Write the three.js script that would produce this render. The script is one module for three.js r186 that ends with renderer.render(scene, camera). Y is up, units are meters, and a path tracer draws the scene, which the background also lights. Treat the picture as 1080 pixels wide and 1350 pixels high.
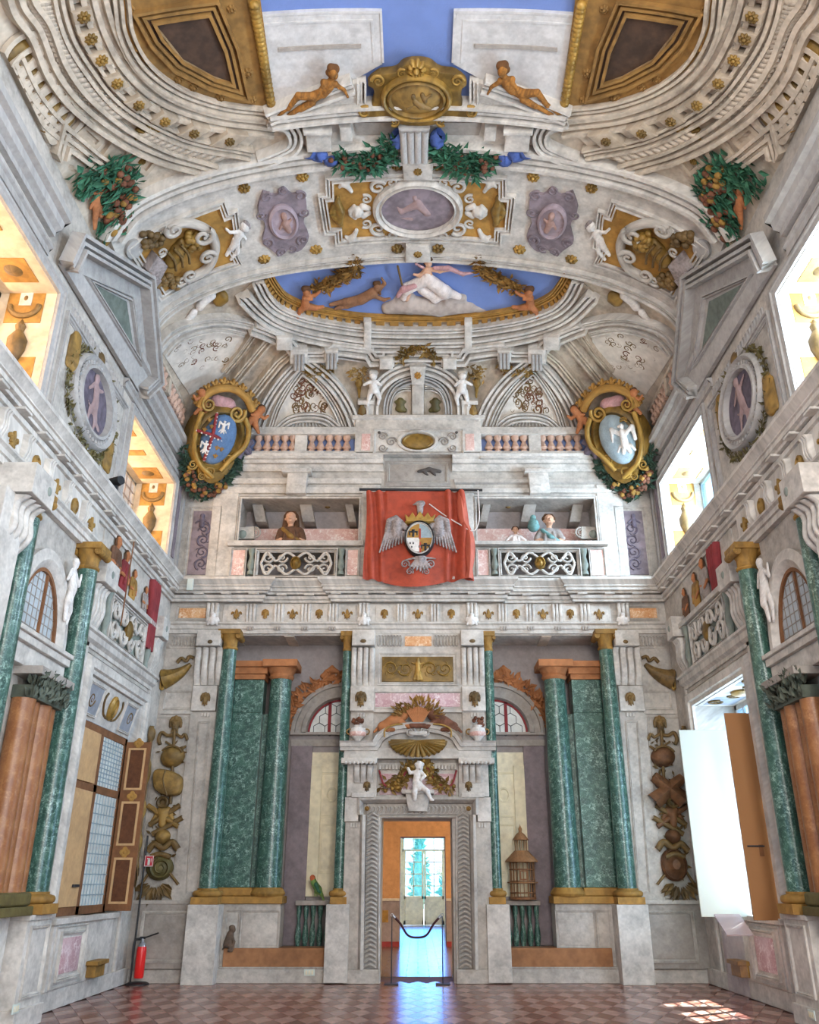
import * as THREE from 'three';
import { mergeGeometries, toCreasedNormals, mergeVertices } from 'three/addons/utils/BufferGeometryUtils.js';
import { RoundedBoxGeometry } from 'three/addons/geometries/RoundedBoxGeometry.js';
import { RectAreaLightUniformsLib } from 'three/addons/lights/RectAreaLightUniformsLib.js';
RectAreaLightUniformsLib.init();

// ------------------------------------------------------------------ camera, sky, sun, daylight, exposure
const FOC = 1108, CX = 551, CY = 675, TH = Math.atan(485 / 1108), EYE = new THREE.Vector3(0, 1.6, 16.2);
const scene = new THREE.Scene();
const camera = new THREE.PerspectiveCamera(2 * Math.atan(675 / FOC) * 180 / Math.PI, 1080 / 1350, 0.05, 300);
camera.position.copy(EYE);
camera.lookAt(0, EYE.y + Math.tan(TH) * 10, EYE.z - 10);
camera.setViewOffset(1080, 1350, 540 - CX, 0, 1080, 1350);
scene.add(camera);
const renderer = new THREE.WebGLRenderer();
renderer.toneMapping = THREE.LinearToneMapping;
renderer.toneMappingExposure = 2.85;
renderer.shadowMap.enabled = true;
scene.background = new THREE.Color(0.24, 0.56, 1.0);
scene.backgroundIntensity = 2.2;
const sun = new THREE.DirectionalLight(new THREE.Color(1, 0.95, 0.86), 26);
sun.position.set(5 + 0.55 * 30, 0 + 30, 2 - 0.36 * 30);
sun.target.position.set(5, 0, 2);
sun.castShadow = true; sun.shadow.mapSize.set(4096, 4096);
Object.assign(sun.shadow.camera, { left: -22, right: 22, top: 22, bottom: -22, near: 1, far: 90 });
scene.add(sun, sun.target);
function daylight(x, y, z, tx, ty, tz, w, h, color, k) {          // rectangular light of this size
  const l = new THREE.RectAreaLight(color, k, w, h);
  l.position.set(x, y, z); l.lookAt(tx, ty, tz); scene.add(l); return l;
}
const COOL = new THREE.Color(0.64, 0.82, 1.0), NEUT = new THREE.Color(1, 0.95, 0.89), SCREEN = new THREE.Color(1, 0.67, 0.42), WARM = new THREE.Color(1, 0.72, 0.42);
// unseen windows behind the camera, added to light the hall
for (const [x, y, w, h, k] of [[-2.9, 3.6, 1.9, 4.6, 0.6], [2.9, 3.6, 1.9, 4.6, 9], [1.2, 8.2, 4.6, 2.2, 7]]) daylight(x, y, 18.6, x, y - 0.02, 0, w, h, NEUT, k);
// upper windows: open sky in the white-panel wall, screened ones opposite
for (const z of [2.1, 8.15, 14.2]) { daylight(5.68, 8.18, z, 0, 7.4, z, 2.5, 1.6, COOL, 11); daylight(-5.68, 8.18, z, 0, 7.6, z, 2.5, 1.6, SCREEN, 2.0); }
// lower windows of both long walls
for (const z of [2.35, 14.4]) daylight(5.6, 2.8, z, 0, 2.6, z, 2.4, 3.1, COOL, z < 5 ? 1.6 : 8);
// glazed garden door at the end of the enfilade, then added fill lights
daylight(0.1, 1.7, -19.2, 0.1, 1.2, 0, 1.7, 2.9, new THREE.Color(0.05, 0.25, 1.0), 3.4);
daylight(1.3, 2.6, -14.5, -0.6, 1.0, -19, 1.6, 1.8, new THREE.Color(1, 0.9, 0.7), 5);  // added fill for the garden door; the passage wall has no window
daylight(2.7, 2.2, -4.5, 0, 1.6, -6, 1.6, 2.4, WARM, 7);  // added warm fill for the anteroom
// ------------------------------------------------------------------ pixels, surfaces, shapes
const A = 4.95, CT = Math.cos(TH), ST = Math.sin(TH);
const V3 = (x, y, z) => new THREE.Vector3(x, y, z);
const ray = (px, py) => { const u = (px - CX) / FOC, t = (py - CY) / FOC; return V3(u, ST - t * CT, -(CT + t * ST)); };
let seed = 7;
const rnd = (a = 1, b) => { seed = (seed * 1664525 + 1013904223) >>> 0; const r = seed / 4294967296; return b === undefined ? r * a : a + r * (b - a); };
class Flat {
  constructor(o, U, V) { this.o = o; this.U = U; this.V = V; this.N = U.clone().cross(V); }
  px(x, y) { const d = ray(x, y), t = this.o.clone().sub(EYE).dot(this.N) / d.dot(this.N), p = d.multiplyScalar(t).add(EYE).sub(this.o); return [p.dot(this.U), p.dot(this.V)]; }
  at(u, v, d = 0) { return this.o.clone().addScaledVector(this.U, u).addScaledVector(this.V, v).addScaledVector(this.N, d); }
}
const ZC = 4.0, HS = 10.0, RISE = 2.4;
const vaultH = (x, z) => {
  const f = Math.sqrt(Math.max(0, 1 - (x / 5.1) ** 2)), k = z < ZC ? Math.sqrt(Math.max(0, 1 - ((ZC - z) / (ZC + 0.15)) ** 2)) : 1;
  return HS + RISE * f * k;
};
class Vault {
  px(x, y) {
    const d = ray(x, y); let a = 6, b = 26; const f = (t) => EYE.y + d.y * t - vaultH(d.x * t, EYE.z + d.z * t);
    for (let t = 5; t < 26; t += 0.1) if (f(t) > 0) { a = t - 0.1; b = t; break; }
    for (let i = 0; i < 30; i++) { const m = (a + b) / 2; if (f(m) > 0) b = m; else a = m; }
    return [Math.max(-A, Math.min(A, d.x * a)), Math.max(0, EYE.z + d.z * a)];
  }
  at(u, v, d = 0) {
    u = Math.max(-A, Math.min(A, u)); v = Math.max(0, v);
    const e = 0.01, hx = (vaultH(u + e, v) - vaultH(u - e, v)) / (2 * e), hz = (vaultH(u, v + e) - vaultH(u, Math.max(0, v - e))) / (v > e ? 2 * e : v + e);
    return V3(u, vaultH(u, v), v).addScaledVector(V3(hx, -1, hz).normalize(), d);
  }
}
Vault.prototype.curved = true;
const X = V3(1, 0, 0), Y = V3(0, 1, 0), Z = V3(0, 0, 1);
const E = (z = 0) => new Flat(V3(0, 0, z), X, Y);
const SW = (s, off = 0) => s < 0 ? new Flat(V3(-A + off, 0, 0), V3(0, 0, -1), Y) : new Flat(V3(A - off, 0, 0), Z, Y);
const FL = (y = 0) => new Flat(V3(0, y, 0), X, V3(0, 0, -1));
const CE = new Vault(), E0 = E(0);
const mx = (s, x) => s < 0 ? x : 2 * CX - x;                        // the same place in the other half of the symmetric hall
const L = (S, a, s = -1) => { const r = []; for (let i = 0; i < a.length; i += 2) r.push(S.px(mx(s, a[i]), a[i + 1])); return r; };
const both = (a) => { const r = a.slice(); for (let i = a.length - 2; i >= 0; i -= 2) r.push(2 * CX - a[i], a[i + 1]); return r; };
const sc = (S, x, y) => { const p = S.px(x - 2, y), q = S.px(x + 2, y); return Math.hypot(p[0] - q[0], S.curved ? 0 : 0) / 4; };      // metres a pixel there
const scv = (S, x, y) => { const p = S.px(x, y - 2), q = S.px(x, y + 2); return Math.abs(p[1] - q[1]) / 4; };
function subdiv(g, len) {
  g = g.index ? g.toNonIndexed() : g;
  let tris = []; const p = g.attributes.position.array;
  for (let i = 0; i < p.length; i += 9) tris.push(Array.from(p.slice(i, i + 9)));
  const out = [];
  while (tris.length) {
    const t = tris.pop(); let best = -1, bl = len;
    for (let e = 0; e < 3; e++) { const a = e * 3, b = ((e + 1) % 3) * 3, l = Math.hypot(t[a] - t[b], t[a + 1] - t[b + 1], t[a + 2] - t[b + 2]); if (l > bl) { bl = l; best = e; } }
    if (best < 0) { out.push(...t); continue; }
    const a = best * 3, b = ((best + 1) % 3) * 3, c = ((best + 2) % 3) * 3, P = (i) => [t[i], t[i + 1], t[i + 2]], m = [(t[a] + t[b]) / 2, (t[a + 1] + t[b + 1]) / 2, (t[a + 2] + t[b + 2]) / 2];
    tris.push([...P(a), ...m, ...P(c)], [...m, ...P(b), ...P(c)]);
  }
  const r = new THREE.BufferGeometry(); r.setAttribute('position', new THREE.Float32BufferAttribute(out, 3)); return r;
}
function onto(g, S, crease = 0.7, smooth = false) {                 // local (u, v, d) metres to the world, uv in metres
  const idx = g.index; let p = g.attributes.position, n = p.count;
  const uv = new Float32Array(n * 2), q = new Float32Array(n * 3);
  for (let i = 0; i < n; i++) {
    const x = p.getX(i), y = p.getY(i), z = p.getZ(i), w = S.at(x, y, z);
    uv[i * 2] = x + 0.37 * z; uv[i * 2 + 1] = y + 0.61 * z; q[i * 3] = w.x; q[i * 3 + 1] = w.y; q[i * 3 + 2] = w.z;
  }
  let r = new THREE.BufferGeometry(); r.setAttribute('position', new THREE.BufferAttribute(q, 3)); r.setAttribute('uv', new THREE.BufferAttribute(uv, 2));
  if (idx) r.setIndex(idx);
  if (smooth) { r.computeVertexNormals(); return r.index ? r.toNonIndexed() : r; }
  if (r.index) r = r.toNonIndexed();
  return toCreasedNormals(r, crease);
}
const inset = (S) => S;
function ext(S, pts, d0, d1, { bev = 0, holes = [], sub = 0.22, crease = 0.5 } = {}) {   // an outline on a surface, from depth d0 to d1
  const sh = new THREE.Shape(pts.map((p) => new THREE.Vector2(p[0], p[1])));
  for (const h of holes) sh.holes.push(new THREE.Path(h.map((p) => new THREE.Vector2(p[0], p[1]))));
  let g = new THREE.ExtrudeGeometry(sh, { depth: d1 - d0 - bev, bevelEnabled: bev > 0, bevelThickness: bev, bevelSize: bev, bevelOffset: -bev, bevelSegments: 2, curveSegments: 6 });
  g.translate(0, 0, d0);
  if (S.curved) g = subdiv(g, sub);
  return onto(g, S, crease);
}
function mould(S, pts, prof, closed = false, step = 0.25, crease = 0.6) {           // a profile [[across, out] ...] swept along a path on a surface
  let P = pts.map((p) => [p[0], p[1]]);
  if (S.curved) { const q = []; for (let i = 0; i < P.length - (closed ? 0 : 1); i++) { const a = P[i], b = P[(i + 1) % P.length], n = Math.max(1, Math.ceil(Math.hypot(b[0] - a[0], b[1] - a[1]) / step)); for (let k = 0; k < n; k++) q.push([a[0] + (b[0] - a[0]) * k / n, a[1] + (b[1] - a[1]) * k / n]); } if (!closed) q.push(P[P.length - 1]); P = q; }
  const n = P.length, dir = (i, j) => { const dx = P[j][0] - P[i][0], dy = P[j][1] - P[i][1], l = Math.hypot(dx, dy) || 1; return [dx / l, dy / l]; };
  const rings = [];
  for (let i = 0; i < n; i++) {
    const a = closed || i > 0 ? dir((i + n - 1) % n, i) : null, b = closed || i < n - 1 ? dir(i, (i + 1) % n) : null, A1 = a || b, B1 = b || a;
    let nx = -(A1[1] + B1[1]), ny = A1[0] + B1[0]; const l = Math.hypot(nx, ny) || 1; nx /= l; ny /= l;
    const c = Math.max(0.35, nx * -A1[1] + ny * A1[0]);
    rings.push(prof.map(([o, d]) => [P[i][0] + nx * o / c, P[i][1] + ny * o / c, d]));
  }
  const v = [];
  const quad = (a, b, c, d) => v.push(...a, ...b, ...c, ...a, ...c, ...d);
  for (let i = 0; i < n - (closed ? 0 : 1); i++) { const r = rings[i], q = rings[(i + 1) % n]; for (let k = 0; k < prof.length - 1; k++) quad(r[k], r[k + 1], q[k + 1], q[k]); }
  if (!closed) for (const [r, f] of [[rings[0], 1], [rings[n - 1], 0]]) for (let k = 1; k < prof.length - 1; k++) v.push(...(f ? [...r[0], ...r[k + 1], ...r[k]] : [...r[0], ...r[k], ...r[k + 1]]));
  const g = new THREE.BufferGeometry(); g.setAttribute('position', new THREE.Float32BufferAttribute(v, 3));
  return onto(g, S, crease);
}
const fillet = (w, d) => [[-w / 2, 0], [-w / 2, d], [w / 2, d], [w / 2, 0]];
const bead = (w, d) => { const r = []; for (let i = 0; i <= 6; i++) r.push([-w / 2 * Math.cos(i / 6 * Math.PI), d * Math.sin(i / 6 * Math.PI)]); return r; };
const frameP = (w, d) => [[-w / 2, 0], [-w / 2, d], [-w * 0.22, d], [-w * 0.16, d * 0.45], [w * 0.02, d * 0.45], [w * 0.1, d * 0.95], [w * 0.26, d * 0.8], [w * 0.34, d * 0.3], [w / 2, d * 0.25], [w / 2, 0]];
function oval(S, cx, cy, rx, ry, prof, seg = 40, rot = 0, inPx = true) {            // prof [[share of the radius, depth] ...], from the rim inwards
  const c = inPx ? S.px(cx, cy) : [cx, cy], ax = inPx ? rx * sc(S, cx, cy) : rx, ay = inPx ? ry * scv(S, cx, cy) : ry, v = [], co = Math.cos(rot), si = Math.sin(rot);
  const pt = (i, k) => { const t = i / seg * 2 * Math.PI, x = ax * prof[k][0] * Math.cos(t), y = ay * prof[k][0] * Math.sin(t); return [c[0] + x * co - y * si, c[1] + x * si + y * co, prof[k][1]]; };
  for (let i = 0; i < seg; i++) for (let k = 0; k < prof.length - 1; k++) { const a = pt(i, k), b = pt(i + 1, k), d = pt(i, k + 1), e = pt(i + 1, k + 1); v.push(...a, ...b, ...e, ...a, ...e, ...d); }
  const g = new THREE.BufferGeometry(); g.setAttribute('position', new THREE.Float32BufferAttribute(v, 3));
  return onto(g, S, 0.8);
}
const dome = (d, n = 5) => { const r = [[1, 0]]; for (let i = 0; i <= n; i++) { const t = i / n * Math.PI / 2; r.push([Math.cos(t), d * Math.sin(t)]); } return r; };
function petals(S, cx, cy, r, n, d, inPx = true, rot = 0) {         // a rosette of n petals
  const c = inPx ? S.px(cx, cy) : [cx, cy], R = inPx ? r * sc(S, cx, cy) : r, seg = n * 6, v = [];
  const pt = (i, k) => { const t = i / seg * 2 * Math.PI + rot, w = 0.72 + 0.28 * Math.abs(Math.cos(t * n / 2)), q = [[1, 0], [0.92, d * 0.5], [0.6, d * 0.85], [0.34, d * 0.45], [0.26, d], [0.001, d * 1.25]][k], f = k < 3 ? w : 1; return [c[0] + R * q[0] * f * Math.cos(t), c[1] + R * q[0] * f * Math.sin(t), q[1]]; };
  for (let i = 0; i < seg; i++) for (let k = 0; k < 5; k++) { const a = pt(i, k), b = pt(i + 1, k), e = pt(i + 1, k + 1), g = pt(i, k + 1); v.push(...a, ...b, ...e, ...a, ...e, ...g); }
  const g = new THREE.BufferGeometry(); g.setAttribute('position', new THREE.Float32BufferAttribute(v, 3));
  return onto(g, S, 0.9);
}
function tube(S, pts, r, { d = r * 0.4, closed = false, seg = 0, sides = 6, taper = null } = {}) {   // a rounded strand lying on a surface
  const P = pts.map((p) => S.at(p[0], p[1], p[2] ?? d));
  const cu = new THREE.CatmullRomCurve3(P, closed), n = seg || Math.max(6, pts.length * 4);
  let g = new THREE.TubeGeometry(cu, n, r, sides, closed);
  if (taper) { const pos = g.attributes.position; for (let i = 0; i <= n; i++) { const c = cu.getPointAt(i / n), f = taper(i / n); for (let j = 0; j <= sides; j++) { const k = i * (sides + 1) + j; pos.setXYZ(k, c.x + (pos.getX(k) - c.x) * f, c.y + (pos.getY(k) - c.y) * f, c.z + (pos.getZ(k) - c.z) * f); } } g.computeVertexNormals(); }
  return g.toNonIndexed();
}
function scroll(S, cx, cy, r, { turns = 1.6, a0 = 0, dir = 1, w = 0.2, inPx = true, tail = null, s = -1 } = {}) {   // a volute; w is its thickness as a share of r
  if (inPx) cx = mx(s, cx);
  if (s > 0) { a0 = Math.PI - a0; dir = -dir; }
  const c = inPx ? S.px(cx, cy) : [cx, cy], R = inPx ? r * sc(S, cx, cy) : r, n = 22, pts = [];
  if (tail) for (let i = 0; i < tail.length; i += 2) pts.push(S.px(mx(s, tail[i]), tail[i + 1]));
  for (let i = 0; i <= n; i++) { const t = i / n, a = a0 + dir * t * turns * 2 * Math.PI, q = R * (1 - 0.86 * t); pts.push([c[0] + q * Math.cos(a), c[1] + q * Math.sin(a)]); }
  return tube(S, pts, R * w, { d: R * w * 0.5, seg: pts.length * 2, sides: 5, taper: (t) => 1 - 0.45 * t });
}
function blob(S, cx, cy, caps, { k = 2.2, res = 34, s = -1, flat = 1, size = 1, lift = 0 } = {}) {      // rounded limbs [x1 y1 r1 x2 y2 r2 d1 d2] in pixels from a place, smoothly joined
  const c = S.px(mx(s, cx), cy), m = sc(S, mx(s, cx), cy), mv = S.curved ? scv(S, mx(s, cx), cy) : m, lo = [1e9, 1e9, 1e9], hi = [-1e9, -1e9, -1e9];
  const C = caps.map(([x1, y1, r1, x2 = x1, y2 = y1, r2 = r1, d1 = 0, d2 = d1]) => { const o = [(s < 0 ? x1 : -x1) * size, -y1 * size, (d1) * size, r1 * size, (s < 0 ? x2 : -x2) * size, -y2 * size, d2 * size, r2 * size]; for (const [i, q] of [[0, 3], [4, 7]]) for (let a = 0; a < 3; a++) { lo[a] = Math.min(lo[a], o[i + a] - o[q]); hi[a] = Math.max(hi[a], o[i + a] + o[q]); } return o; });
  lo[2] = Math.max(lo[2], -2.5 * size);
  for (let a = 0; a < 3; a++) { lo[a] -= k; hi[a] += k; }
  lo[2] = Math.max(lo[2], -3 * size);
  const cell = Math.max(hi[0] - lo[0], hi[1] - lo[1]) / res, n = [0, 1, 2].map((a) => Math.ceil((hi[a] - lo[a]) / cell) + 2), val = new Float32Array(n[0] * n[1] * n[2]), id = (i, j, l) => (l * n[1] + j) * n[0] + i;
  val.fill(1e6);
  for (const o of C) {
    const bx = o[4] - o[0], by = o[5] - o[1], bz = o[6] - o[2], bb = bx * bx + by * by + bz * bz, pad = Math.max(o[3], o[7]) + k + 2.5 * cell, a = [0, 1, 2].map((q) => Math.max(0, Math.floor((Math.min(o[q], o[q + 4]) - pad - lo[q]) / cell))), b = [0, 1, 2].map((q) => Math.min(n[q] - 1, Math.ceil((Math.max(o[q], o[q + 4]) + pad - lo[q]) / cell)));
    for (let l = a[2]; l <= b[2]; l++) for (let j = a[1]; j <= b[1]; j++) for (let i = a[0]; i <= b[0]; i++) {
      const ax = lo[0] + i * cell - o[0], ay = lo[1] + j * cell - o[1], az = lo[2] + l * cell - o[2], t = bb > 1e-6 ? Math.max(0, Math.min(1, (ax * bx + ay * by + az * bz) / bb)) : 0, ex = ax - bx * t, ey = ay - by * t, ez = az - bz * t;
      const q = Math.sqrt(ex * ex + ey * ey + ez * ez) - (o[3] + (o[7] - o[3]) * t), at = id(i, j, l), r = val[at], h = Math.max(k - Math.abs(r - q), 0) / k; val[at] = Math.min(r, q) - h * h * k / 4;
    }
  }
  const vid = new Int32Array(val.length).fill(-1), pos = [], ix = [];
  for (let l = 0; l < n[2] - 1; l++) for (let j = 0; j < n[1] - 1; j++) for (let i = 0; i < n[0] - 1; i++) {
    let cnt = 0, sx = 0, sy = 0, sz = 0;
    for (let e = 0; e < 12; e++) {
      const ax = e >> 2, b1 = e & 1, b2 = (e >> 1) & 1, o = [0, 0, 0]; o[(ax + 1) % 3] = b1; o[(ax + 2) % 3] = b2;
      const p = o.slice(), q = o.slice(); q[ax] = 1; const v0 = val[id(i + p[0], j + p[1], l + p[2])], v1 = val[id(i + q[0], j + q[1], l + q[2])];
      if ((v0 < 0) === (v1 < 0)) continue;
      const t = v0 / (v0 - v1); cnt++; sx += p[0] + (q[0] - p[0]) * t; sy += p[1] + (q[1] - p[1]) * t; sz += p[2] + (q[2] - p[2]) * t;
    }
    if (cnt) { vid[id(i, j, l)] = pos.length / 3; pos.push(lo[0] + (i + sx / cnt) * cell, lo[1] + (j + sy / cnt) * cell, lo[2] + (l + sz / cnt) * cell); }
  }
  for (let l = 1; l < n[2] - 1; l++) for (let j = 1; j < n[1] - 1; j++) for (let i = 1; i < n[0] - 1; i++) for (let ax = 0; ax < 3; ax++) {
    const o = [i, j, l], q = o.slice(); q[ax]++; const v0 = val[id(i, j, l)], v1 = val[id(...q)]; if ((v0 < 0) === (v1 < 0)) continue;
    const b = (ax + 1) % 3, g = (ax + 2) % 3, at = (db, dg) => { const w = o.slice(); w[b] -= db; w[g] -= dg; return vid[id(...w)]; };
    const a = at(0, 0), bb = at(1, 0), cc = at(1, 1), d = at(0, 1); if (a < 0 || bb < 0 || cc < 0 || d < 0) continue;
    if (v0 < 0) ix.push(a, bb, cc, a, cc, d); else ix.push(a, cc, bb, a, d, cc);
  }
  for (let i = 0; i < pos.length; i += 3) { pos[i] = c[0] + pos[i] * m; pos[i + 1] = c[1] + pos[i + 1] * mv; pos[i + 2] = lift + pos[i + 2] * m * flat; }
  const g = new THREE.BufferGeometry(); g.setAttribute('position', new THREE.Float32BufferAttribute(pos, 3)); g.setIndex(ix);
  return onto(g, S, 1, true);
}
const LEAF = (() => { const g = new THREE.BufferGeometry(); g.setAttribute('position', new THREE.Float32BufferAttribute([0, 0, 0, 0.22, 0.45, 0.12, 0, 0.5, 0.02, 0, 0, 0, 0, 0.5, 0.02, -0.22, 0.45, 0.12, 0, 0.5, 0.02, 0.22, 0.45, 0.12, 0, 1, 0.1, 0, 0.5, 0.02, 0, 1, 0.1, -0.22, 0.45, 0.12], 3)); return g; })();
function leaves(S, spots, len, spread = 1, lift = 0.3) {            // a clump of single leaves round spots [u, v, d]
  const gs = [], M = new THREE.Matrix4(), q = new THREE.Quaternion();
  for (const [u, v, d, a] of spots) {
    const g = LEAF.clone(), l = len * rnd(0.7, 1.25);
    q.setFromEuler(new THREE.Euler(rnd(-0.2, 0.5 + lift), rnd(-0.5, 0.5), a ?? rnd(6.283))); M.compose(V3(u, v, d), q, V3(l * spread, l, l)); g.applyMatrix4(M); gs.push(g);
  }
  const g = mergeGeometries(gs); return onto(g, S, 0.2);
}
function balls(S, spots, r) { const gs = spots.map(([u, v, d, k = 1]) => { const g = new THREE.IcosahedronGeometry(r * k, 1); g.deleteAttribute('uv'); g.deleteAttribute('normal'); g.translate(u, v, d); return g; }); return onto(mergeGeometries(gs), S, 1.2); }
function alongPath(P, n, r, dd = 0) { const c = new THREE.CatmullRomCurve3(P.map((p) => V3(p[0], p[1], 0))), o = []; for (let i = 0; i < n; i++) { const t = rnd(), p = c.getPointAt(t), a = rnd(6.283), q = Math.sqrt(rnd()), R = typeof r === 'function' ? r(t) : r; o.push([p.x + R * q * Math.cos(a), p.y + R * q * Math.sin(a), dd + R * 0.7 * Math.sqrt(1 - q * q)]); } return o; }
function lathe(pts, x, y, z, seg = 20, sy = 1) { const g = new THREE.LatheGeometry(pts.map((p) => new THREE.Vector2(p[0], p[1] * sy)), seg).toNonIndexed(); const uv = g.attributes.uv, p = g.attributes.position; const R = Math.max(...pts.map((q) => q[0])); for (let i = 0; i < uv.count; i++) uv.setXY(i, uv.getX(i) * 6.283 * R + x, p.getY(i)); g.translate(x, y, z); return toCreasedNormals(g, 0.7); }
function box(x0, x1, y0, y1, z0, z1, bev = 0) {
  const w = Math.abs(x1 - x0), h = Math.abs(y1 - y0), d = Math.abs(z1 - z0); let g = bev ? new RoundedBoxGeometry(w, h, d, 2, Math.min(bev, w / 3, h / 3, d / 3)) : new THREE.BoxGeometry(w, h, d); if (g.index) g = g.toNonIndexed();
  g.translate((x0 + x1) / 2, (y0 + y1) / 2, (z0 + z1) / 2);
  const p = g.attributes.position, n = g.attributes.normal, uv = new Float32Array(p.count * 2);
  for (let i = 0; i < p.count; i++) { const ax = Math.abs(n.getX(i)), ay = Math.abs(n.getY(i)), az = Math.abs(n.getZ(i)); if (ax > ay && ax > az) { uv[2 * i] = p.getZ(i); uv[2 * i + 1] = p.getY(i); } else if (ay > az) { uv[2 * i] = p.getX(i); uv[2 * i + 1] = p.getZ(i); } else { uv[2 * i] = p.getX(i); uv[2 * i + 1] = p.getY(i); } }
  g.setAttribute('uv', new THREE.BufferAttribute(uv, 2)); return g;
}
const boxS = (S, pts, d0, d1, bev = 0.008) => ext(S, pts, d0, d1, { bev });
const rect = (S, x0, y0, x1, y1, s = -1) => {                        // a level, upright rectangle on a wall from two opposite corners in pixels
  const a = S.px(mx(s, x0), y0), b = S.px(mx(s, x1), y1), u0 = Math.min(a[0], b[0]), u1 = Math.max(a[0], b[0]), v0 = Math.min(a[1], b[1]), v1 = Math.max(a[1], b[1]); return [[u0, v0], [u1, v0], [u1, v1], [u0, v1]];
};
const rr = (u0, v0, u1, v1) => [[u0, v0], [u1, v0], [u1, v1], [u0, v1]];
const grow = (r, k) => { const u = r.map((p) => p[0]), v = r.map((p) => p[1]); return rr(Math.min(...u) - k, Math.min(...v) - k, Math.max(...u) + k, Math.max(...v) + k); };
const arc = (c, rx, ry, a0, a1, n = 20) => { const r = []; for (let i = 0; i <= n; i++) { const a = a0 + (a1 - a0) * i / n; r.push([c[0] + rx * Math.cos(a), c[1] + ry * Math.sin(a)]); } return r; };
const smooth = (P, n = 40, closed = false) => new THREE.CatmullRomCurve3(P.map((p) => V3(p[0], p[1], 0)), closed).getPoints(n).map((p) => [p.x, p.y]);

// ------------------------------------------------------------------ the scene tree
const taken = {};
const numbered = (n) => { if (!(n in taken)) { taken[n] = 0; return n; } return n + '_' + String(++taken[n]).padStart(3, '0'); };
const clean = (gs) => { gs = (Array.isArray(gs) ? gs : [gs]).flat().filter(Boolean).map((g) => { g = g.index ? g.toNonIndexed() : g; if (!g.attributes.normal) g.computeVertexNormals(); if (!g.attributes.uv) g.setAttribute('uv', new THREE.BufferAttribute(new Float32Array(g.attributes.position.count * 2), 2)); for (const k of Object.keys(g.attributes)) if (!['position', 'normal', 'uv'].includes(k)) g.deleteAttribute(k); g.clearGroups(); return g; }); return gs.length > 1 ? mergeGeometries(gs) : gs[0]; };
const things = [], FINE = new Set(['leaves', 'foliage', 'fruit', 'pear', 'lemons', 'grapes', 'ears', 'grain_heads', 'feathers', 'acanthus_leaves', 'leaf_garland', 'flowers', 'pearls', 'arabesque', 'lead_came', 'tracery', 'flutes', 'border_egg', 'gilt_swag', 'carved_leaf', 'screen_bar', 'wire_bars']);
function put(m) { m.castShadow = m.receiveShadow = true; return m; }
function thing(name, label, category, group) { const o = new THREE.Group(); o.name = numbered(name); o.userData = { label, category }; if (group) o.userData.group = group; scene.add(o); things.push(o); return o; }
function part(parent, name, gs, mat, label) { const m = put(new THREE.Mesh(clean(gs), mat)); m.name = name; if (label) m.userData.label = label; if (FINE.has(name)) m.userData.kind = 'stuff'; parent.add(m); return m; }
function solo(name, gs, mat, label, category, group) { const m = put(new THREE.Mesh(clean(gs), mat)); m.name = numbered(name); m.userData = { label, category }; if (group) m.userData.group = group; scene.add(m); things.push(m); return m; }
function struct(name, gs, mat, label, category) { const m = put(new THREE.Mesh(clean(gs), mat)); m.name = numbered(name); m.userData = { kind: 'structure', label: label || name.replace(/_/g, ' '), category: category || 'wall' }; scene.add(m); return m; }
function structG(name, label, category) { const o = new THREE.Group(); o.name = numbered(name); o.userData = { kind: 'structure', label, category }; scene.add(o); return o; }
const WHICH = (s) => s < 0 ? 'on the fire extinguisher side' : 'on the white panel side';

// ------------------------------------------------------------------ materials
const hash = (x, y, s) => { let h = (x * 374761393 + y * 668265263 + s * 974634777) | 0; h = Math.imul(h ^ (h >>> 13), 1274126177); return ((h ^ (h >>> 16)) >>> 0) / 4294967296; };
function vnoise(x, y, per, s) { const xi = Math.floor(x), yi = Math.floor(y), fx = x - xi, fy = y - yi, w = (t) => t * t * (3 - 2 * t), m = (v) => ((v % per) + per) % per, a = hash(m(xi), m(yi), s), b = hash(m(xi + 1), m(yi), s), c = hash(m(xi), m(yi + 1), s), d = hash(m(xi + 1), m(yi + 1), s); return a + (b - a) * w(fx) + (c - a) * w(fy) + (a - b - c + d) * w(fx) * w(fy); }
const fbm = (u, v, f, s, o = 4) => { let r = 0, a = 0.5, n = 0; for (let i = 0; i < o; i++) { r += a * vnoise(u * f, v * f, f, s + i * 17); n += a; a *= 0.55; f *= 2; } return r / n; };
const rgb = (h) => { const n = parseInt(h.slice(1), 16); return [(n >> 16) & 255, (n >> 8) & 255, n & 255]; };
function tex(N, fn, size, srgb = true) {
  const d = new Uint8Array(N * N * 4);
  for (let j = 0; j < N; j++) for (let i = 0; i < N; i++) { const c = fn(i / N, j / N), k = (j * N + i) * 4; d[k] = c[0]; d[k + 1] = c[1]; d[k + 2] = c[2]; d[k + 3] = 255; }
  const t = new THREE.DataTexture(d, N, N); t.wrapS = t.wrapT = THREE.RepeatWrapping; t.magFilter = THREE.LinearFilter; t.minFilter = THREE.LinearMipmapLinearFilter; t.generateMipmaps = true;
  if (srgb) t.colorSpace = THREE.SRGBColorSpace; t.repeat.set(1 / size, 1 / size); t.needsUpdate = true; return t;
}
const mixc = (a, b, t) => [0, 1, 2].map((i) => a[i] + (b[i] - a[i]) * t);
let ms = 1;
const bumpT = tex(256, (u, v) => { const x = 255 * (0.6 * fbm(u, v, 16, 5) + 0.4 * fbm(u, v, 64, 9, 2)); return [x, x, x]; }, 1.1, false);
const shared = {};
const lin = (c) => { c /= 255; return c <= 0.04045 ? c / 12.92 : ((c + 0.055) / 1.055) ** 2.4; };
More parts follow.
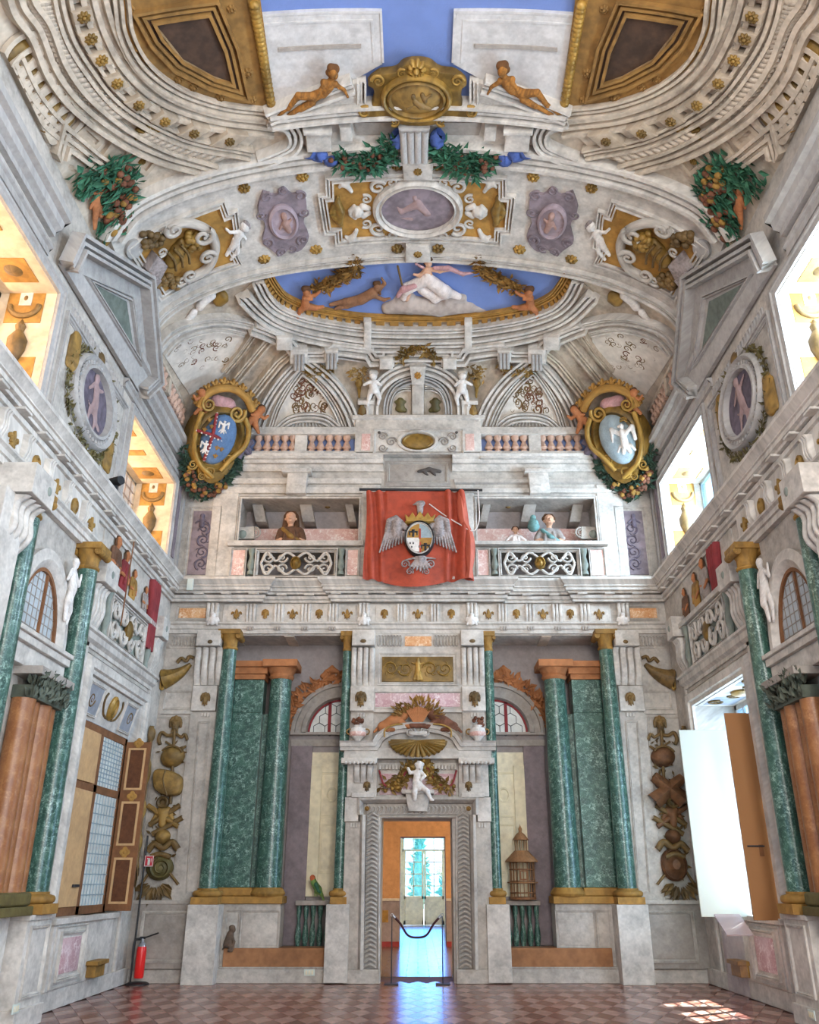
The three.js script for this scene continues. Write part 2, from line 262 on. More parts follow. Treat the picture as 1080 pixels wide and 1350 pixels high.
function mottle(c1, c2, { size = 1.7, rough = 0.85, streak = 0, contrast = 1.5, bump = 0.004, metal = 0 } = {}) {   // one colour, blotched and streaked down towards a second tone
  const a = rgb(c1).map(lin), b = rgb(c2).map(lin), r = Math.round(Math.max(0.45, Math.min(0.9, (b[0] + b[1] + b[2]) / (a[0] + a[1] + a[2]) * 0.92)) * 12) / 12, co = contrast > 1.55 ? 2 : 1, st = streak > 0 ? 1 : 0, sz = size < 0.8 ? 0.6 : size > 2.5 ? 3.5 : 1.9, key = [r, co, st, sz].join();
  if (!shared[key]) { const s = 31 * Object.keys(shared).length + 7; shared[key] = tex(256, (u, v) => { let t = fbm(u, v, 5, s, 5) * 0.6 + fbm(u, v, 24, s + 3, 3) * 0.4; t = Math.max(0, Math.min(1, 0.5 + (t - 0.5) * (co > 1 ? 3.4 : 2.4))); if (st) { const q = fbm(u, v, 14, s + 8, 3) * 0.5 + fbm(u, v, 60, s + 9, 2) * 0.5; t = t * 0.65 + 0.35 * Math.max(0, Math.min(1, 0.5 + (q - 0.5) * 2.2)); } const l = 1 + (r - 1) * t, x = 255 * (l <= 0.0031308 ? 12.92 * l : 1.055 * l ** (1 / 2.4) - 0.055); return [x, x, x]; }, sz); }
  return new THREE.MeshStandardMaterial({ color: c1, map: shared[key], roughness: rough, metalness: metal, bumpMap: bump ? bumpT : null, bumpScale: bump });
}
function marble(c1, c2, vein, { size = 1.2, rough = 0.35, N = 256, f = 6, vw = 0.06, amt = 0.8 } = {}) {
  const a = rgb(c1), b = rgb(c2), w = rgb(vein), s = ms += 31;
  return new THREE.MeshStandardMaterial({ roughness: rough, map: tex(N, (u, v) => { let c = mixc(a, b, Math.max(0, Math.min(1, (fbm(u, v, f, s, 5) - 0.3) * 2.4))); const q = Math.abs(fbm(u, v, f, s + 7, 5) - 0.5), z = Math.abs(fbm(u, v, f * 2, s + 19, 4) - 0.5); const k = Math.max(0, 1 - q / vw) * 0.7 + Math.max(0, 1 - z / (vw * 0.7)) * 0.6, fl = fbm(u, v, f * 9, s + 40, 2) > 0.66 ? 0.5 : 0; return mixc(c, w, Math.min(1, (k + fl) * amt * fbm(u, v, 10, s + 90, 3) * 1.6)); }, size) });
}
const M = {
  plaster: mottle('#cac3ba', '#a19991', { streak: 0.25, contrast: 1.3 }),
  white: mottle('#dbd5cd', '#b5aea6', { streak: 0.2, contrast: 1.2 }),
  warm: mottle('#dccdba', '#bda993', { contrast: 1.4 }),
  cream: mottle('#f2e7c8', '#dccba0', { contrast: 1 }),
  grey: mottle('#ada59d', '#8b837c', { streak: 0.2 }),
  mauve: mottle('#8f8285', '#716669', { streak: 0.2 }),
  dark: mottle('#5c5552', '#443e3c'),
  green: marble('#27463e', '#3c6054', '#a2bdb1', { rough: 0.28, amt: 0.8, f: 9, vw: 0.07 }),
  
  
  pinkM: marble('#cf9f95', '#dcb9b0', '#f0e4de', { rough: 0.5, amt: 0.9 }),
  rose: marble('#b98f94', '#cbaeb2', '#ece0e0', { rough: 0.55, amt: 0.9 }),
  orangeM: marble('#c98a55', '#d9a878', '#f0dcc4', { rough: 0.5 }),
  brownM: marble('#855430', '#9c6a40', '#bd8c60', { rough: 0.4, amt: 0.5 }),
  ochre: mottle('#a67d38', '#7f5a22', { rough: 0.7, contrast: 1.8 }),
  ochrePale: mottle('#bd8d42', '#97692a', { rough: 0.75 }),
  gold: mottle('#8f6f30', '#66491b', { rough: 0.5, metal: 0.15, contrast: 1.8 }),
  goldBright: mottle('#b08a40', '#836027', { rough: 0.42, metal: 0.25, contrast: 1.6 }),
  bronze: mottle('#7c6134', '#574222', { rough: 0.6, contrast: 1.8 }),
  orangeCap: mottle('#b97a4c', '#99603a'),
  purple: mottle('#8e8189', '#6f6370', { contrast: 1.6 }),
  purpleDeep: mottle('#746a7a', '#5a505f', { contrast: 1.6 }),
  sky: mottle('#6f86bf', '#8b98bd', { contrast: 2, f: 3, size: 3.5, spots: '#b9bcc6', spotAt: 0.6 }),
  coffer: mottle('#96703a', '#7b5828', { contrast: 1.6, spots: '#5e421f', spotAt: 0.68 }),
  cofferDark: mottle('#4d382a', '#38281f', { contrast: 1.8 }),
  red: mottle('#b0482f', '#8f3423', { rough: 0.75, contrast: 1.4 }),
  redDark: mottle('#8a2f34', '#6d2228', { rough: 0.8 }),
  skin: mottle('#b9764a', '#9a5a34', { size: 0.6 }),
  skinPale: mottle('#d7a98c', '#bd8b6c', { size: 0.6 }),
  skinWhite: mottle('#e6e1dc', '#cbc5c0', { size: 0.6 }),
  hair: mottle('#5e3d22', '#46301c', { size: 0.4 }),
  leaf: mottle('#3f7a5c', '#2c5a44', { size: 0.4 }),
  leafDark: mottle('#2f4a3a', '#22352b', { size: 0.4 }),
  fruit: mottle('#7f4f38', '#5c3526', { size: 0.3 }),
  fruitYellow: mottle('#a07a38', '#7a5822', { size: 0.3 }),
  ribbon: mottle('#4a63a8', '#33478a', { size: 0.4 }),
  blueSh: mottle('#5f7ea6', '#4a678f', { size: 0.5 }),
  cloud: mottle('#b9aca4', '#94877f', { size: 0.9 }),
  cloth: mottle('#e4d8d2', '#c9b6b0', { size: 0.6 }),
  pinkCloth: mottle('#c79a9c', '#a9797d', { size: 0.6 }),
  wood: mottle('#8a5c39', '#6a4327', { streak: 0.4, size: 0.9 }),
  woodPale: mottle('#d0a878', '#bb9060', { streak: 0.5, size: 0.9 }),
  brownPaint: new THREE.MeshStandardMaterial({ color: '#9a6a3c', roughness: 0.55 }),
  whitePaint: new THREE.MeshStandardMaterial({ color: '#c6d0c9', roughness: 0.5 }),
  black: new THREE.MeshStandardMaterial({ color: '#17171a', roughness: 0.5 }),
  steel: new THREE.MeshStandardMaterial({ color: '#3a3f48', roughness: 0.35, metalness: 0.6 }),
  glass: new THREE.MeshPhysicalMaterial({ color: '#eef6f8', transmission: 1, thickness: 0, roughness: 0.08, ior: 1.45 }),
  frost: new THREE.MeshPhysicalMaterial({ color: '#e8eef0', transmission: 0.5, thickness: 0, roughness: 0.9 }),
  acrylic: new THREE.MeshPhysicalMaterial({ color: '#f2eef2', transmission: 1, thickness: 0, roughness: 0.12, ior: 1.45 }),
};
Object.assign(M, {
  frostLit: mottle('#d9dcd8', '#c6cac8', { rough: 0.4, bump: 0 }), creamPale: mottle('#eadfbf', '#dccda0', { contrast: 1 }),
  mauveLight: mottle('#a39a98', '#8f8684', { streak: 0.2 }),
});
Object.assign(M, {
  ochreDull: mottle('#9c7a3c', '#735626', { rough: 0.65, contrast: 1.8 }), ochreShaded: mottle('#7d5434', '#553620', { rough: 0.65, contrast: 1.8 }), bronzeGreen: mottle('#6c6236', '#4d4526', { rough: 0.6 }),
  greyGreen: mottle('#8b948c', '#6e786f'), purplePale: mottle('#b3a2ab', '#978694', { contrast: 1.6 }), skyFlat: mottle('#7f92c4', '#9aa6c8', { contrast: 1 }), pinkBal: mottle('#d3b09c', '#b48d7a', { contrast: 1.4 }),
  robeBrown: mottle('#6e4d38', '#553928', { size: 0.5 }), robeGrey: mottle('#a49a94', '#857b76', { size: 0.5 }), teal: mottle('#6f9a98', '#527c7b', { size: 0.5 }), redLight: mottle('#c0604a', '#a04a38', { rough: 0.7 }), feather: mottle('#a59a98', '#7f7574', { size: 0.3, contrast: 2 }), blueGrey: mottle('#9fb0b8', '#86989f', { size: 0.6 }),
});
Object.assign(M, {
  greyBlue: mottle('#9a9fa8', '#7f858f'), woodDark: mottle('#6a3f22', '#4f2d17', { streak: 0.3, size: 0.7 }), skinDull: mottle('#94694a', '#785238', { size: 0.6 }), frostBlue: mottle('#b9c2c8', '#a3adb5', { rough: 0.4, bump: 0 }), capGreen: mottle('#5f675a', '#454c42', { contrast: 1.8 }), greyStone: mottle('#b6b3b0', '#918d8a', { streak: 0.25, contrast: 1.4 }), umberLight: mottle('#947a58', '#7b6248', { contrast: 1.6 }), pinkGhost: mottle('#a58c8c', '#8a7280', { contrast: 1.4 }), revealWarm: mottle('#d2c2aa', '#b9a588', { contrast: 1 }), screen: mottle('#d9cfc4', '#c5bab0'), screenBar: mottle('#a89a90', '#96887e'),
});
function blobAt(S, caps, { k = 0.03, res = 34, flat = 1 } = {}) { const F2 = { px: () => [0, 0], at: (u, v, d) => S.at(u, v, d * flat), curved: false }; const g = blobRaw(caps, k, res); return onto(g, F2, 1, true); }
function blobRaw(caps, k, res) { const unit = 1000, C = caps.map((c) => [c[0], -c[1], c[2], c[3], -c[4], c[5], c[6] ?? 0, c[7] ?? c[6] ?? 0].map((v) => v * unit)); let got = null; const F = { px: (x, y) => [(x - 0) / unit, -y / unit], at: (u, v, d) => V3(u, v, d), curved: false }; const g = blob(F, CX * 0, 0, C, { k: k * unit, res }); return g; }
const lisAt = (S, c, k, d) => { const r = []; for (let i = 0; i < LIS.length; i += 2) r.push([LIS[i] * k, LIS[i + 1] * k]); return ext(S, [...r, ...r.slice(1, -1).reverse().map((p) => [-p[0], p[1]])].map((p) => [c[0] + p[0], c[1] + p[1]]), 0, d, { bev: 0.01 }); };
Object.assign(M, { skinGhost: mottle('#b08f86', '#94747a', { size: 0.6 }), warmGrey: mottle('#b8a894', '#978774', { contrast: 1.6, streak: 0.2 }), warmWhite: mottle('#cdbfad', '#a08f7c', { contrast: 1.6, streak: 0.2 }), paleBlueWhite: mottle('#d5d3d2', '#b9b6b6', { contrast: 1.6, streak: 0.3 }), bronzeSkin: mottle('#a8702e', '#7c4d1e', { size: 0.6, contrast: 1.8 }), hairBrown: mottle('#6d4620', '#4e3116', { size: 0.5 }) });
Object.assign(M, {
  paleField: mottle('#ddd6cc', '#c2b9ae', { contrast: 1.3 }), goldBrown: mottle('#9a7030', '#6e4c1c', { contrast: 1.8 }), greenGrey: mottle('#6f7a72', '#565f58'), parrot: mottle('#6f8f4a', '#55743a', { size: 0.3 }), parrotHead: mottle('#c06038', '#a04a2a', { size: 0.3 }), monkey: mottle('#6e5a4a', '#54443a', { size: 0.3 }), wireBrown: mottle('#9a6f48', '#7c5636', { size: 0.4 }),
  signRed: new THREE.MeshStandardMaterial({ color: '#b8283a', roughness: 0.5 }), extRed: new THREE.MeshStandardMaterial({ color: '#d8201c', roughness: 0.3 }), steelLight: new THREE.MeshStandardMaterial({ color: '#a8acb4', roughness: 0.3, metalness: 0.7 }), ropeRed: new THREE.MeshStandardMaterial({ color: '#3a1218', roughness: 0.8 }), acrylicEdge: new THREE.MeshPhysicalMaterial({ color: '#efe6ea', transmission: 0.7, thickness: 0, roughness: 0.2 }),
});
M.white.map = M.plaster.map;
M.treeHaze = mottle('#5f9a92', '#447a76', { size: 0.6 });  // pale blue-teal: distance haze put into the cypress colour
M.brick = mottle('#a8764f', '#8c5d3c');
// ------------------------------------------------------------------ the hall: floor, walls, vault
const yE = (py, z = 0) => E(z).px(CX, py)[1], xE = (px, py, z = 0) => E(z).px(px, py)[0];
const floorMats = [['#8a564a', '#774539'], ['#b08c80', '#9c776b'], ['#804d42', '#6e3f35'], ['#a47f74', '#94706a']].map(([a, b]) => { const m = mottle(a, b, { size: 0.5, rough: 0.24, bump: 0.0015, N: 128 }); return m; });
const hallFloor = struct('floor', box(-A - 0.9, A + 0.9, -0.3, -0.012, -1, 19.2), mottle('#6e5048', '#5c423b', { rough: 0.6, N: 128 }), 'terracotta floor laid with light and dark lozenge tiles', 'floor');
{
  const TW = 0.3, TL = 0.62, tile = (() => { const s = new THREE.Shape([[0, -TL / 2], [TW / 2, 0], [0, TL / 2], [-TW / 2, 0]].map(([x, y]) => new THREE.Vector2(x * 0.975, y * 0.975))); const g = new THREE.ExtrudeGeometry(s, { depth: 0.012, bevelEnabled: false }); g.rotateX(-Math.PI / 2); g.translate(0, -0.012, 0); return g.toNonIndexed(); })();
  const rest = [[], [], [], []]; let own = 0;
  for (let j = 0; j < 62; j++) for (let i = -17; i <= 17; i++) {
    const z = 0.02 + j * TL / 2, x = i * TW + (j % 2) * TW / 2; if (Math.abs(x) > A - 0.12) continue;
    const k = (j % 2) + (hash(i + 50, j, 3) > 0.6 ? 2 : 0);
    const seen = z > 1.5 && z < 4.6 && Math.abs(x) < 0.445 * (17.2 - z) + 0.1;
    if (seen && own < 300) { own++; const m = put(new THREE.Mesh(tile, floorMats[k])); m.name = 'tile'; m.position.set(x, 0, z); hallFloor.add(m); } else { const g = tile.clone(); g.translate(x, 0, z); rest[k].push(g); }
  }
  rest.forEach((r, k) => { const m = part(hallFloor, 'distant_tiles', r, floorMats[k]); m.userData.kind = 'stuff'; });
}
// openings
const bayX0 = xE(284, 1000), bayX1 = xE(458, 1000), bayY0 = yE(1275), bayY1 = yE(838);
const doorX0 = xE(501, 1200), doorX1 = xE(598, 1200), doorY = yE(1077);
const balX0 = xE(314, 690), balX1 = xE(476, 690), balY0 = yE(716), balY1 = yE(656);
const parX0 = xE(309, 742), parX1 = xE(472, 742), parY0 = yE(760), parY1 = yE(725);
const hole = (u0, v0, u1, v1) => rr(u0, v0, u1, v1);
const TOP = 13, ZB = -0.76, ZM = -0.32;                            // back wall of the loggia, and the row of piers inside it
{
  const outer = [[-A - 0.9, -0.1], [doorX0, -0.1], [doorX0, doorY], [doorX1, doorY], [doorX1, -0.1], [A + 0.9, -0.1], [A + 0.9, TOP], [-A - 0.9, TOP]];
  const holes = []; for (const s of [-1, 1]) { const a = (x) => s < 0 ? x : -x; holes.push(rr(Math.min(a(bayX0), a(bayX1)), bayY0, Math.max(a(bayX0), a(bayX1)), bayY1), rr(Math.min(a(balX0), a(balX1)), balY0, Math.max(a(balX0), a(balX1)), balY1), rr(Math.min(a(parX0), a(parX1)), parY0, Math.max(a(parX0), a(parX1)), parY1)); }
  struct('wall_end', ext(E0, outer, -0.8, 0, { holes }), M.plaster, 'painted end wall of the hall with the doorway', 'wall');
  struct('wall_end', box(-A - 0.9, doorX0 - 0.02, -0.1, TOP, -0.95, ZB), M.mauveLight, 'wall behind the loggia bay ' + WHICH(-1), 'wall');
  struct('wall_end', box(doorX1 + 0.02, A + 0.9, -0.1, TOP, -0.95, ZB), M.mauveLight, 'wall behind the loggia bay ' + WHICH(1), 'wall');
  struct('wall_end', [box(doorX0 - 0.3, doorX0 - 0.02, -0.1, doorY + 0.3, -1.6, -0.8), box(doorX1 + 0.02, doorX1 + 0.3, -0.1, doorY + 0.3, -1.6, -0.8), box(doorX0 - 0.3, doorX1 + 0.3, doorY + 0.02, doorY + 0.3, -1.6, -0.8)], M.white, 'white reveal of the doorway through the end wall', 'wall');
  struct('wall_end', box(doorX0 - 0.4, doorX1 + 0.4, doorY + 0.3, TOP, -1.6, -1.45), M.mauve, 'wall above the doorway', 'wall');
}
const UW = [[0.75, 3.5], [6.8, 9.5], [12.85, 15.55]], UY0 = 7.35, UY1 = 9.0;                // upper windows along a long wall
const LO = [[1.05, 3.65], [13.1, 15.7]], LY0 = 1.12, LY1 = 4.45;
for (const s of [-1, 1]) {
  const S = SW(s), f = (z0, z1) => s < 0 ? [-z1, -z0] : [z0, z1], o = f(-0.8, 19.2), holes = [];
  for (const [a, b] of UW) { const q = f(a, b); holes.push(rr(q[0], UY0, q[1], UY1)); }
  for (const [a, b] of LO) { const q = f(a, b); holes.push(rr(q[0], LY0, q[1], LY1)); }
  struct(s < 0 ? 'wall_left' : 'wall_right', ext(S, rr(o[0], -0.1, o[1], TOP), -0.9, 0, { holes }), M.plaster, 'long painted side wall ' + WHICH(s), 'wall');
}
{
  const B = new Flat(V3(0, 0, 19), V3(-1, 0, 0), Y), holes = [rr(-3.85, 1.3, -1.95, 5.9), rr(1.95, 1.3, 3.85, 5.9), rr(-3.6, 7.1, 1.2, 9.3)];
  struct('wall_back', ext(B, rr(-A - 0.9, -0.1, A + 0.9, TOP), -0.3, 0, { holes }), M.plaster, 'wall behind the viewer with added window openings', 'wall');
  holes.forEach((h) => struct('added_window_back', [ext(B, h, -0.2, -0.17)], M.frost, 'added frosted window for light behind the viewer', 'window'));  // unseen windows added to dress the area lights
}
struct('ceiling_roof', box(-A - 0.9, A + 0.9, TOP - 0.1, TOP + 0.2, -1.6, 19.3), M.grey, 'roof slab above the vault', 'ceiling');
{
  const v = [], NX = 64, NZ = 90, zz = (j) => j < 40 ? 4.2 * (j / 40) ** 1.6 : 4.2 + (19 - 4.2) * (j - 40) / 50, xx = (i) => -A * Math.cos(i / NX * Math.PI);
  for (let i = 0; i < NX; i++) for (let j = 0; j < NZ; j++) { const p = (a, b) => [xx(a), zz(b), 0]; v.push(...p(i, j), ...p(i + 1, j), ...p(i + 1, j + 1), ...p(i, j), ...p(i + 1, j + 1), ...p(i, j + 1)); }
  const g = new THREE.BufferGeometry(); g.setAttribute('position', new THREE.Float32BufferAttribute(v, 3));
  struct('ceiling', onto(mergeVertices(g), CE, 1, true), M.warmWhite, 'shallow painted vault of the hall', 'ceiling');
}
// the rooms beyond the doorway: anteroom, passage, garden door
const Z1 = -8.5, gx0 = xE(527, 1170, Z1), gx1 = xE(588, 1170, Z1), gy = yE(1103, Z1), dado = yE(1186, Z1);
const tileFar = mottle('#6f625f', '#5c504d', { rough: 0.2, bump: 0.002, N: 256, size: 0.8 });
const farFloor = struct('floor', box(-3.2, 3.2, -0.3, -0.012, -20.2, -1), mottle('#5a4a46', '#4a3c38', { rough: 0.4, N: 128 }), 'polished tile floor of the rooms beyond the doorway', 'floor');
{ const ts = []; for (let j = 0; j < 40; j++) for (let i = -5; i <= 5; i++) { const x = i * 0.42 + (j % 2) * 0.21, z = -1.05 - j * 0.48; const g = box(x - 0.205, x + 0.205, -0.012, 0.0015 * hash(i + 9, j, 4), z - 0.47, z); ts.push(g); } const t = part(farFloor, 'polished_tiles', ts, tileFar); t.userData.kind = 'stuff'; }
const warmLitWall = mottle('#b88a62', '#9f744f', { contrast: 1.2 });  // warm bounce light put into the orange plaster colour
struct('wall_far', ext(E(Z1), [[-3.2, dado], [gx0, dado], [gx0, gy], [gx1, gy], [gx1, dado], [3.2, dado], [3.2, 5.2], [-3.2, 5.2]], -0.8, 0), warmLitWall, 'anteroom wall, warm bounce put into its orange, around the inner opening', 'wall');
struct('wall_far', [ext(E(Z1), rr(-3.2, 0, gx0, dado), -0.8, 0.02), ext(E(Z1), rr(gx1, 0, 3.2, dado), -0.8, 0.02)], M.mauve, 'grey painted dado of the anteroom wall', 'wall');
{ const t = structG('trim_1', 'moulded panels and rail on the anteroom dado', 'trim'); part(t, 'rail', [mould(E(Z1), [[-3, dado], [gx0, dado]], fillet(0.06, 0.06)), mould(E(Z1), [[gx1, dado], [3, dado]], fillet(0.06, 0.06))], M.plaster); part(t, 'panel', boxS(E(Z1), rect(E(Z1), 503, 1200, 512, 1216), 0.02, 0.04), M.ochre); part(t, 'plinth', [box(-3.2, gx0 - 0.001, 0, 0.12, Z1, Z1 + 0.05), box(gx1 + 0.001, 3.2, 0, 0.12, Z1, Z1 + 0.05)], M.redDark); }
struct('wall_far', [box(-3.4, -3.2, -0.1, 5.2, -9.3, -1.6), box(3.2, 3.4, -0.1, 5.2, -9.3, -1.6), box(-3.4, 3.4, 5.2, 5.4, -9.3, -1.6)], M.cream, 'side walls and ceiling of the anteroom', 'wall');
struct('wall_far', [box(-1.5, -1.35, -0.1, 5.2, -19.5, -9.3), box(1.35, 1.5, -0.1, 5.2, -19.5, -9.3), box(-1.5, 1.5, 4.2, 4.4, -19.5, -9.3)], M.cream, 'walls and ceiling of the passage to the garden door', 'wall');
{
  const Zg = -19.6, S = E(Zg), d = structG('door_1', 'cream glazed garden door at the end of the passage', 'door');
  const x0 = xE(530, 1170, Zg), x1 = xE(588, 1170, Zg), y1 = yE(1103, Zg), ym = yE(1184, Zg), yt = yE(1121, Zg), w = 0.07, xm = (x0 + x1) / 2;
  struct('wall_far', ext(S, [[-1.5, -0.1], [x0, -0.1], [x0, y1], [x1, y1], [x1, -0.1], [1.5, -0.1], [1.5, 4.4], [-1.5, 4.4]], -0.4, 0), M.cream, 'end wall of the passage round the garden door', 'wall');
  part(d, 'frame', [box(x0, x0 + w, 0, y1, Zg - 0.2, Zg - 0.05), box(x1 - w, x1, 0, y1, Zg - 0.2, Zg - 0.05), box(x0, x1, y1 - w, y1, Zg - 0.2, Zg - 0.05), box(x0, x1, yt - w / 2, yt + w / 2, Zg - 0.2, Zg - 0.05)], M.cream);
  for (const k of [0, 1]) {
    const a = k ? xm + 0.01 : x0 + w, b = k ? x1 - w : xm - 0.01, lf = part(d, 'door_leaf', [box(a, a + w, 0.01, yt, Zg - 0.17, Zg - 0.11), box(b - w, b, 0.01, yt, Zg - 0.17, Zg - 0.11), box(a, b, 0.01, 0.16, Zg - 0.17, Zg - 0.11), box(a, b, ym - w / 2, ym + w, Zg - 0.17, Zg - 0.11)], M.cream);
    part(lf, 'panel', box(a + w, b - w, 0.16, ym, Zg - 0.15, Zg - 0.125, 0.01), M.cream);
    part(lf, 'muntin', [1, 2, 3].map((i) => { const y = ym + (yt - ym) * i / 4; return box(a + w, b - w, y - 0.018, y + 0.018, Zg - 0.16, Zg - 0.12); }).concat([box((a + b) / 2 - 0.018, (a + b) / 2 + 0.018, ym, y1 - w, Zg - 0.16, Zg - 0.12)]), M.cream);
    for (let i = 0; i < 4; i++) for (let j = 0; j < 2; j++) { const ya = ym + (yt - ym) * i / 4, yb = ym + (yt - ym) * (i + 1) / 4, xa = j ? (a + b) / 2 : a + w, xb = j ? b - w : (a + b) / 2; part(lf, 'pane', box(xa, xb, ya, yb, Zg - 0.143, Zg - 0.14), M.glass); }
    part(d, 'fanlight_pane', box(a, b, yt, y1 - w, Zg - 0.143, Zg - 0.14), M.glass);
  }
}
// the garden outside: a terrace, a clipped lawn and a row of cypresses
struct('ground', box(-30, 30, -0.4, -0.05, -70, -20.2), mottle('#7f9a86', '#6b8672'), 'sunlit garden ground outside', 'ground');
for (let i = 0; i < 7; i++) {
  const x = -5.4 + i * 1.8 + rnd(-0.1, 0.1), z = -36 + rnd(-0.5, 0.5), h = 2.9 + rnd(0, 1.3), t = thing('cypress', 'tall cypress in haze-pale teal standing in a row outside the garden door', 'tree', 'cypresses outside the garden door');
  part(t, 'trunk', lathe([[0.001, 0], [0.09, 0], [0.07, 0.5], [0.001, 0.5]], x, -0.05, z, 8), M.wood);
  const sp = []; for (let k = 0; k < 260; k++) { const q = rnd(), r = 0.52 * Math.sin(Math.min(1, q * 1.15 + 0.12) * Math.PI) ** 0.8 * (1 - q * 0.4), a = rnd(6.283); sp.push([x + r * Math.cos(a), 0.3 + q * (h - 0.3), z + r * Math.sin(a)]); }
  const fl = new Flat(V3(0, 0, 0), X, Y); part(t, 'foliage', [leaves(fl, sp, 0.42, 0.9), lathe([[0.001, 0.25], [0.4, 0.5], [0.45, h * 0.4], [0.25, h * 0.75], [0.001, h]], x, 0, z, 10)], M.treeHaze);
}
// ------------------------------------------------------------------ motifs that return geometries
const LIS = [0, 5.6, 1.3, 3.2, 1.6, 1.5, 0.9, -0.4, 1.7, 0.4, 2.6, 2.2, 4.2, 2.7, 5.2, 1.4, 5, -0.2, 4.2, -0.6, 4.1, 0.7, 3.3, 0.9, 2.5, -0.6, 2.4, -1, 2.8, -1.1, 2.8, -2.1, 1.6, -2.3, 2.6, -3.6, 2.2, -4.5, 1.4, -3.6, 0.9, -3.5, 0, -5.6];
const lis = (S, x, y, h, s = -1, d = 0.04) => { const c = S.px(mx(s, x), y), k = h / 11.2 * sc(S, mx(s, x), y), r = []; for (let i = 0; i < LIS.length; i += 2) r.push([LIS[i] * k, LIS[i + 1] * k]); const l = r.slice(1, -1).reverse().map((p) => [-p[0], p[1]]); return ext(S, [...r, ...l].map((p) => [c[0] + p[0], c[1] + p[1]]), 0, d, { bev: 0.012 }); };
const maskG = (S, x, y, h, s = -1) => blob(S, x, y, [[0, -0.8, 2.5, 0, 1.8, 1.9, 1, 1], [0, -0.8, 0.4, 0, 0.9, 0.7, 3.6, 4.2], [-1.1, -0.6, 0.6, -1.1, -0.6, 0.6, 2.9], [1.1, -0.6, 0.6, 1.1, -0.6, 0.6, 2.9], [-1.7, -1.5, 0.45, -0.3, -1.3, 0.4, 3.1], [1.7, -1.5, 0.45, 0.3, -1.3, 0.4, 3.1], [-0.8, 2.2, 0.4, 0.8, 2.2, 0.4, 2.6], [0, 3.4, 0.9, 0, 5, 0.5, 1.6, 1.2], [-1.4, 3, 0.7, -1.8, 4.4, 0.4, 1.4], [1.4, 3, 0.7, 1.8, 4.4, 0.4, 1.4], [0, -4.1, 1.3, 0, -4.1, 1.3, 1.4], [-1.8, -3.6, 1.2, -2.8, -2.2, 1, 1.2], [1.8, -3.6, 1.2, 2.8, -2.2, 1, 1.2], [-3, -1.2, 0.9, -3.1, 1, 0.7, 0.8], [3, -1.2, 0.9, 3.1, 1, 0.7, 0.8]], { k: 0.35, res: 34, size: h / 10.5, s });
const boss = (S, x, y, r, d = 0.035) => [oval(S, x, y, r, r, [[1, 0], [1, d * 0.4], [0.8, d * 0.6], [0.7, d * 0.3], [0.5, d * 0.35], [0.42, d], [0.2, d * 1.15], [0.01, d * 1.2]], 20)];
function consoleG(S, r, d, flutes = 4) {                             // a fluted S-shaped bracket filling rectangle r, deepest at the top
  const u0 = r[0][0], u1 = r[1][0], v0 = r[0][1], v1 = r[2][1], H = v1 - v0, n = 18, gs = [];
  const prof = (t) => d * (0.3 + 0.55 * t ** 1.5 + 0.16 * Math.sin(t * 6.0 - 0.9)) + (t > 0.9 ? (t - 0.9) * d * 1.0 : 0);
  const w = (u1 - u0) / flutes, v = [], q = (a, b, c, e) => v.push(...a, ...b, ...c, ...a, ...c, ...e), m = 7;
  for (let f = 0; f < flutes; f++) for (let i = 0; i < n; i++) for (let k = 0; k < m; k++) {
    const P = (a, b) => { const t = a / n, x = b / m, g = Math.sin(x * Math.PI); return [u0 + (f + x) * w, v0 + t * H, prof(t) * (0.78 + 0.22 * Math.pow(g, 0.6)) * (g < 0.05 ? 0.55 : 1)]; };
    q(P(i, k), P(i, k + 1), P(i + 1, k + 1), P(i + 1, k));
  }
  for (const [x, fl] of [[u0, 1], [u1, 0]]) for (let i = 0; i < n; i++) { const t = i / n, t2 = (i + 1) / n, a = [x, v0 + t * H, 0], b = [x, v0 + t * H, prof(t) * 0.43], c = [x, v0 + t2 * H, prof(t2) * 0.43], e = [x, v0 + t2 * H, 0]; fl ? q(a, b, c, e) : q(a, e, c, b); }
  const b = (t, fl) => { for (let f = 0; f < flutes; f++) { const P = (x) => [u0 + (f + x) * w, v0 + t * H, prof(t) * 0.9], a = [u0 + f * w, v0 + t * H, 0], e = [u0 + (f + 1) * w, v0 + t * H, 0]; fl ? q(a, P(0), P(1), e) : q(a, e, P(1), P(0)); } }; b(1, 0); b(0, 1);
  const g = new THREE.BufferGeometry(); g.setAttribute('position', new THREE.Float32BufferAttribute(v, 3)); gs.push(onto(g, S, 0.5)); return gs;
}
const flutes = (S, r, n, d) => { const u0 = r[0][0], u1 = r[1][0], v0 = r[0][1], v1 = r[2][1], w = (u1 - u0) / n, gs = []; for (let i = 0; i < n; i++) { const c = u0 + (i + 0.5) * w, a = w * 0.34, pts = [[c - a, v0 + a], ...arc([c, v1 - a], a, a, Math.PI, 0, 6), [c + a, v0 + a], ...arc([c, v0 + a], a, a, 0, -Math.PI, 6)].filter((p, k, z) => k === 0 || Math.hypot(p[0] - z[k - 1][0], p[1] - z[k - 1][1]) > 1e-5); gs.push(mould(S, pts, bead(w * 0.22, d), true)); } return gs; };
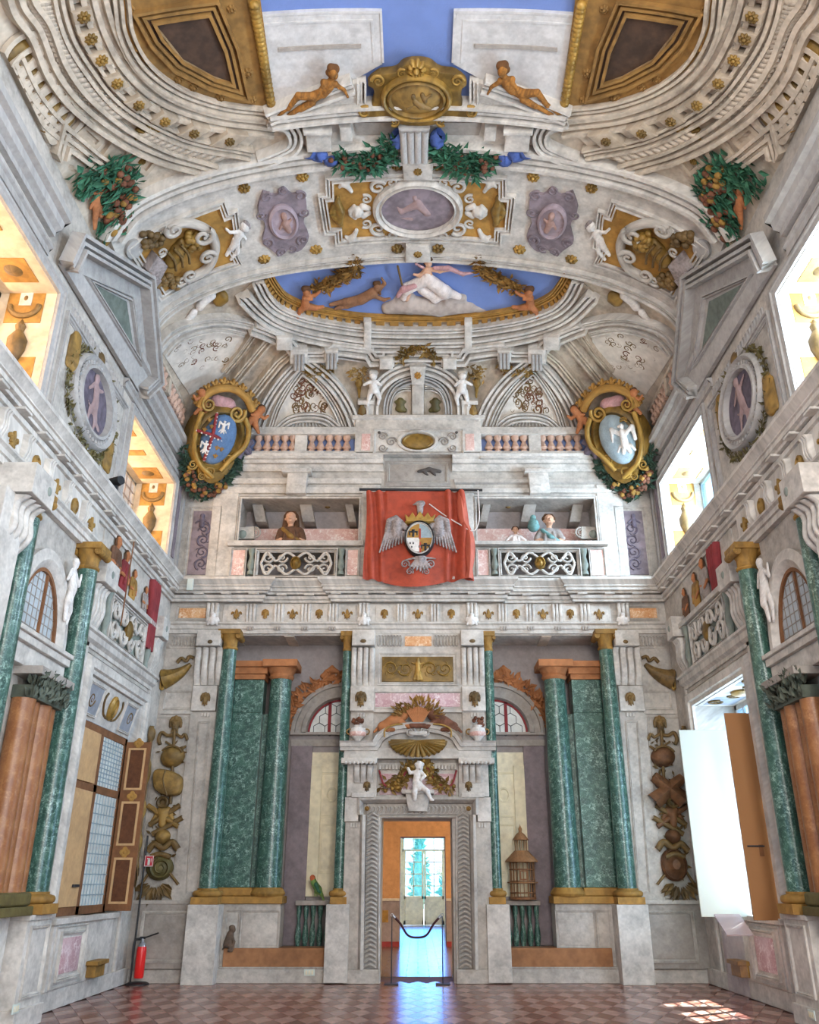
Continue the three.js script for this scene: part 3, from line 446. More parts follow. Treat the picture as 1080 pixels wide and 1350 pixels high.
function vineG(S, r, n, w, seed0) {                                  // running foliage scrolls that fill a rectangle
  const u0 = r[0][0], u1 = r[1][0], v0 = r[0][1], v1 = r[2][1], W = u1 - u0, H = v1 - v0, gs = [], horiz = W > H, R = Math.min(W, H) * 0.44, len = horiz ? W : H, step = len / n;
  for (let i = 0; i < n; i++) { const c = horiz ? [u0 + (i + 0.5) * step, (v0 + v1) / 2] : [(u0 + u1) / 2, v0 + (i + 0.5) * step], Q = Math.min(R, step * 0.5), f = i % 2 ? 1 : -1; gs.push(scroll(S, c[0], c[1], Q, { inPx: false, a0: horiz ? (f > 0 ? 3.4 : 2.9) : (f > 0 ? -1.3 : -1.8), dir: f, turns: 1.5, w })); for (let k = 0; k < 5; k++) { const a = k * 1.25 + i; gs.push(tube(S, [[c[0] + Q * 0.75 * Math.cos(a), c[1] + Q * 0.75 * Math.sin(a)], [c[0] + Q * 1.0 * Math.cos(a + 0.3), c[1] + Q * 1.0 * Math.sin(a + 0.3)], [c[0] + Q * 1.08 * Math.cos(a + 0.6), c[1] + Q * 1.08 * Math.sin(a + 0.6)]], Q * w * 0.7, { sides: 5, seg: 5, taper: (t) => 1 - 0.7 * t })); } }
  return gs;
}
const shellG = (S, x, y, r, d, { down = true, n = 11, s = -1, wide = 1 } = {}) => { const c = S.px(mx(s, x), y), R = r * sc(S, mx(s, x), y), gs = []; for (let i = 0; i < n; i++) { const a = (down ? Math.PI : 0) + (i + 0.5) / n * Math.PI, q = 0.86 + 0.14 * Math.sin((i + 0.5) / n * Math.PI); gs.push(tube(S, [[c[0], c[1], d * 0.4], [c[0] + wide * R * 0.5 * Math.cos(a), c[1] + R * 0.5 * Math.sin(a), d], [c[0] + wide * R * q * Math.cos(a), c[1] + R * q * Math.sin(a), d * 0.7]], R * 0.15, { sides: 6, seg: 8, taper: (t) => 0.3 + 0.8 * t })); } gs.push(ext(S, arc(c, R * 0.95 * wide, R * 0.95, down ? Math.PI : 0, down ? 2 * Math.PI : Math.PI, 24), 0, d * 0.5)); return gs; };
function person(S, cx, cy, h, o) {                                   // a half-length figure; h is the height in pixels from its sleeve to its crown
  const { s = -1, tilt = 0, arm = 0, hairCaps = [], cloth = M.red, skin = M.skinPale, hair = M.hair, label, drape } = o, k = h / 20, t = thing('person', label, 'person', o.group);
  const X0 = tilt, cap = (a) => a.map((c) => c.map((v) => v * k));
  part(t, 'body', blob(S, cx, cy, cap([[X0, -15, 3, X0, -12.6, 2.4, 3, 3.3], [X0, -14.2, 0.5, X0, -13, 0.8, 6, 6.8], [X0 - 1.2, -14.8, 0.7, X0 - 1.2, -14.8, 0.7, 5.4], [X0 + 1.2, -14.8, 0.7, X0 + 1.2, -14.8, 0.7, 5.4], [X0 - 0.8, -11.7, 0.6, X0 + 0.8, -11.7, 0.6, 5.6], [X0 - 3, -14.3, 0.8, X0 - 3, -13.4, 0.7, 2.6], [X0 + 3, -14.3, 0.8, X0 + 3, -13.4, 0.7, 2.6], [X0, -11, 1.6, X0 * 0.5, -8, 2, 2], [X0 * 0.5 - 4.5, -6.5, 2.2, X0 * 0.5 + 4.5, -6.5, 2.2, 1.6], [0, -6, 3.6, 0, 0, 4.6, 1.4], [X0 * 0.5 - 5.4, -6, 1.9, -7 - arm, -1.2, 1.5, 2, 3], [-7 - arm, -1.2, 1.5, -2.5 - arm, 0.4, 1.1, 3, 4.6], [X0 * 0.5 + 5.4, -6, 1.9, 7 + arm, -1.2, 1.5, 2, 3], [7 + arm, -1.2, 1.5, 3 + arm, 0.6, 1.1, 3, 4.6], [-2.2 - arm, 0.6, 0.8, -0.8 - arm, 1.2, 0.4, 5], [3 + arm, 0.8, 0.8, 1.4 + arm, 1.3, 0.4, 5]]), { k: 0.45 * k, res: 60, s }), skin);
  part(t, 'hair', blob(S, cx, cy, cap([[X0 - 2.6, -15.6, 1.8, X0 + 2.6, -15.6, 1.8, 2.2], [X0 - 1.6, -17.2, 1.7, X0 + 1.6, -17.2, 1.7, 2.6], [X0, -16, 2.6, X0, -14, 2.4, 0.6], ...hairCaps.map((c) => [X0 + c[0], ...c.slice(1, 3), X0 + (c[3] ?? c[0]), ...c.slice(4)])]), { k: 0.8 * k, res: 34, s }), hair);
  part(t, 'clothing', blob(S, cx, cy, cap([[X0 * 0.5 - 4.6, -6.4, 2.7, X0 * 0.5 + 4.6, -6.4, 2.7, 1.5], [0, -5.4, 4.4, 0, 0.4, 5.4, 1.2], [X0 * 0.5 - 5.4, -6, 2.4, -6.8 - arm, -1.8, 2.1, 1.9, 2.8], [X0 * 0.5 + 5.4, -6, 2.4, 6.8 + arm, -1.8, 2.1, 1.9, 2.8], [-2.4, -5, 0.8, -3.6, 1, 1, 5.6, 6], [2.2, -5, 0.8, 2.8, 1, 1, 5.6, 6]]), { k: 0.7 * k, res: 44, s }), cloth);
  if (drape) part(t, 'sash', blob(S, cx, cy, cap([[-4.5, -7, 1.2, 0, -2, 1.4, 4.4, 6.4], [0, -2, 1.4, 5.4, 0.6, 1.3, 6.4, 4.4]]), { k: k, res: 26, s }), drape);
  return t;
}
function putto(S, cx, cy, caps, hairCaps, o) { const t = thing(o.name || 'putto', o.label, 'sculpture', o.group); part(t, 'body', blob(S, cx, cy, caps, { k: o.k || 1.0, res: o.res ? Math.round(o.res * 1.25) : 54, s: o.s || -1, size: o.size || 1, lift: o.lift || 0 }), o.mat); if (hairCaps) part(t, 'hair', blob(S, cx, cy, hairCaps, { k: 1.2, res: 24, s: o.s || -1, size: o.size || 1, lift: o.lift || 0 }), o.hair || M.hair); return t; }

// ------------------------------------------------------------------ end wall: plinth, dado, loggia bays
struct('baseboard_end', [box(-A, doorX0 - 0.5, 0, yE(1278), 0, 0.05, 0.01), box(doorX1 + 0.5, A, 0, yE(1278), 0, 0.05, 0.01)], M.plaster, 'pale stone plinth along the end wall', 'baseboard');
const yCap0 = yE(859), yCap1 = yE(834), yBase1 = yE(1171), yPl = yE(1181), yPed = yE(1192);
function column(o) {                                                 // a green marble column with gilt base and capital, standing at (x, z)
  const { x, z, r0, r1, y0, y1, y2, yb, label, s, group } = o, t = thing('column', label, 'column', group), H = y1 - y0;
  const sh = []; for (let i = 0; i <= 14; i++) { const q = i / 14; sh.push([r0 + (r1 - r0) * Math.pow(q, 1.4), y0 + H * q]); }
  part(t, 'shaft', lathe([[0.001, y0], ...sh, [0.001, y1]], x, 0, z, 32), M.green);
  const R = r0 * 1.36, hb = y0 - yb, p = [[0.001, yb + hb * 0.45], [R, yb + hb * 0.45]]; for (let i = 0; i <= 6; i++) { const a = -Math.PI / 2 + i / 6 * Math.PI; p.push([R * 0.94 + hb * 0.2 * Math.cos(a), yb + hb * 0.66 + hb * 0.2 * Math.sin(a)]); } p.push([r0 * 1.1, y0 - hb * 0.1], [r0 * 1.12, y0], [0.001, y0]);
  const b = part(t, 'base', lathe(p, x, 0, z, 28), M.ochre); part(b, 'plinth', box(x - R * 1.06, x + R * 1.06, yb, yb + hb * 0.46, z - R * 1.06, z + R * 1.06, 0.008), M.ochrePale);
  const c = part(t, 'capital', lathe([[0.001, y1], [r1 * 1.0, y1], [r1 * 1.16, y1 + 0.02], [r1 * 1.16, y1 + 0.045], [r1 * 1.0, y1 + 0.06], [r1 * 1.02, y1 + (y2 - y1) * 0.45], [r1 * 1.3, y1 + (y2 - y1) * 0.62], [r1 * 1.55, y1 + (y2 - y1) * 0.76], [0.001, y1 + (y2 - y1) * 0.76]], x, 0, z, 28), M.ochre);
  part(c, 'abacus', [box(x - r1 * 1.62, x + r1 * 1.62, y1 + (y2 - y1) * 0.74, y2, z - r1 * 1.62, z + r1 * 1.62, 0.012), ...[-1, 1].map((q) => { const g = new THREE.CylinderGeometry(r1 * 0.42, r1 * 0.42, r1 * 2.9, 14).toNonIndexed(); g.rotateX(Math.PI / 2); g.translate(x + q * r1 * 1.36, y1 + (y2 - y1) * 0.66, z); return g; })], M.ochre);
  return t;
}
for (const s of [-1, 1]) {
  const w = WHICH(s), g1 = (S, ...a) => rect(S, ...a, s);
  // dado between the corner and the bay, with its raised panel
  const d = structG('trim_dado', 'panelled stone dado under the trophy ' + w, 'trim');
  const dr = g1(E0, 172, 1190, 283, 1277); part(d, 'block', boxS(E0, dr, 0, 0.1, 0.01), M.grey);
  part(d, 'panel', boxS(E(0.1), g1(E(0.1), 193, 1206, 270, 1264), 0, 0.012, 0.006), M.grey); part(d, 'panel_frame', mould(E(0.1), g1(E(0.1), 190, 1203, 273, 1267), frameP(0.05, 0.03), true), M.plaster);
  part(d, 'rail', mould(E0, L(E0, [168, 1189, 284, 1189], s), [[-0.03, 0], [-0.03, 0.12], [0.03, 0.14], [0.03, 0]]), M.plaster);
  // column pedestal, in front of the bay's edge
  const xo = xE(mx(s, 274), 1170, 0.12), r0 = 12.4 * sc(E(0.12), 274, 1170);
  part(d, 'pedestal', box(xo - 0.27, xo + 0.27, 0, yPed, -0.1, 0.33, 0.01), M.white);
  column({ x: xo, z: 0.08, r0, r1: r0 * 0.82, y0: yBase1, y1: yCap0, y2: yCap1, yb: yPed, label: 'tall green marble column beside the hanging trophy ' + w });
  // inner column next to the door surround
  const xi = xE(mx(s, 447), 1170, 0.06), ri = 7.6 * sc(E(0.06), 447, 1170);
  part(d, 'pedestal', box(xi - 0.2, xi + 0.2, 0.02, yPed, -0.25, 0.2, 0.01), M.white);
  column({ x: xi, z: 0.0, r0: ri, r1: ri * 0.8, y0: yBase1, y1: yCap0, y2: yCap1, yb: yPed, label: 'slender green marble column between door surround and loggia ' + w });
  // inside the bay
  const fl = s < 0 ? [bayX0 - 0.3, bayX1 + 0.2] : [-bayX1 - 0.2, -bayX0 + 0.3];
  struct('floor_loggia', box(fl[0], fl[1], bayY0 - 0.2, bayY0 - 0.005, ZB, 0), M.brick, 'brick red floor of the loggia bay ' + w, 'floor');
  { const q = s < 0 ? [xE(294, 1262, -0.04), xE(430, 1262, -0.04)] : [xE(672, 1262, -0.04), xE(808, 1262, -0.04)]; struct('floor_loggia', box(q[0], q[1], bayY0 - 0.01, yE(1250, -0.04), -0.5, -0.03, 0.01), M.brick, 'brick red step before the loggia pedestal ' + w, 'floor'); }
  struct('ceiling_loggia', box(fl[0] - 0.2, fl[1] + 0.2, bayY1 + 0.25, bayY1 + 0.35, ZB, -0.1), M.plaster, 'coffered soffit of the loggia bay ' + w, 'ceiling');
  { const c = structG('trim_soffit', 'moulded beams of the loggia soffit ' + w, 'trim'); const X0 = s < 0 ? bayX0 : -bayX1, W = bayX1 - bayX0; for (const q of [0.05, 0.5, 0.95]) part(c, 'beam', box(X0 + W * q - 0.1, X0 + W * q + 0.1, bayY1 - 0.02, bayY1 + 0.26, ZB, -0.02, 0.01), q === 0.5 ? M.warm : M.plaster); part(c, 'beam', box(X0, X0 + W, bayY1 + 0.02, bayY1 + 0.26, -0.6, -0.44, 0.01), M.plaster); }
  // arch and door opening in the back wall
  const B = E(ZB), cA = B.px(mx(s, 450), 967), Ro = 66 * sc(B, 450, 967), Ri = 44 * sc(B, 450, 967), ar = structG('trim_arch', 'moulded stone arch with leaded lunette in the loggia ' + w, 'trim');
  part(ar, 'archivolt', mould(B, arc(cA, (Ro + Ri) / 2, (Ro + Ri) / 2, 0, Math.PI, 30), [[-(Ro - Ri) / 2, 0], [-(Ro - Ri) / 2, 0.1], [-(Ro - Ri) * 0.28, 0.1], [-(Ro - Ri) * 0.24, 0.06], [(Ro - Ri) * 0.1, 0.06], [(Ro - Ri) * 0.14, 0.12], [(Ro - Ri) * 0.4, 0.12], [(Ro - Ri) / 2, 0]]), M.grey);
  part(ar, 'lunette_glass', ext(B, arc(cA, Ri, Ri, 0, Math.PI, 24), 0, 0.02), M.frostLit);
  const hex = []; const hr = Ri / 5.2; for (let i = -6; i <= 6; i++) for (let j = 0; j <= 6; j++) { const hx = cA[0] + (i + (j % 2) * 0.5) * hr * 1.73, hy = cA[1] + hr * 0.6 + j * hr * 1.5; if (Math.hypot(hx - cA[0], hy - cA[1]) < Ri - hr * 0.9) hex.push(mould(B, arc([hx, hy], hr, hr, Math.PI / 6, Math.PI / 6 + 2 * Math.PI * 5 / 6, 5), [[-0.006, 0.02], [-0.006, 0.03], [0.006, 0.03], [0.006, 0.02]], true)); } part(ar, 'lead_came', hex, M.steel);
  part(ar, 'glazing_bar', [mould(B, arc(cA, Ri - 0.02, Ri - 0.02, 0, Math.PI, 24), fillet(0.035, 0.05)), mould(B, [[cA[0] + s * Ri * 0.36 , cA[1]], [cA[0] + s * Ri * 0.36, cA[1] + Ri * 0.92]], fillet(0.06, 0.05))], M.redDark);
  part(ar, 'crest', [leaves(B, arc(cA, Ro * 1.1, Ro * 1.1, s < 0 ? Math.PI * 0.95 : Math.PI * 0.05, Math.PI * 0.5, 46).flatMap((p) => [0, 1, 2].map(() => [p[0] + rnd(-0.06, 0.06), p[1] + rnd(-0.06, 0.06), rnd(0.02, 0.1)])), 0.2, 1), blob(B, mx(s, 438), 884, [[0, 0, 5, 0, 0, 5, 2], [-7, 2, 3, -3, 0, 3, 2], [7, 2, 3, 3, 0, 3, 2], [-12, 8, 3.4, -7, 3, 3, 2], [0, -5, 2, 0, 0, 3, 2]], { res: 26 })], M.orangeCap);
  part(ar, 'impost', [mould(B, L(B, [384, 968, 460, 968], s), fillet(0.05, 0.12)), mould(B, L(B, [384, 980, 460, 980], s), [[-0.06, 0], [-0.06, 0.05], [0.06, 0.09], [0.06, 0]])], M.grey);
  part(ar, 'side_pilaster', boxS(B, g1(B, 385, 984, 400, 1246), 0, 0.07), M.mauve);
  const op = structG('door_' + (s < 0 ? 2 : 3), 'doorway with sunlight painted cream at the back of the loggia ' + w, 'door');
  part(op, 'painted_sun_panel', boxS(B, g1(B, 401, 992, 460, 1182), 0, 0.02), M.cream); part(op, 'inner_pilaster', boxS(B, g1(B, 408, 1010, 418, 1182), 0.02, 0.06), M.creamPale);  // bright cream stands in for sunlight in the doorway
  part(op, 'carved_panel', [mould(B, g1(B, 424, 1020, 452, 1076), frameP(0.05, 0.03), true), mould(B, g1(B, 424, 1088, 452, 1150), frameP(0.05, 0.03), true), oval(B, mx(s, 438), 1048, 8, 10, [[1, 0.02], [1, 0.05], [0.8, 0.05], [0.7, 0.03], [0.01, 0.05]], 20)], M.creamPale);
  // pier and inner column, set back, on one gilt base
  const Q = E(ZM), qx = (px, py) => xE(mx(s, px), py, ZM), ym1 = yE(898, ZM), ym0 = yE(1170, ZM), yd = yE(941, ZM);
  const pier = thing('pier', 'square green marble pier set back in the loggia ' + w, 'pier'), pc = qx(323, 1000), pw = 20 * sc(Q, 323, 1000);
  part(pier, 'shaft', box(pc - pw, pc + pw, ym0, yd, ZM - 0.2, ZM + 0.14, 0.012), M.green); part(pier, 'upper_shaft', box(pc - pw, pc + pw, yd, ym1, ZM - 0.2, ZM + 0.14, 0.012), M.green);
  const cs = s < 0 ? 1 : -1; part(pier, 'edge_strip', box(pc + cs * (pw - 0.005), pc + cs * (pw + 0.1), ym0, yd, ZM - 0.22, ZM - 0.02, 0.01), M.green);
  const capH = yE(876, ZM) - ym1, cb = (x, r, y) => box(x - r, x + r, y, y + capH * 0.25, ZM - r, ZM + r * 0.7, 0.01);
  part(pier, 'capital', [box(pc - pw * 1.05, pc + pw * 1.05, ym1, ym1 + capH * 0.3, ZM - 0.24, ZM + 0.18, 0.01), box(pc - pw * 1.2, pc + pw * 1.2, ym1 + capH * 0.3, ym1 + capH * 0.7, ZM - 0.26, ZM + 0.22, 0.015), box(pc - pw * 1.35, pc + pw * 1.35, ym1 + capH * 0.7, ym1 + capH * 1.05, ZM - 0.28, ZM + 0.27, 0.01)], M.orangeCap);
  const col = thing('column', 'round green marble column set back in the loggia ' + w, 'column'), ccx = (qx(368, 930) + qx(356, 1168)) / 2, cr = 16 * sc(Q, 360, 1080), CZ = ZM + 0.06;
  part(col, 'shaft', lathe([[0.001, ym0], [cr * 1.06, ym0], [cr, ym0 + (yd - ym0) * 0.6], [cr * 0.94, yd], [0.001, yd]], ccx, 0, CZ, 32), M.green); part(col, 'upper_shaft', lathe([[0.001, yd], [cr * 0.94, yd], [cr * 0.9, ym1], [0.001, ym1]], ccx, 0, CZ, 32), M.green);
  part(col, 'capital', [lathe([[0.001, ym1], [cr * 0.95, ym1], [cr * 1.1, ym1 + capH * 0.15], [cr * 1.0, ym1 + capH * 0.3], [cr * 1.3, ym1 + capH * 0.65], [0.001, ym1 + capH * 0.66]], ccx, 0, CZ, 28), box(ccx - cr * 1.5, ccx + cr * 1.5, ym1 + capH * 0.64, ym1 + capH * 1.05, CZ - cr * 1.5, CZ + cr * 1.5, 0.01)], M.orangeCap);
  const yq0 = yE(1191, ZM), bs = (s < 0 ? [pc - pw - 0.1, ccx + cr * 1.35] : [ccx - cr * 1.35, pc + pw + 0.1]);
  const hB = ym0 - yq0; part(col, 'base', [lathe([[0.001, yq0 + hB * 0.45], [cr * 1.3, yq0 + hB * 0.45], [cr * 1.42, yq0 + hB * 0.62], [cr * 1.3, yq0 + hB * 0.8], [cr * 1.12, ym0], [0.001, ym0]], ccx, 0, CZ, 28)], M.ochre);
  part(pier, 'base', [box(pc - pw - 0.06, pc + pw + 0.06, yq0 + hB * 0.46, ym0, ZM - 0.2, ZM + 0.2, 0.03)], M.ochrePale);
  const ped = structG('trim_pedestal', 'panelled pedestal under the set back pier ' + w, 'trim'); part(ped, 'block', box(bs[0] + 0.03, bs[1] - 0.03, bayY0, yq0, ZM - 0.26, ZM + 0.24, 0.01), M.plaster);
  part(ped, 'gilt_plinth', box(bs[0], bs[1], yq0, yq0 + hB * 0.46, ZM - 0.28, ZM + 0.3, 0.01), M.ochrePale); const PF = E(ZM + 0.24); for (const [a, b] of [[299, 313], [319, 366]]) { part(ped, 'panel', boxS(PF, g1(PF, a + 2, 1204, b - 2, 1246), 0, 0.008, 0.003), M.plaster); part(ped, 'panel_frame', mould(PF, g1(PF, a, 1201, b, 1249), frameP(0.04, 0.02), true), M.plaster); }
  part(ped, 'step', box(s < 0 ? bs[0] - 0.1 : bs[1] - 0.25, s < 0 ? bs[0] + 0.25 : bs[1] + 0.1, bayY0, yE(1252), ZM + 0.24, 0.03, 0.01), M.white);
  // small balustrade at the back
  const BL = E(-0.58), bal = thing('balustrade', 'short dark green balustrade at the back of the loggia ' + w, 'balustrade'), yb0 = bayY0, yb1 = yE(1187, -0.58), bxa = xE(mx(s, 390), 1200, -0.58), bxb = xE(mx(s, 446), 1200, -0.58), x0 = Math.min(bxa, bxb), x1 = Math.max(bxa, bxb);
  part(bal, 'rail', box(x0, x1, yb1 - 0.08, yb1, -0.7, -0.46, 0.015), M.grey); part(bal, 'plinth', box(x0, x1, yb0, yb0 + 0.14, -0.7, -0.46, 0.01), M.grey);
  const hb2 = yb1 - yb0 - 0.22; for (let i = 0; i < 6; i++) part(bal, 'baluster', lathe([[0.001, 0], [0.05, 0], [0.05, 0.05], [0.025, 0.08], [0.06, hb2 * 0.35], [0.025, hb2 * 0.7], [0.045, hb2 * 0.85], [0.045, hb2], [0.001, hb2]].map(([a, b]) => [a, b]), x0 + (x1 - x0) * (i + 0.5) / 6, yb0 + 0.14, -0.58, 12), M.green);
  // pilaster with consoles, at the corner side of the bay
  const pil = structG('trim_pilaster', 'pilaster with console and small gilt mask ' + w, 'trim');
  part(pil, 'pilaster', boxS(E0, g1(E0, 252, 940, 281, 1188), 0, 0.05, 0.01), M.plaster); part(pil, 'panel_frame', mould(E(0.05), L(E(0.05), [262, 952, 276, 952, 259, 1176, 246, 1176], s), frameP(0.04, 0.025), true), M.plaster);
  part(pil, 'mask_block', boxS(E0, g1(E0, 256, 905, 285, 938), 0, 0.09, 0.012), M.white); part(pil, 'guttae', [267, 271, 275].map((x) => boxS(E(0.05), g1(E(0.05), x - 1.2, 940, x + 1.2, 945), 0, 0.03, 0.004)), M.white);
  part(pil, 'mask', maskG(E(0.09), 271, 922, 18, s), M.bronze); part(pil, 'console', consoleG(E0, g1(E0, 260, 857, 293, 904), 0.28), M.white);
  part(pil, 'knob_block', boxS(E0, g1(E0, 265, 836, 294, 856), 0, 0.3, 0.012), M.white); part(pil, 'knob', oval(E(0.3), mx(s, 277), 846, 3.4, 2.6, dome(0.02), 16), M.bronze);
  part(pil, 'fluted_panel', [boxS(E0, g1(E0, 224, 836, 262, 855), 0, 0.02), ...flutes(E(0.02), g1(E(0.02), 227, 839, 259, 852), 8, 0.025)], M.plaster);
  part(pil, 'corner_panel', [mould(E0, g1(E0, 219, 912, 252, 934), frameP(0.05, 0.025), true), mould(E0, L(E0, [212, 940, 254, 940], s), fillet(0.05, 0.05))], M.plaster);
  part(pil, 'trophy_field', mould(E0, L(E0, [206, 946, 246, 946, 238, 1182, 183, 1182], s), frameP(0.05, 0.025), true), M.plaster);
}
// ------------------------------------------------------------------ doorway surround in the middle of the end wall
const sym = (S, x0, y0, x1, y1) => rect(S, x0, y0, x1, y1);
{
  const d = structG('trim_door', 'carved stone surround of the central doorway', 'trim');
  for (const s of [-1, 1]) {
    const g = (S, ...a) => rect(S, ...a, s);
    part(d, 'outer_jamb', boxS(E0, g(E0, 456, 1084, 473, 1277), 0, 0.12, 0.012), M.plaster);
    part(d, 'inner_jamb', mould(E0, L(E0, [476, 1277, 479, 1075], s), [[-0.05, 0], [-0.05, 0.2], [0, 0.22], [0.05, 0.12], [0.05, 0]]), M.plaster);
    const ls = E(0.05), lr = g(ls, 484, 1072, 496, 1277); part(d, 'leaf_strip', boxS(E0, lr, 0, 0.05), M.greyStone);
    const lv = []; for (let i = 0; i < 34; i++) { const v = lr[0][1] + (lr[2][1] - lr[0][1]) * (i + 0.5) / 34, c = (lr[0][0] + lr[1][0]) / 2, w = (lr[1][0] - lr[0][0]) * 0.45; lv.push(tube(ls, [[c - w, v - 0.02], [c, v + 0.03, 0.05], [c + w, v - 0.02]], 0.022, { sides: 5, seg: 6 })); } part(d, 'carved_leaf', lv, M.plaster);
    part(d, 'edge_bead', mould(E0, L(E0, [499.5, 1296, 500, 1077], s), bead(0.05, 0.07)), M.white);
    part(d, 'plinth_block', boxS(E0, g(E0, 453, 1277, 500, 1296), 0, 0.16, 0.01), M.plaster);
    part(d, 'ear', boxS(E0, g(E0, 456, 1052, 473, 1084), 0, 0.17, 0.012), M.white); part(d, 'corner_rosette', boss(E(0.18), mx(s, 484), 1066, 3.2), M.ochre);
    part(d, 'guttae', [463, 466.5, 470].map((x) => boxS(E(0.12), g(E(0.12), x - 1.1, 1085, x + 1.1, 1091), 0, 0.03, 0.004)), M.white);
    // brackets that carry the pediment
    const br = g(E0, 459, 1010, 494, 1051); part(d, 'bracket', [boxS(E0, g(E0, 459, 1005, 497, 1051), 0, 0.12, 0.01), ...consoleG(E(0.12), g(E(0.12), 467, 1010, 492, 1032), 0.22, 3), boxS(E(0.1), g(E(0.1), 464, 1046, 494, 1052), 0, 0.12)], M.white); part(d, 'bracket_mask', maskG(E(0.14), 484, 1037, 13, s), M.bronze);
    part(d, 'capping', [boxS(E0, g(E0, 452, 1002, 498, 1009), 0, 0.34, 0.01), ...Array.from({ length: 8 }, (_, i) => oval(E(0.34), mx(s, 456 + i * 5.4), 1005.5, 2.2, 2.4, dome(0.03), 8))], M.white);
    part(d, 'console', consoleG(E0, g(E0, 464, 857, 494, 905), 0.26), M.white); part(d, 'knob_block', boxS(E0, g(E0, 466, 835, 495, 855), 0, 0.28, 0.012), M.white); part(d, 'knob', oval(E(0.28), mx(s, 479), 845, 4, 2.6, dome(0.02), 16), M.bronze);
    part(d, 'mask_block', boxS(E0, g(E0, 463, 907, 493, 939), 0, 0.16, 0.012), M.white); part(d, 'mask', maskG(E(0.16), 476, 922, 21, s), M.bronze);
    part(d, 'side_strip', boxS(E0, g(E0, 463, 939, 492, 981), 0, 0.06, 0.01), M.plaster); part(d, 'guttae', [472, 476, 480].map((x) => boxS(E(0.06), g(E(0.06), x - 1.2, 940, x + 1.2, 946), 0, 0.04, 0.004)), M.white);
    part(d, 'fluted_panel', flutes(E(0.04), g(E(0.04), 498, 838, 530, 852), 8, 0.03), M.plaster);
    const v = thing('urn', 'white urn with gilt fruit standing on the door pediment ' + WHICH(s), 'urn'), vx = xE(mx(s, 472), 970, 0.2), k = 1 * sc(E(0.2), 472, 970), vy = yE(981, 0.2);
    part(v, 'body', lathe([[0.001, 0], [6 * k, 0], [6 * k, 2 * k], [3 * k, 4 * k], [8 * k, 9 * k], [11 * k, 15 * k], [9.5 * k, 20 * k], [5 * k, 22 * k], [6.5 * k, 24 * k], [0.001, 24 * k]], vx, vy, 0.2, 24), M.skinWhite);
    for (const q of [-1, 1]) { const g = new THREE.TorusGeometry(3.4 * k, 0.9 * k, 6, 14).toNonIndexed(); g.translate(vx + q * 11.5 * k, vy + 16 * k, 0.2); part(v, 'handle', g, M.ochre); }
    const fs = E(0.2), fc = fs.px(mx(s, 472), 954), sp = []; for (let i = 0; i < 16; i++) sp.push([fc[0] + rnd(-7, 7) * k, fc[1] + rnd(-4, 8) * k * 0.9, rnd(-3, 4) * k, rnd(0.7, 1.2)]); part(v, 'fruit', balls(fs, sp, 2.6 * k), M.fruit); part(v, 'band', lathe([[9.2 * k, 9.6 * k], [10.6 * k, 11 * k], [11.3 * k, 14 * k], [10.9 * k, 15 * k]], vx, vy, 0.2, 24), M.pinkM);
  }
  part(d, 'lintel', [mould(E0, L(E0, [476, 1075, 476, 1056, 626, 1056, 626, 1075]), [[-0.06, 0], [-0.06, 0.18], [-0.01, 0.22], [0.05, 0.1], [0.05, 0]].map(([a, b]) => [-a, b]).reverse()), mould(E0, L(E0, [500, 1077, 602, 1077]), bead(0.05, 0.07))], M.plaster);
  part(d, 'leaf_lintel', [boxS(E0, sym(E0, 484, 1060, 618, 1074), 0, 0.05), ...Array.from({ length: 24 }, (_, i) => { const S = E(0.05), a = S.px(488 + i * 5.4, 1063), b = S.px(490 + i * 5.4, 1067), c = S.px(487 + i * 5.4, 1072); return tube(S, [a, [b[0], b[1], 0.04], c], 0.022, { sides: 5, seg: 6 }); })], M.plaster);
  part(d, 'field', boxS(E0, sym(E0, 494, 1006, 608, 1052), 0, 0.03), M.white); part(d, 'marble_field', boxS(E(0.03), sym(E(0.03), 501, 1020, 601, 1048), 0, 0.012), M.rose);
  part(d, 'dentil', Array.from({ length: 24 }, (_, i) => boxS(E(0.03), sym(E(0.03), 500 + i * 4.3, 1009, 502.6 + i * 4.3, 1015), 0, 0.07, 0.005)), M.white);
  part(d, 'keystone', [ext(E0, L(E0, [534, 1044, 568, 1044, 563, 1071, 539, 1071]), 0, 0.24, { bev: 0.015 }), boxS(E0, sym(E0, 530, 1043, 572, 1048), 0, 0.3, 0.01)], M.white);
  // segmental pediment
  const c0 = (S) => smooth(L(S, [495, 985, 503, 973, 521, 964, 551, 961, 581, 964, 599, 973, 607, 985]), 30);
  part(d, 'tympanum', ext(E0, [...L(E0, [495, 1001]), ...c0(E0), ...L(E0, [607, 1001])], 0, 0.14), M.white);
  part(d, 'pediment_cornice', mould(E(0), [...L(E0, [450, 985, 489, 985]), ...c0(E0), ...L(E0, [613, 985, 652, 985])], [[-0.09, 0], [-0.09, 0.26], [-0.03, 0.28], [-0.03, 0.34], [0.03, 0.36], [0.06, 0.4], [0.06, 0]]), M.white);
  part(d, 'frieze_block', boxS(E0, sym(E0, 455, 988, 647, 1002), 0, 0.22, 0.01), M.white);
  part(d, 'shell', shellG(E(0.22), 551, 977, 21, 0.1, { n: 15, wide: 1.95 }), M.gold);
  part(d, 'strap_scroll', [scroll(E(0.3), 541, 965, 7, { dir: -1, a0: 1.2, w: 0.22 }), scroll(E(0.3), 561, 965, 7, { dir: 1, a0: 1.9, w: 0.22 }), blob(E(0.3), 551, 966, [[-10, 1, 3, 10, 1, 3, 1]], { res: 20 })], M.white);
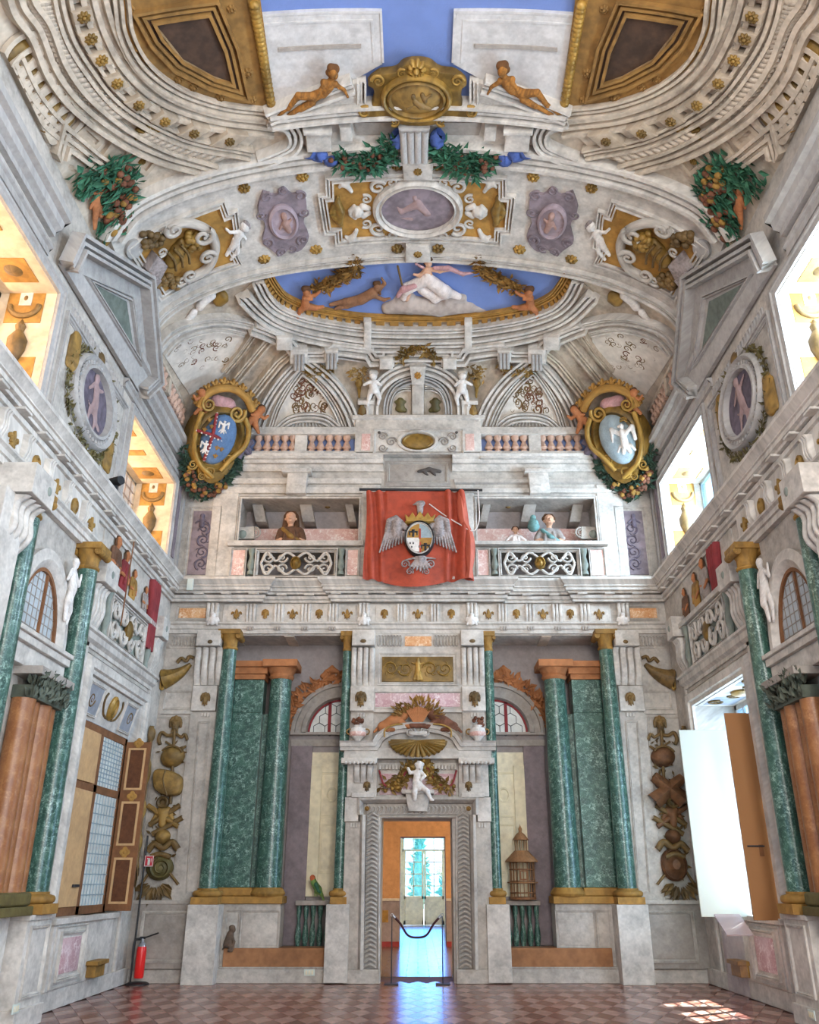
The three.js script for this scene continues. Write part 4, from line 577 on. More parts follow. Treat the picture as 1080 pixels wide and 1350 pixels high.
  part(d, 'gilt_loop', [tube(E(0.38), L(E(0.38), [507, 972, 508, 962, 520, 956, 531, 955]), 0.018, { d: 0.03 }), tube(E(0.38), L(E(0.38), [595, 972, 594, 962, 582, 956, 571, 955]), 0.018, { d: 0.03 })], M.goldBright);
  part(d, 'overdoor_block', [boxS(E0, sym(E0, 466, 835, 636, 906), 0, 0.04, 0.01), boxS(E0, sym(E0, 464, 906, 638, 940), 0, 0.08, 0.01)], M.white);
  part(d, 'marble_panel', boxS(E(0.04), sym(E(0.04), 534, 839, 569, 852), 0, 0.015), M.orangeM); part(d, 'marble_panel', boxS(E(0.08), sym(E(0.08), 495, 914, 607, 932), 0, 0.015), M.rose); part(d, 'panel_frame', [mould(E(0.04), sym(E(0.04), 500, 862, 602, 902), frameP(0.05, 0.03), true), mould(E(0.08), sym(E(0.08), 494, 913, 608, 933), frameP(0.03, 0.03), true)], M.white);
  const gp = thing('relief_panel', 'gilded relief panel of scrolling foliage above the doorway', 'relief'), GP = E(0.05), gr = sym(GP, 504, 866, 598, 899); part(gp, 'ground', boxS(GP, gr, 0, 0.02), M.gold);
  part(gp, 'foliage', [...vineG(E(0.07), rr(gr[0][0] + 0.03, gr[0][1] + 0.03, (gr[0][0] + gr[1][0]) / 2 - 0.1, gr[2][1] - 0.03), 2, 0.13), ...vineG(E(0.07), rr((gr[0][0] + gr[1][0]) / 2 + 0.1, gr[0][1] + 0.03, gr[1][0] - 0.03, gr[2][1] - 0.03), 2, 0.13)], M.goldBright);
  part(gp, 'figure', blob(E(0.07), 551, 883, [[0, -13, 2.6, 0, -11, 2.2, 2], [0, -8, 2.6, 0, 2, 3.4, 2], [0, 2, 3.4, 0, 13, 2.4, 1.6], [-2, -7, 1.3, -8, -9, 1.1, 1.4], [2, -7, 1.3, 8, -9, 1.1, 1.4], [-3, 6, 2, -5, 13, 2, 1], [3, 6, 2, 5, 13, 2, 1]], { res: 34 }), M.goldBright);
  // recumbent hounds with a sheaf of wheat
  for (const s of [-1, 1]) {
    const b = putto(E(0.2), 551, 950, [[-20, -6, 7, -34, 3, 8.5, 3, 3], [-34, 3, 8.5, -46, 9, 7, 3, 2], [-20, -6, 7, -13, -12, 6, 4, 5], [-13, -14, 5, -8, -9, 3.2, 6, 8], [-8, -9, 3, -6, -6, 1.6, 8, 9], [-16, -18, 2, -18, -14, 2.4, 4, 4], [-24, 2, 4, -12, 9, 3, 6, 9], [-12, 9, 3, -4, 8.5, 2.4, 9, 10], [-46, 9, 7, -40, 12, 5, 4, 8], [-40, 12, 4, -32, 13, 2.8, 8, 9], [-52, 10, 2.4, -57, 15, 1.6, 1, 2]], null, { name: 'carved_hound', label: 'ochre carved hound lying against wheat sheaf on pediment ' + WHICH(s), mat: s < 0 ? M.orangeCap : M.fruit, s, res: 60, k: 1.1 }); b.userData.category = 'sculpture';
  }
  const wh = thing('wheat_sheaf', 'ochre sheaf of wheat between the carved hounds', 'sculpture'), WS = E(0.3), wc = WS.px(551, 955), wk = sc(WS, 551, 950), sp = []; for (let i = 0; i < 120; i++) { const a = 0.35 + rnd() * 2.44, q = 18 + rnd(14); sp.push([wc[0] + q * wk * Math.cos(a) * 1.05, wc[1] + q * wk * Math.sin(a), rnd(-0.05, 0.12), a - Math.PI / 2 + rnd(-0.4, 0.4)]); }
  part(wh, 'grain_heads', leaves(WS, sp, 0.13, 0.8, 0.4), M.ochre); part(wh, 'stalks', Array.from({ length: 15 }, (_, i) => { const a = 0.9 + i * 0.095; return tube(WS, [[wc[0] + 6 * wk * Math.cos(a), wc[1], 0.05], [wc[0] + 24 * wk * Math.cos(a), wc[1] + 22 * wk * Math.sin(a), 0.06]], 0.022, { seg: 4, sides: 5 }); }), M.orangeCap); part(wh, 'binding', blob(WS, 551, 957, [[-9, 0, 3.4, 9, 0, 3.4, 3]], { res: 22 }), M.fruit);
  // putto seated on the keystone
  putto(E(0.26), 551, 1028, [[2, -17, 5.4, 2, -15, 5, 5], [3, -14, 1, 3.2, -13, 1.2, 10], [0, -9, 4.6, -1, 4, 6, 4, 5], [-1, 4, 6, 1, 10, 6, 5, 6], [-4, -9, 2.8, -10, -8, 2.2, 4, 6], [-10, -8, 2.2, -13, -14, 1.8, 6, 6], [4, -9, 2.8, 9, -4, 2.2, 5, 8], [9, -4, 2.2, 4, 1, 1.8, 8, 10], [-3, 9, 4, -4, 17, 3.4, 7, 11], [-4, 17, 3.2, -4, 25, 2.4, 11, 8], [4, 9, 4, 12, 15, 3.2, 7, 10], [12, 15, 3, 17, 25, 2.2, 10, 7], [17, 25, 2, 20, 26, 1.4, 7, 8]], [[2, -20, 4, 2, -18, 4.4, 3], [-2, -19, 2.6, 6, -19, 2.6, 4]], { label: 'white marble putto seated on the keystone above the doorway', mat: M.skinWhite, hair: M.skinWhite, res: 50 });
  const gw = thing('garland', 'gilt swag of leaves held by the putto over the doorway', 'garland'), GS = E(0.1), P = L(GS, [500, 1016, 508, 1036, 524, 1034, 538, 1014, 545, 1008]), P2 = L(GS, [602, 1016, 594, 1036, 578, 1034, 564, 1014, 557, 1008]);
  part(gw, 'leaves', [leaves(GS, alongPath(P.slice(1), 130, 0.1), 0.13), leaves(GS, alongPath(P2.slice(1), 130, 0.1), 0.13)], M.gold); part(gw, 'ribbon', tube(GS, P, 0.02, { d: 0.06 }), M.redDark); part(gw, 'ribbon', tube(GS, P2, 0.02, { d: 0.06 }), M.redDark); part(gw, 'fruit', [balls(GS, alongPath(P.slice(1), 26, 0.1), 0.04), balls(GS, alongPath(P2.slice(1), 26, 0.1), 0.04)], M.goldBright);
}
// ------------------------------------------------------------------ entablature and cornice round the hall
const plan = (s0, pts) => pts;                                       // plan paths: [x, -z]
const around = (z0, z1) => [[-A, -z1], [-A, 0], [A, 0], [A, -z1]];
const P0 = FL(0);
const yA0 = yE(835, 0.05), yA1 = yE(822, 0.1), yF1 = yE(795, 0.03), yC0 = yE(781, 0.2), yC1 = yE(762, 0.3);
const jogs = (() => { const a = xE(345, 770), b = xE(442, 770), c = xE(662, 770), e = xE(757, 770), q = 0.09; return [[-A - 0.001, -19], [-A - 0.001, 0], [a, 0], [a, 0], [a, 0]]; })();
const cornP = (y0, list) => list.map(([o, y]) => [-o, y]);
{
  const t = structG('trim_cornice', 'white projecting cornice running round the hall', 'trim');
  const xa = xE(347, 770), xb = xE(441, 770), j = 0.1, path = [[-A, -19], [-A, 0], [-A + 0.001, -j], [xa, -j], [xa, 0], [xb, 0], [xb, -j], [-xb, -j], [-xb, 0], [-xa, 0], [-xa, -j], [A - 0.001, -j], [A, 0], [A, -19]];
  const pth = [[-A, -19], [-A, -j], [xa, -j], [xa, 0], [xb, 0], [xb, -j], [-xb, -j], [-xb, 0], [-xa, 0], [-xa, -j], [A, -j], [A, -19]];
  const h = yC1 - yC0, prof = [[0, yC0 - 0.02], [0.14, yC0 - 0.02], [0.15, yC0 + h * 0.05], [0.2, yC0 + h * 0.1], [0.2, yC0 + h * 0.34], [0.23, yC0 + h * 0.36], [0.23, yC0 + h * 0.44], [0.21, yC0 + h * 0.48], [0.25, yC0 + h * 0.62], [0.29, yC0 + h * 0.78], [0.3, yC0 + h * 0.8], [0.3, yC0 + h], [0, yC0 + h]];
  part(t, 'cornice', mould(P0, pth, cornP(0, prof)), M.white);
  part(t, 'bed_moulding', mould(P0, pth, cornP(0, [[0, yF1], [0.05, yF1], [0.05, yF1 + 0.05], [0.09, yF1 + 0.06], [0.1, yF1 + 0.12], [0, yF1 + 0.13]])), M.white);
  // modillions
  const md = (x, z, nx, nz) => { const w = 0.1; return nx === 0 ? box(x - w, x + w, yF1 + 0.12, yC0 - 0.01, 0, z, 0.01) : box(Math.min(x, x + nx * 0.22), Math.max(x, x + nx * 0.22), yF1 + 0.12, yC0 - 0.01, z - w, z + w, 0.01); };
  for (let i = -9; i <= 9; i++) { const x = (i + 0.5) * 0.545 - 0.2725; if (Math.abs(x) < A - 0.2) part(t, 'modillion', md(x, Math.abs(x) > -xa || Math.abs(x) < -xb ? 0.26 : 0.18, 0, 1), M.white); }
  for (const s of [-1, 1]) for (let k = 0; k < 18; k++) part(t, 'modillion', md(s * A, 0.5 + k * 0.62, -s, 0), M.white);
  for (let i = -8; i <= 8; i++) { const x = i * 0.545; part(t, 'soffit_rosette', box(x - 0.1, x + 0.1, yC0 - 0.045, yC0 - 0.012, 0.02, 0.14, 0.01), M.grey); }
}
{
  const t = structG('trim_frieze', 'painted frieze of gilt lilies and masks on the end wall', 'trim'), yy = 810;
  part(t, 'architrave', mould(P0, [[-A, 0], [A, 0]], cornP(0, [[0, yA0], [0.05, yA0], [0.05, yA0 + (yA1 - yA0) * 0.45], [0.08, yA0 + (yA1 - yA0) * 0.48], [0.08, yA0 + (yA1 - yA0) * 0.85], [0.12, yA1], [0.12, yA1 + 0.03], [0, yA1 + 0.05]])), M.white);
  const xs = [312, 350, 386, 421, 458, 507], kinds = [0, 1, 0, 1, 0, 1];
  const F = E(0.05); part(t, 'frieze_band', boxS(E0, sym(E0, 296, 797, 806, 822), 0, 0.03, 0.005), M.white);
  for (const s of [-1, 1]) {
    xs.forEach((x, i) => { part(t, 'metope', boxS(E(0.03), rect(E(0.03), x - 11, 799, x + 11, 820, s), 0, 0.02, 0.008), M.white); part(t, kinds[i] ? 'mask' : 'fleur_de_lis', kinds[i] ? maskG(F, x, yy, 13.5, s) : lis(F, x, yy, 15.5, s), M.ochre); });
    for (const x of [331, 368, 403.5, 439.5, 529]) part(t, 'bracket', consoleG(E(0.03), rect(E(0.03), x - 6, 798, x + 6, 821, s), 0.14, 3), M.white);
    for (const x of [480, 281]) { part(t, 'bracket', consoleG(E(0.03), rect(E(0.03), x - 7, 797, x + 7, 818, s), 0.16, 3), M.white); part(t, 'cherub', blob(E(0.12), mx(s, x), 817, [[0, -6, 3.4, 0, -5, 3.2, 2], [-3, 1, 3, 3, 1, 3, 2], [0, 0, 3.6, 0, 5, 3.4, 2], [-4, 3, 2, -6, 7, 1.6, 2], [4, 3, 2, 6, 7, 1.6, 2], [-6, -2, 1.8, -8, 2, 1.2, 1], [6, -2, 1.8, 8, 2, 1.2, 1]], { res: 26 }), M.skinWhite); }
    part(t, 'marble_panel', boxS(E(0), rect(E(0), 237, 802, 271, 815, s), 0, 0.02, 0.004), M.orangeM); part(t, 'panel_frame', mould(E0, rect(E0, 235, 800, 273, 817, s), frameP(0.04, 0.03), true), M.plaster);
    part(t, 'guttae', [330, 366, 402, 438].flatMap((x) => [-3.4, 0, 3.4].map((q) => boxS(E(0.08), rect(E(0.08), x + q - 1, 826, x + q + 1, 831, s), 0, 0.03, 0.004))), M.grey);
  }
  part(t, 'metope', boxS(E(0.03), sym(E(0.03), 540, 799, 562, 820), 0, 0.02, 0.008), M.white); part(t, 'fleur_de_lis', lis(F, 551, yy, 15.5), M.ochre);
}
// ------------------------------------------------------------------ trophies and horns beside the bays
for (const s of [-1, 1]) {
  const S = E(0.03), w = WHICH(s), gold = s < 0 ? M.ochreDull : M.ochreShaded, dk = M.bronze, k = sc(S, 220, 1050), q = (x) => mx(s, x);  // white-panel side: wall shade put into the darker trophy brown
  const t = thing('trophy', s < 0 ? 'gilt hanging trophy of drums, arms and a coiled shell by the fire extinguisher' : 'hanging trophy of quivers, arms and shield, shade in its brown, by the white panel', 'trophy');
  part(t, 'mask', maskG(S, 232, 956, 24, s), dk);
  part(t, 'ribbon', tube(S, L(S, [232, 968, 222, 970, 214, 966, 210, 975, 212, 982], s), 0.035, { d: 0.03 }), dk); part(t, 'ribbon', tube(S, L(S, [233, 968, 240, 972, 244, 968, 248, 976], s), 0.03, { d: 0.03 }), dk);
  part(t, 'spear', tube(S, L(S, [231, 962, 226, 1060], s), 0.03, { d: 0.05 }), dk); part(t, 'spear', tube(S, L(S, [246, 984, 214, 1004], s), 0.022, { d: 0.04 }), dk); part(t, 'spear', tube(S, L(S, [219, 978, 240, 992], s), 0.022, { d: 0.04 }), dk);
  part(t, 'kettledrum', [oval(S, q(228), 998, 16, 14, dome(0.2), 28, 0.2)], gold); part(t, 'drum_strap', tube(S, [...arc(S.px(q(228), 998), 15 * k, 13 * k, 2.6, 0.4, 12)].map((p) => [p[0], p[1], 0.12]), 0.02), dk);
  if (s < 0) { part(t, 'drum', [ext(S, smooth(L(S, [207, 1016, 240, 1024, 239, 1046, 222, 1050, 206, 1040], s), 30, true), 0, 0.2, { bev: 0.07 })], gold); part(t, 'drum_strap', tube(S, L(S, [222, 1017, 219, 1030, 224, 1050], s).map((p) => [...p, 0.2]), 0.015), dk); }
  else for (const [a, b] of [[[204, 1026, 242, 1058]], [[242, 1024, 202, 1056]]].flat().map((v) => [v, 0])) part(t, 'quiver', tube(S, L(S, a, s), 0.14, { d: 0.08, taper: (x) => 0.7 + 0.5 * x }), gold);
  part(t, 'buckle', oval(S, q(216), 1058, 8, 8, [[1, 0], [1, 0.1], [0.8, 0.12], [0.5, 0.1], [0.45, 0.04], [0.01, 0.04]], 22), dk);
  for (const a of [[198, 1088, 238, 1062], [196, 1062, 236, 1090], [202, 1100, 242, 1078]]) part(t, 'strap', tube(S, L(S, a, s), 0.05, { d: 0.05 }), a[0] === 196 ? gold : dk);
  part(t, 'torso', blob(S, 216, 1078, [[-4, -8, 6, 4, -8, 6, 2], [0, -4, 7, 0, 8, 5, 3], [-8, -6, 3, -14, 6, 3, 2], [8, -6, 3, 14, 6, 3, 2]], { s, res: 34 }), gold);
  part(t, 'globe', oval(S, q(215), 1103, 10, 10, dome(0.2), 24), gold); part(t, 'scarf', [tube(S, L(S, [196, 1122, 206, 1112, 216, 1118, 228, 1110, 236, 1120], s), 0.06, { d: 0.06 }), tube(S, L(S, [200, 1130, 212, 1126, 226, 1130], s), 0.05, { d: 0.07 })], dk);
  if (s < 0) part(t, 'coiled_shell', [oval(S, q(211), 1144, 18, 17, dome(0.16), 30), scroll(E(0.16), 212, 1144, 14, { turns: 2.2, w: 0.16, a0: 2 })], M.bronzeGreen);
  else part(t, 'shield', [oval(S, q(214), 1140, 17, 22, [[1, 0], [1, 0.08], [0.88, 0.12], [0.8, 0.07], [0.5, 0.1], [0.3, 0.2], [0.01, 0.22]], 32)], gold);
  const c = S.px(q(206), 1160), sp = []; for (let i = 0; i < 30; i++) { const a = -Math.PI * (0.12 + 0.76 * rnd()); sp.push([c[0] + 10 * k * Math.cos(a), c[1] + 8 * k * Math.sin(a), 0.03, a - Math.PI / 2]); } part(t, 'feathers', leaves(S, sp, 20 * k, 0.8, 0.1), dk); for (const a of [[186, 1168, 204, 1140], [236, 1166, 216, 1140]]) part(t, 'arrow', tube(S, L(S, a, s), 0.025, { d: 0.04 }), dk);
  { const sp = []; for (let i = 0; i < 90; i++) { const q2 = rnd(), y = 968 + q2 * 190, xc = 230 - q2 * 22, p2 = S.px(mx(s, xc + rnd(-15, 15)), y); sp.push([p2[0], p2[1], rnd(0.01, 0.05)]); } part(t, 'foliage', leaves(S, sp, 8 * k, 0.9, 0.1), dk); }
  const h = thing('horn', s < 0 ? 'gilt hunting horn hanging high beside the corner over the extinguisher' : 'brown hunting horn hanging high beside the corner over the white panel', 'horn');
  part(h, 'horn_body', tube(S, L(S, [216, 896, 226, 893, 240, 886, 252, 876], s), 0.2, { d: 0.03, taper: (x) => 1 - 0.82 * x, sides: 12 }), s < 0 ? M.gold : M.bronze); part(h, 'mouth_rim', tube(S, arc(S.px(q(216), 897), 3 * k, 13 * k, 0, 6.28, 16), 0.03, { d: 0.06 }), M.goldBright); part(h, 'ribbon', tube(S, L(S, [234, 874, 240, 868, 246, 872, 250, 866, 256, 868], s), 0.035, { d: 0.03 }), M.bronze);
}
// ------------------------------------------------------------------ upper storey of the end wall
for (const s of [-1, 1]) {
  const w = WHICH(s), g = (S, ...a) => rect(S, ...a, s), t = structG('trim_gallery', 'stone frame of the gallery opening ' + w, 'trim');
  part(t, 'jamb', boxS(E0, g(E0, 284, 640, 305, 760), 0, 0.04, 0.01), M.white); part(t, 'jamb', boxS(E0, g(E0, 478, 640, 499, 760), 0, 0.05, 0.01), M.white);
  part(t, 'opening_frame', mould(E0, [[s * -balX0, balY0], [s * -balX0, balY1], [s * -balX1, balY1], [s * -balX1, balY0]], s < 0 ? frameP(0.09, 0.06) : frameP(0.09, 0.06).map(([a, b]) => [-a, b]).reverse()), M.white);
  part(t, 'keystone', [ext(E0, L(E0, [378, 655, 381, 628, 407, 628, 404, 655], s), 0, 0.2, { bev: 0.012 }), boxS(E0, g(E0, 374, 624, 412, 629), 0, 0.26, 0.01), boxS(E(0.2), g(E(0.2), 389, 637, 399, 640), 0, 0.015, 0.003)], M.white);
  part(t, 'lintel_moulding', [mould(E0, L(E0, [284, 648, 499, 648], s), [[-0.06, 0], [-0.06, 0.06], [0.02, 0.09], [0.06, 0.09], [0.06, 0]]), mould(E0, L(E0, [258, 636, 503, 636], s), [[-0.05, 0], [-0.05, 0.05], [0.05, 0.1], [0.05, 0]])], M.white);
  // room behind the opening
  struct('gallery_floor', box(Math.min(s * -balX0, s * -balX1) - 0.1, Math.max(s * -balX0, s * -balX1) + 0.1, balY0 - 0.1, balY0 - 0.01, ZB, -0.8), M.grey, 'floor of the gallery ' + w, 'floor');
  const bm = structG('trim_beam', 'coffered beams in the gallery ' + w, 'trim'); for (const [a, b] of [[330, 344], [392, 408], [452, 462]]) part(bm, 'beam', ext(E(-0.45), L(E(-0.45), [a, 650, b, 650, b + 8, 690, a + 8, 690], s), -0.3, 0.1, { bev: 0.01 }), M.grey); part(bm, 'soffit', box(Math.min(s * -balX0, s * -balX1), Math.max(s * -balX0, s * -balX1), balY1 + 0.01, balY1 + 0.1, ZB, -0.1), M.plaster); part(bm, 'back_rail', boxS(E(-0.7), g(E(-0.7), 312, 698, 478, 716), 0, 0.05), M.pinkM);
  for (const [x, y] of [[346, 672], [432, 668]]) part(bm, 'soffit_boss', oval(E(-0.5), mx(s, x), y, 4, 2.6, dome(0.05), 12), M.bronze);
  const vo = structG('trim_volute', 'ionic scroll beside the gallery rail ' + w, 'trim'); part(vo, 'volute', [scroll(E(-0.2), 336, 703, 8, { turns: 2, w: 0.2, s, dir: -1, a0: 1.6 }), ext(E(-0.25), L(E(-0.25), [314, 697, 336, 696, 336, 712, 314, 712], s), 0, 0.08)], M.plaster); part(vo, 'ball', oval(E(-0.2), mx(s, 320), 705, 6, 6, dome(0.08), 18), M.greyGreen);
  // parapet with a pierced panel
  const p = thing('balcony_parapet', 'white pierced parapet with gilt boss below the gallery ' + w, 'parapet'), pr = g(E(0.05), 340, 726, 442, 760);
  part(p, 'rail', mould(E0, L(E0, [302, 719, 480, 719], s), [[-0.05, 0], [-0.05, 0.14], [0.04, 0.18], [0.05, 0]]), M.white);
  part(p, 'panel_frame', mould(E(0.02), pr, frameP(0.07, 0.1), true), M.white);
  const u0 = pr[0][0], u1 = pr[1][0], v0 = pr[0][1], v1 = pr[2][1], uc = (u0 + u1) / 2, vc = (v0 + v1) / 2, S = E(0.04), fr = [];
  for (const a of [-1, 1]) for (const b of [-1, 1]) { for (const [fx, fy, r] of [[0.36, 0.42, 0.34], [0.72, 0.45, 0.36]]) fr.push(scroll(S, uc + a * fx * (u1 - u0) / 2, vc + b * fy * (v1 - v0) / 2, r * (v1 - v0) / 2 * 1.15, { inPx: false, a0: a > 0 ? 3.14 : 0, dir: a * b, turns: 1.3, w: 0.26 })); fr.push(tube(S, [[uc, vc + b * (v1 - v0) * 0.2], [uc + a * 0.2, vc + b * (v1 - v0) * 0.42], [uc + a * 0.42, vc + b * 0.05], [uc + a * 0.6, vc + b * (v1 - v0) * 0.44], [uc + a * 0.72, vc]], 0.03, { sides: 5 })); }
  part(p, 'tracery', fr, M.white); part(p, 'boss', oval(S, mx(s, 390), 743, 7, 8.5, [[1, 0], [1, 0.06], [0.75, 0.09], [0.68, 0.05], [0.01, 0.12]], 24), M.goldBright);
  for (const [a, b] of [[307, 322], [458, 472]]) { part(p, 'marble_panel', boxS(E(0.02), g(E(0.02), a, 725, b, 760), -0.02, 0.03), M.pinkM); part(p, 'panel_pilaster', mould(E(0.02), g(E(0.02), a, 725, b, 760), frameP(0.05, 0.06), true), M.white); }
  for (const x of [330, 449]) { const c = E(0.06).px(mx(s, x), 758), h = E(0.06).px(mx(s, x), 724)[1] - c[1]; part(p, 'baluster', lathe([[0.001, 0], [0.07, 0], [0.07, 0.06], [0.04, 0.1], [0.085, h * 0.34], [0.04, h * 0.7], [0.07, h * 0.86], [0.07, h], [0.001, h]], c[0], c[1], 0.06, 14), M.greyGreen); }
  // corner panel in purple
  const pp = thing('grotesque_panel', 'tall purple relief panel by the corner ' + w, 'relief'), C = E0; part(pp, 'ground', boxS(C, g(C, 256, 674, 279, 758), 0, 0.02), M.purple); part(pp, 'panel_frame', mould(C, g(C, 253, 670, 282, 761), frameP(0.06, 0.04), true), M.plaster);
  part(pp, 'foliage', [...vineG(E(0.02), g(C, 258, 690, 277, 752), 4, 0.16), blob(E(0.02), 267, 684, [[0, -4, 3, 0, -2, 2.6, 1], [0, 2, 2.6, 0, 10, 3.4, 1], [-3, 2, 1.4, -8, 6, 1.2, 1], [3, 2, 1.4, 8, 6, 1.2, 1]], { s, res: 28 })], M.purpleDeep);
  // crowning cornice and upper balustrade
  const k = structG('trim_crown', 'crowning cornice of the gallery ' + w, 'trim'); part(k, 'crown_cornice', mould(E0, L(E0, [258, 614, 506, 614], s), [[-0.16, 0], [-0.16, 0.06], [-0.1, 0.1], [-0.03, 0.12], [-0.03, 0.2], [0.05, 0.22], [0.1, 0.3], [0.14, 0.32], [0.14, 0]].map(([a, b]) => [s < 0 ? a : -a, b])), M.white);
  const b = thing('balustrade', 'upper balustrade of pink balusters before blue panels ' + w, 'balustrade'), z = 0.16, yb0 = yE(602, z), yb1 = yE(575, z), hh = yb1 - yb0 - 0.1, BX = (px) => xE(mx(s, px), 590, z);
  part(b, 'blue_ground', boxS(E(0.02), g(E(0.02), 330, 570, 470, 603), 0, 0.03), M.skyFlat); part(b, 'rail', box(Math.min(BX(322), BX(470)), Math.max(BX(322), BX(470)), yb1 - 0.02, yb1 + 0.16, 0.0, z + 0.14, 0.02), M.white); part(b, 'plinth', box(Math.min(BX(322), BX(470)), Math.max(BX(322), BX(470)), yb0 - 0.1, yb0 + 0.08, 0, z + 0.12, 0.015), M.white);
  part(b, 'post', box(Math.min(BX(389), BX(405)), Math.max(BX(389), BX(405)), yb0, yb1, 0, z + 0.08, 0.01), M.white);
  for (const x of [340, 352, 363.5, 375, 386, 411, 422.5, 434, 445.5, 457]) part(b, 'baluster', lathe([[0.001, 0], [0.075, 0], [0.075, 0.05], [0.045, 0.08], [0.1, hh * 0.3], [0.05, hh * 0.62], [0.04, hh * 0.7], [0.085, hh * 0.86], [0.085, hh], [0.001, hh]], BX(x), yb0 + 0.08, z, 12), M.pinkBal);
}
// people at the gallery rail
person(E(-0.22), 384, 716, 46, { tilt: -0.6, label: 'person with long brown hair and dark dress at the gallery rail', cloth: M.robeBrown, hairCaps: [[-3, -14, 1.6, -3.4, -8, 1.8, 1.4], [3, -14, 1.6, 3.4, -8, 1.8, 1.4]], drape: M.ochre });
person(E(-0.22), 680, 716, 24, { arm: 3, label: 'small person in pale shirt peering over the gallery rail', cloth: M.cloth });
person(E(-0.22), 724, 716, 42, { tilt: 0.4, label: 'person in grey coat with teal sleeve leaning on the gallery rail', cloth: M.robeGrey, drape: M.teal, arm: 1 });
{ const t = solo('jug', blob(E(0), 703, 692, [[0, 0, 7, 0, 3, 8, 3], [0, -6, 3, 0, -9, 4, 3]], { res: 28 }), M.teal, 'round teal jug held by the person at the rail', 'jug'); }
// middle block of the upper balustrade
{
  const t = structG('trim_plaque', 'white plaque with gilt oval in the middle of the upper balustrade', 'trim'), S = E(0.3);
  part(t, 'block', boxS(E0, rect(E0, 470, 562, 634, 604), 0, 0.3, 0.015), M.white); part(t, 'capping', boxS(E0, rect(E0, 466, 558, 638, 563), 0, 0.38, 0.015), M.white); part(t, 'panel_frame', mould(S, rect(S, 494, 568, 610, 598), frameP(0.05, 0.04), true), M.white);
  part(t, 'gilt_oval', oval(S, 551, 583, 21, 10, [[1, 0], [1, 0.05], [0.9, 0.07], [0.8, 0.04], [0.01, 0.08]], 34), M.gold); part(t, 'oval_frame', oval(S, 551, 583, 27, 14, [[1, 0], [1, 0.06], [0.86, 0.07], [0.8, 0.01]], 36), M.white);
  part(t, 'tracery', [[505, 576, 6, 1], [505, 591, 6, -1], [516, 583, 7, 1]].flatMap(([x, y, r, d]) => [-1, 1].map((s) => scroll(S, x, y, r, { dir: d, w: 0.22, s }))), M.grey);
  for (const s of [-1, 1]) { part(t, 'marble_panel', boxS(S, rect(S, 477, 572, 488, 594, s), 0, 0.015), M.pinkM); part(t, 'knob', oval(S, mx(s, 500), 570, 2, 2, dome(0.02), 10), M.dark); }
  const u = structG('trim_overlay', 'recessed grey field above the red banner', 'trim'); part(u, 'field', boxS(E0, rect(E0, 508, 608, 594, 642), 0, 0.02), M.grey); part(u, 'panel_frame', mould(E0, rect(E0, 513, 612, 589, 636), frameP(0.06, 0.04), true), M.plaster); part(u, 'fruit_spray', blob(E(0.02), 566, 622, [[-14, 0, 2, 0, -3, 3, 1], [0, -3, 3, 14, 0, 2.4, 1], [4, 1, 2.4, 8, 5, 1.6, 1], [-6, 2, 2, -2, 5, 1.4, 1]], { res: 30 }), M.dark);
}
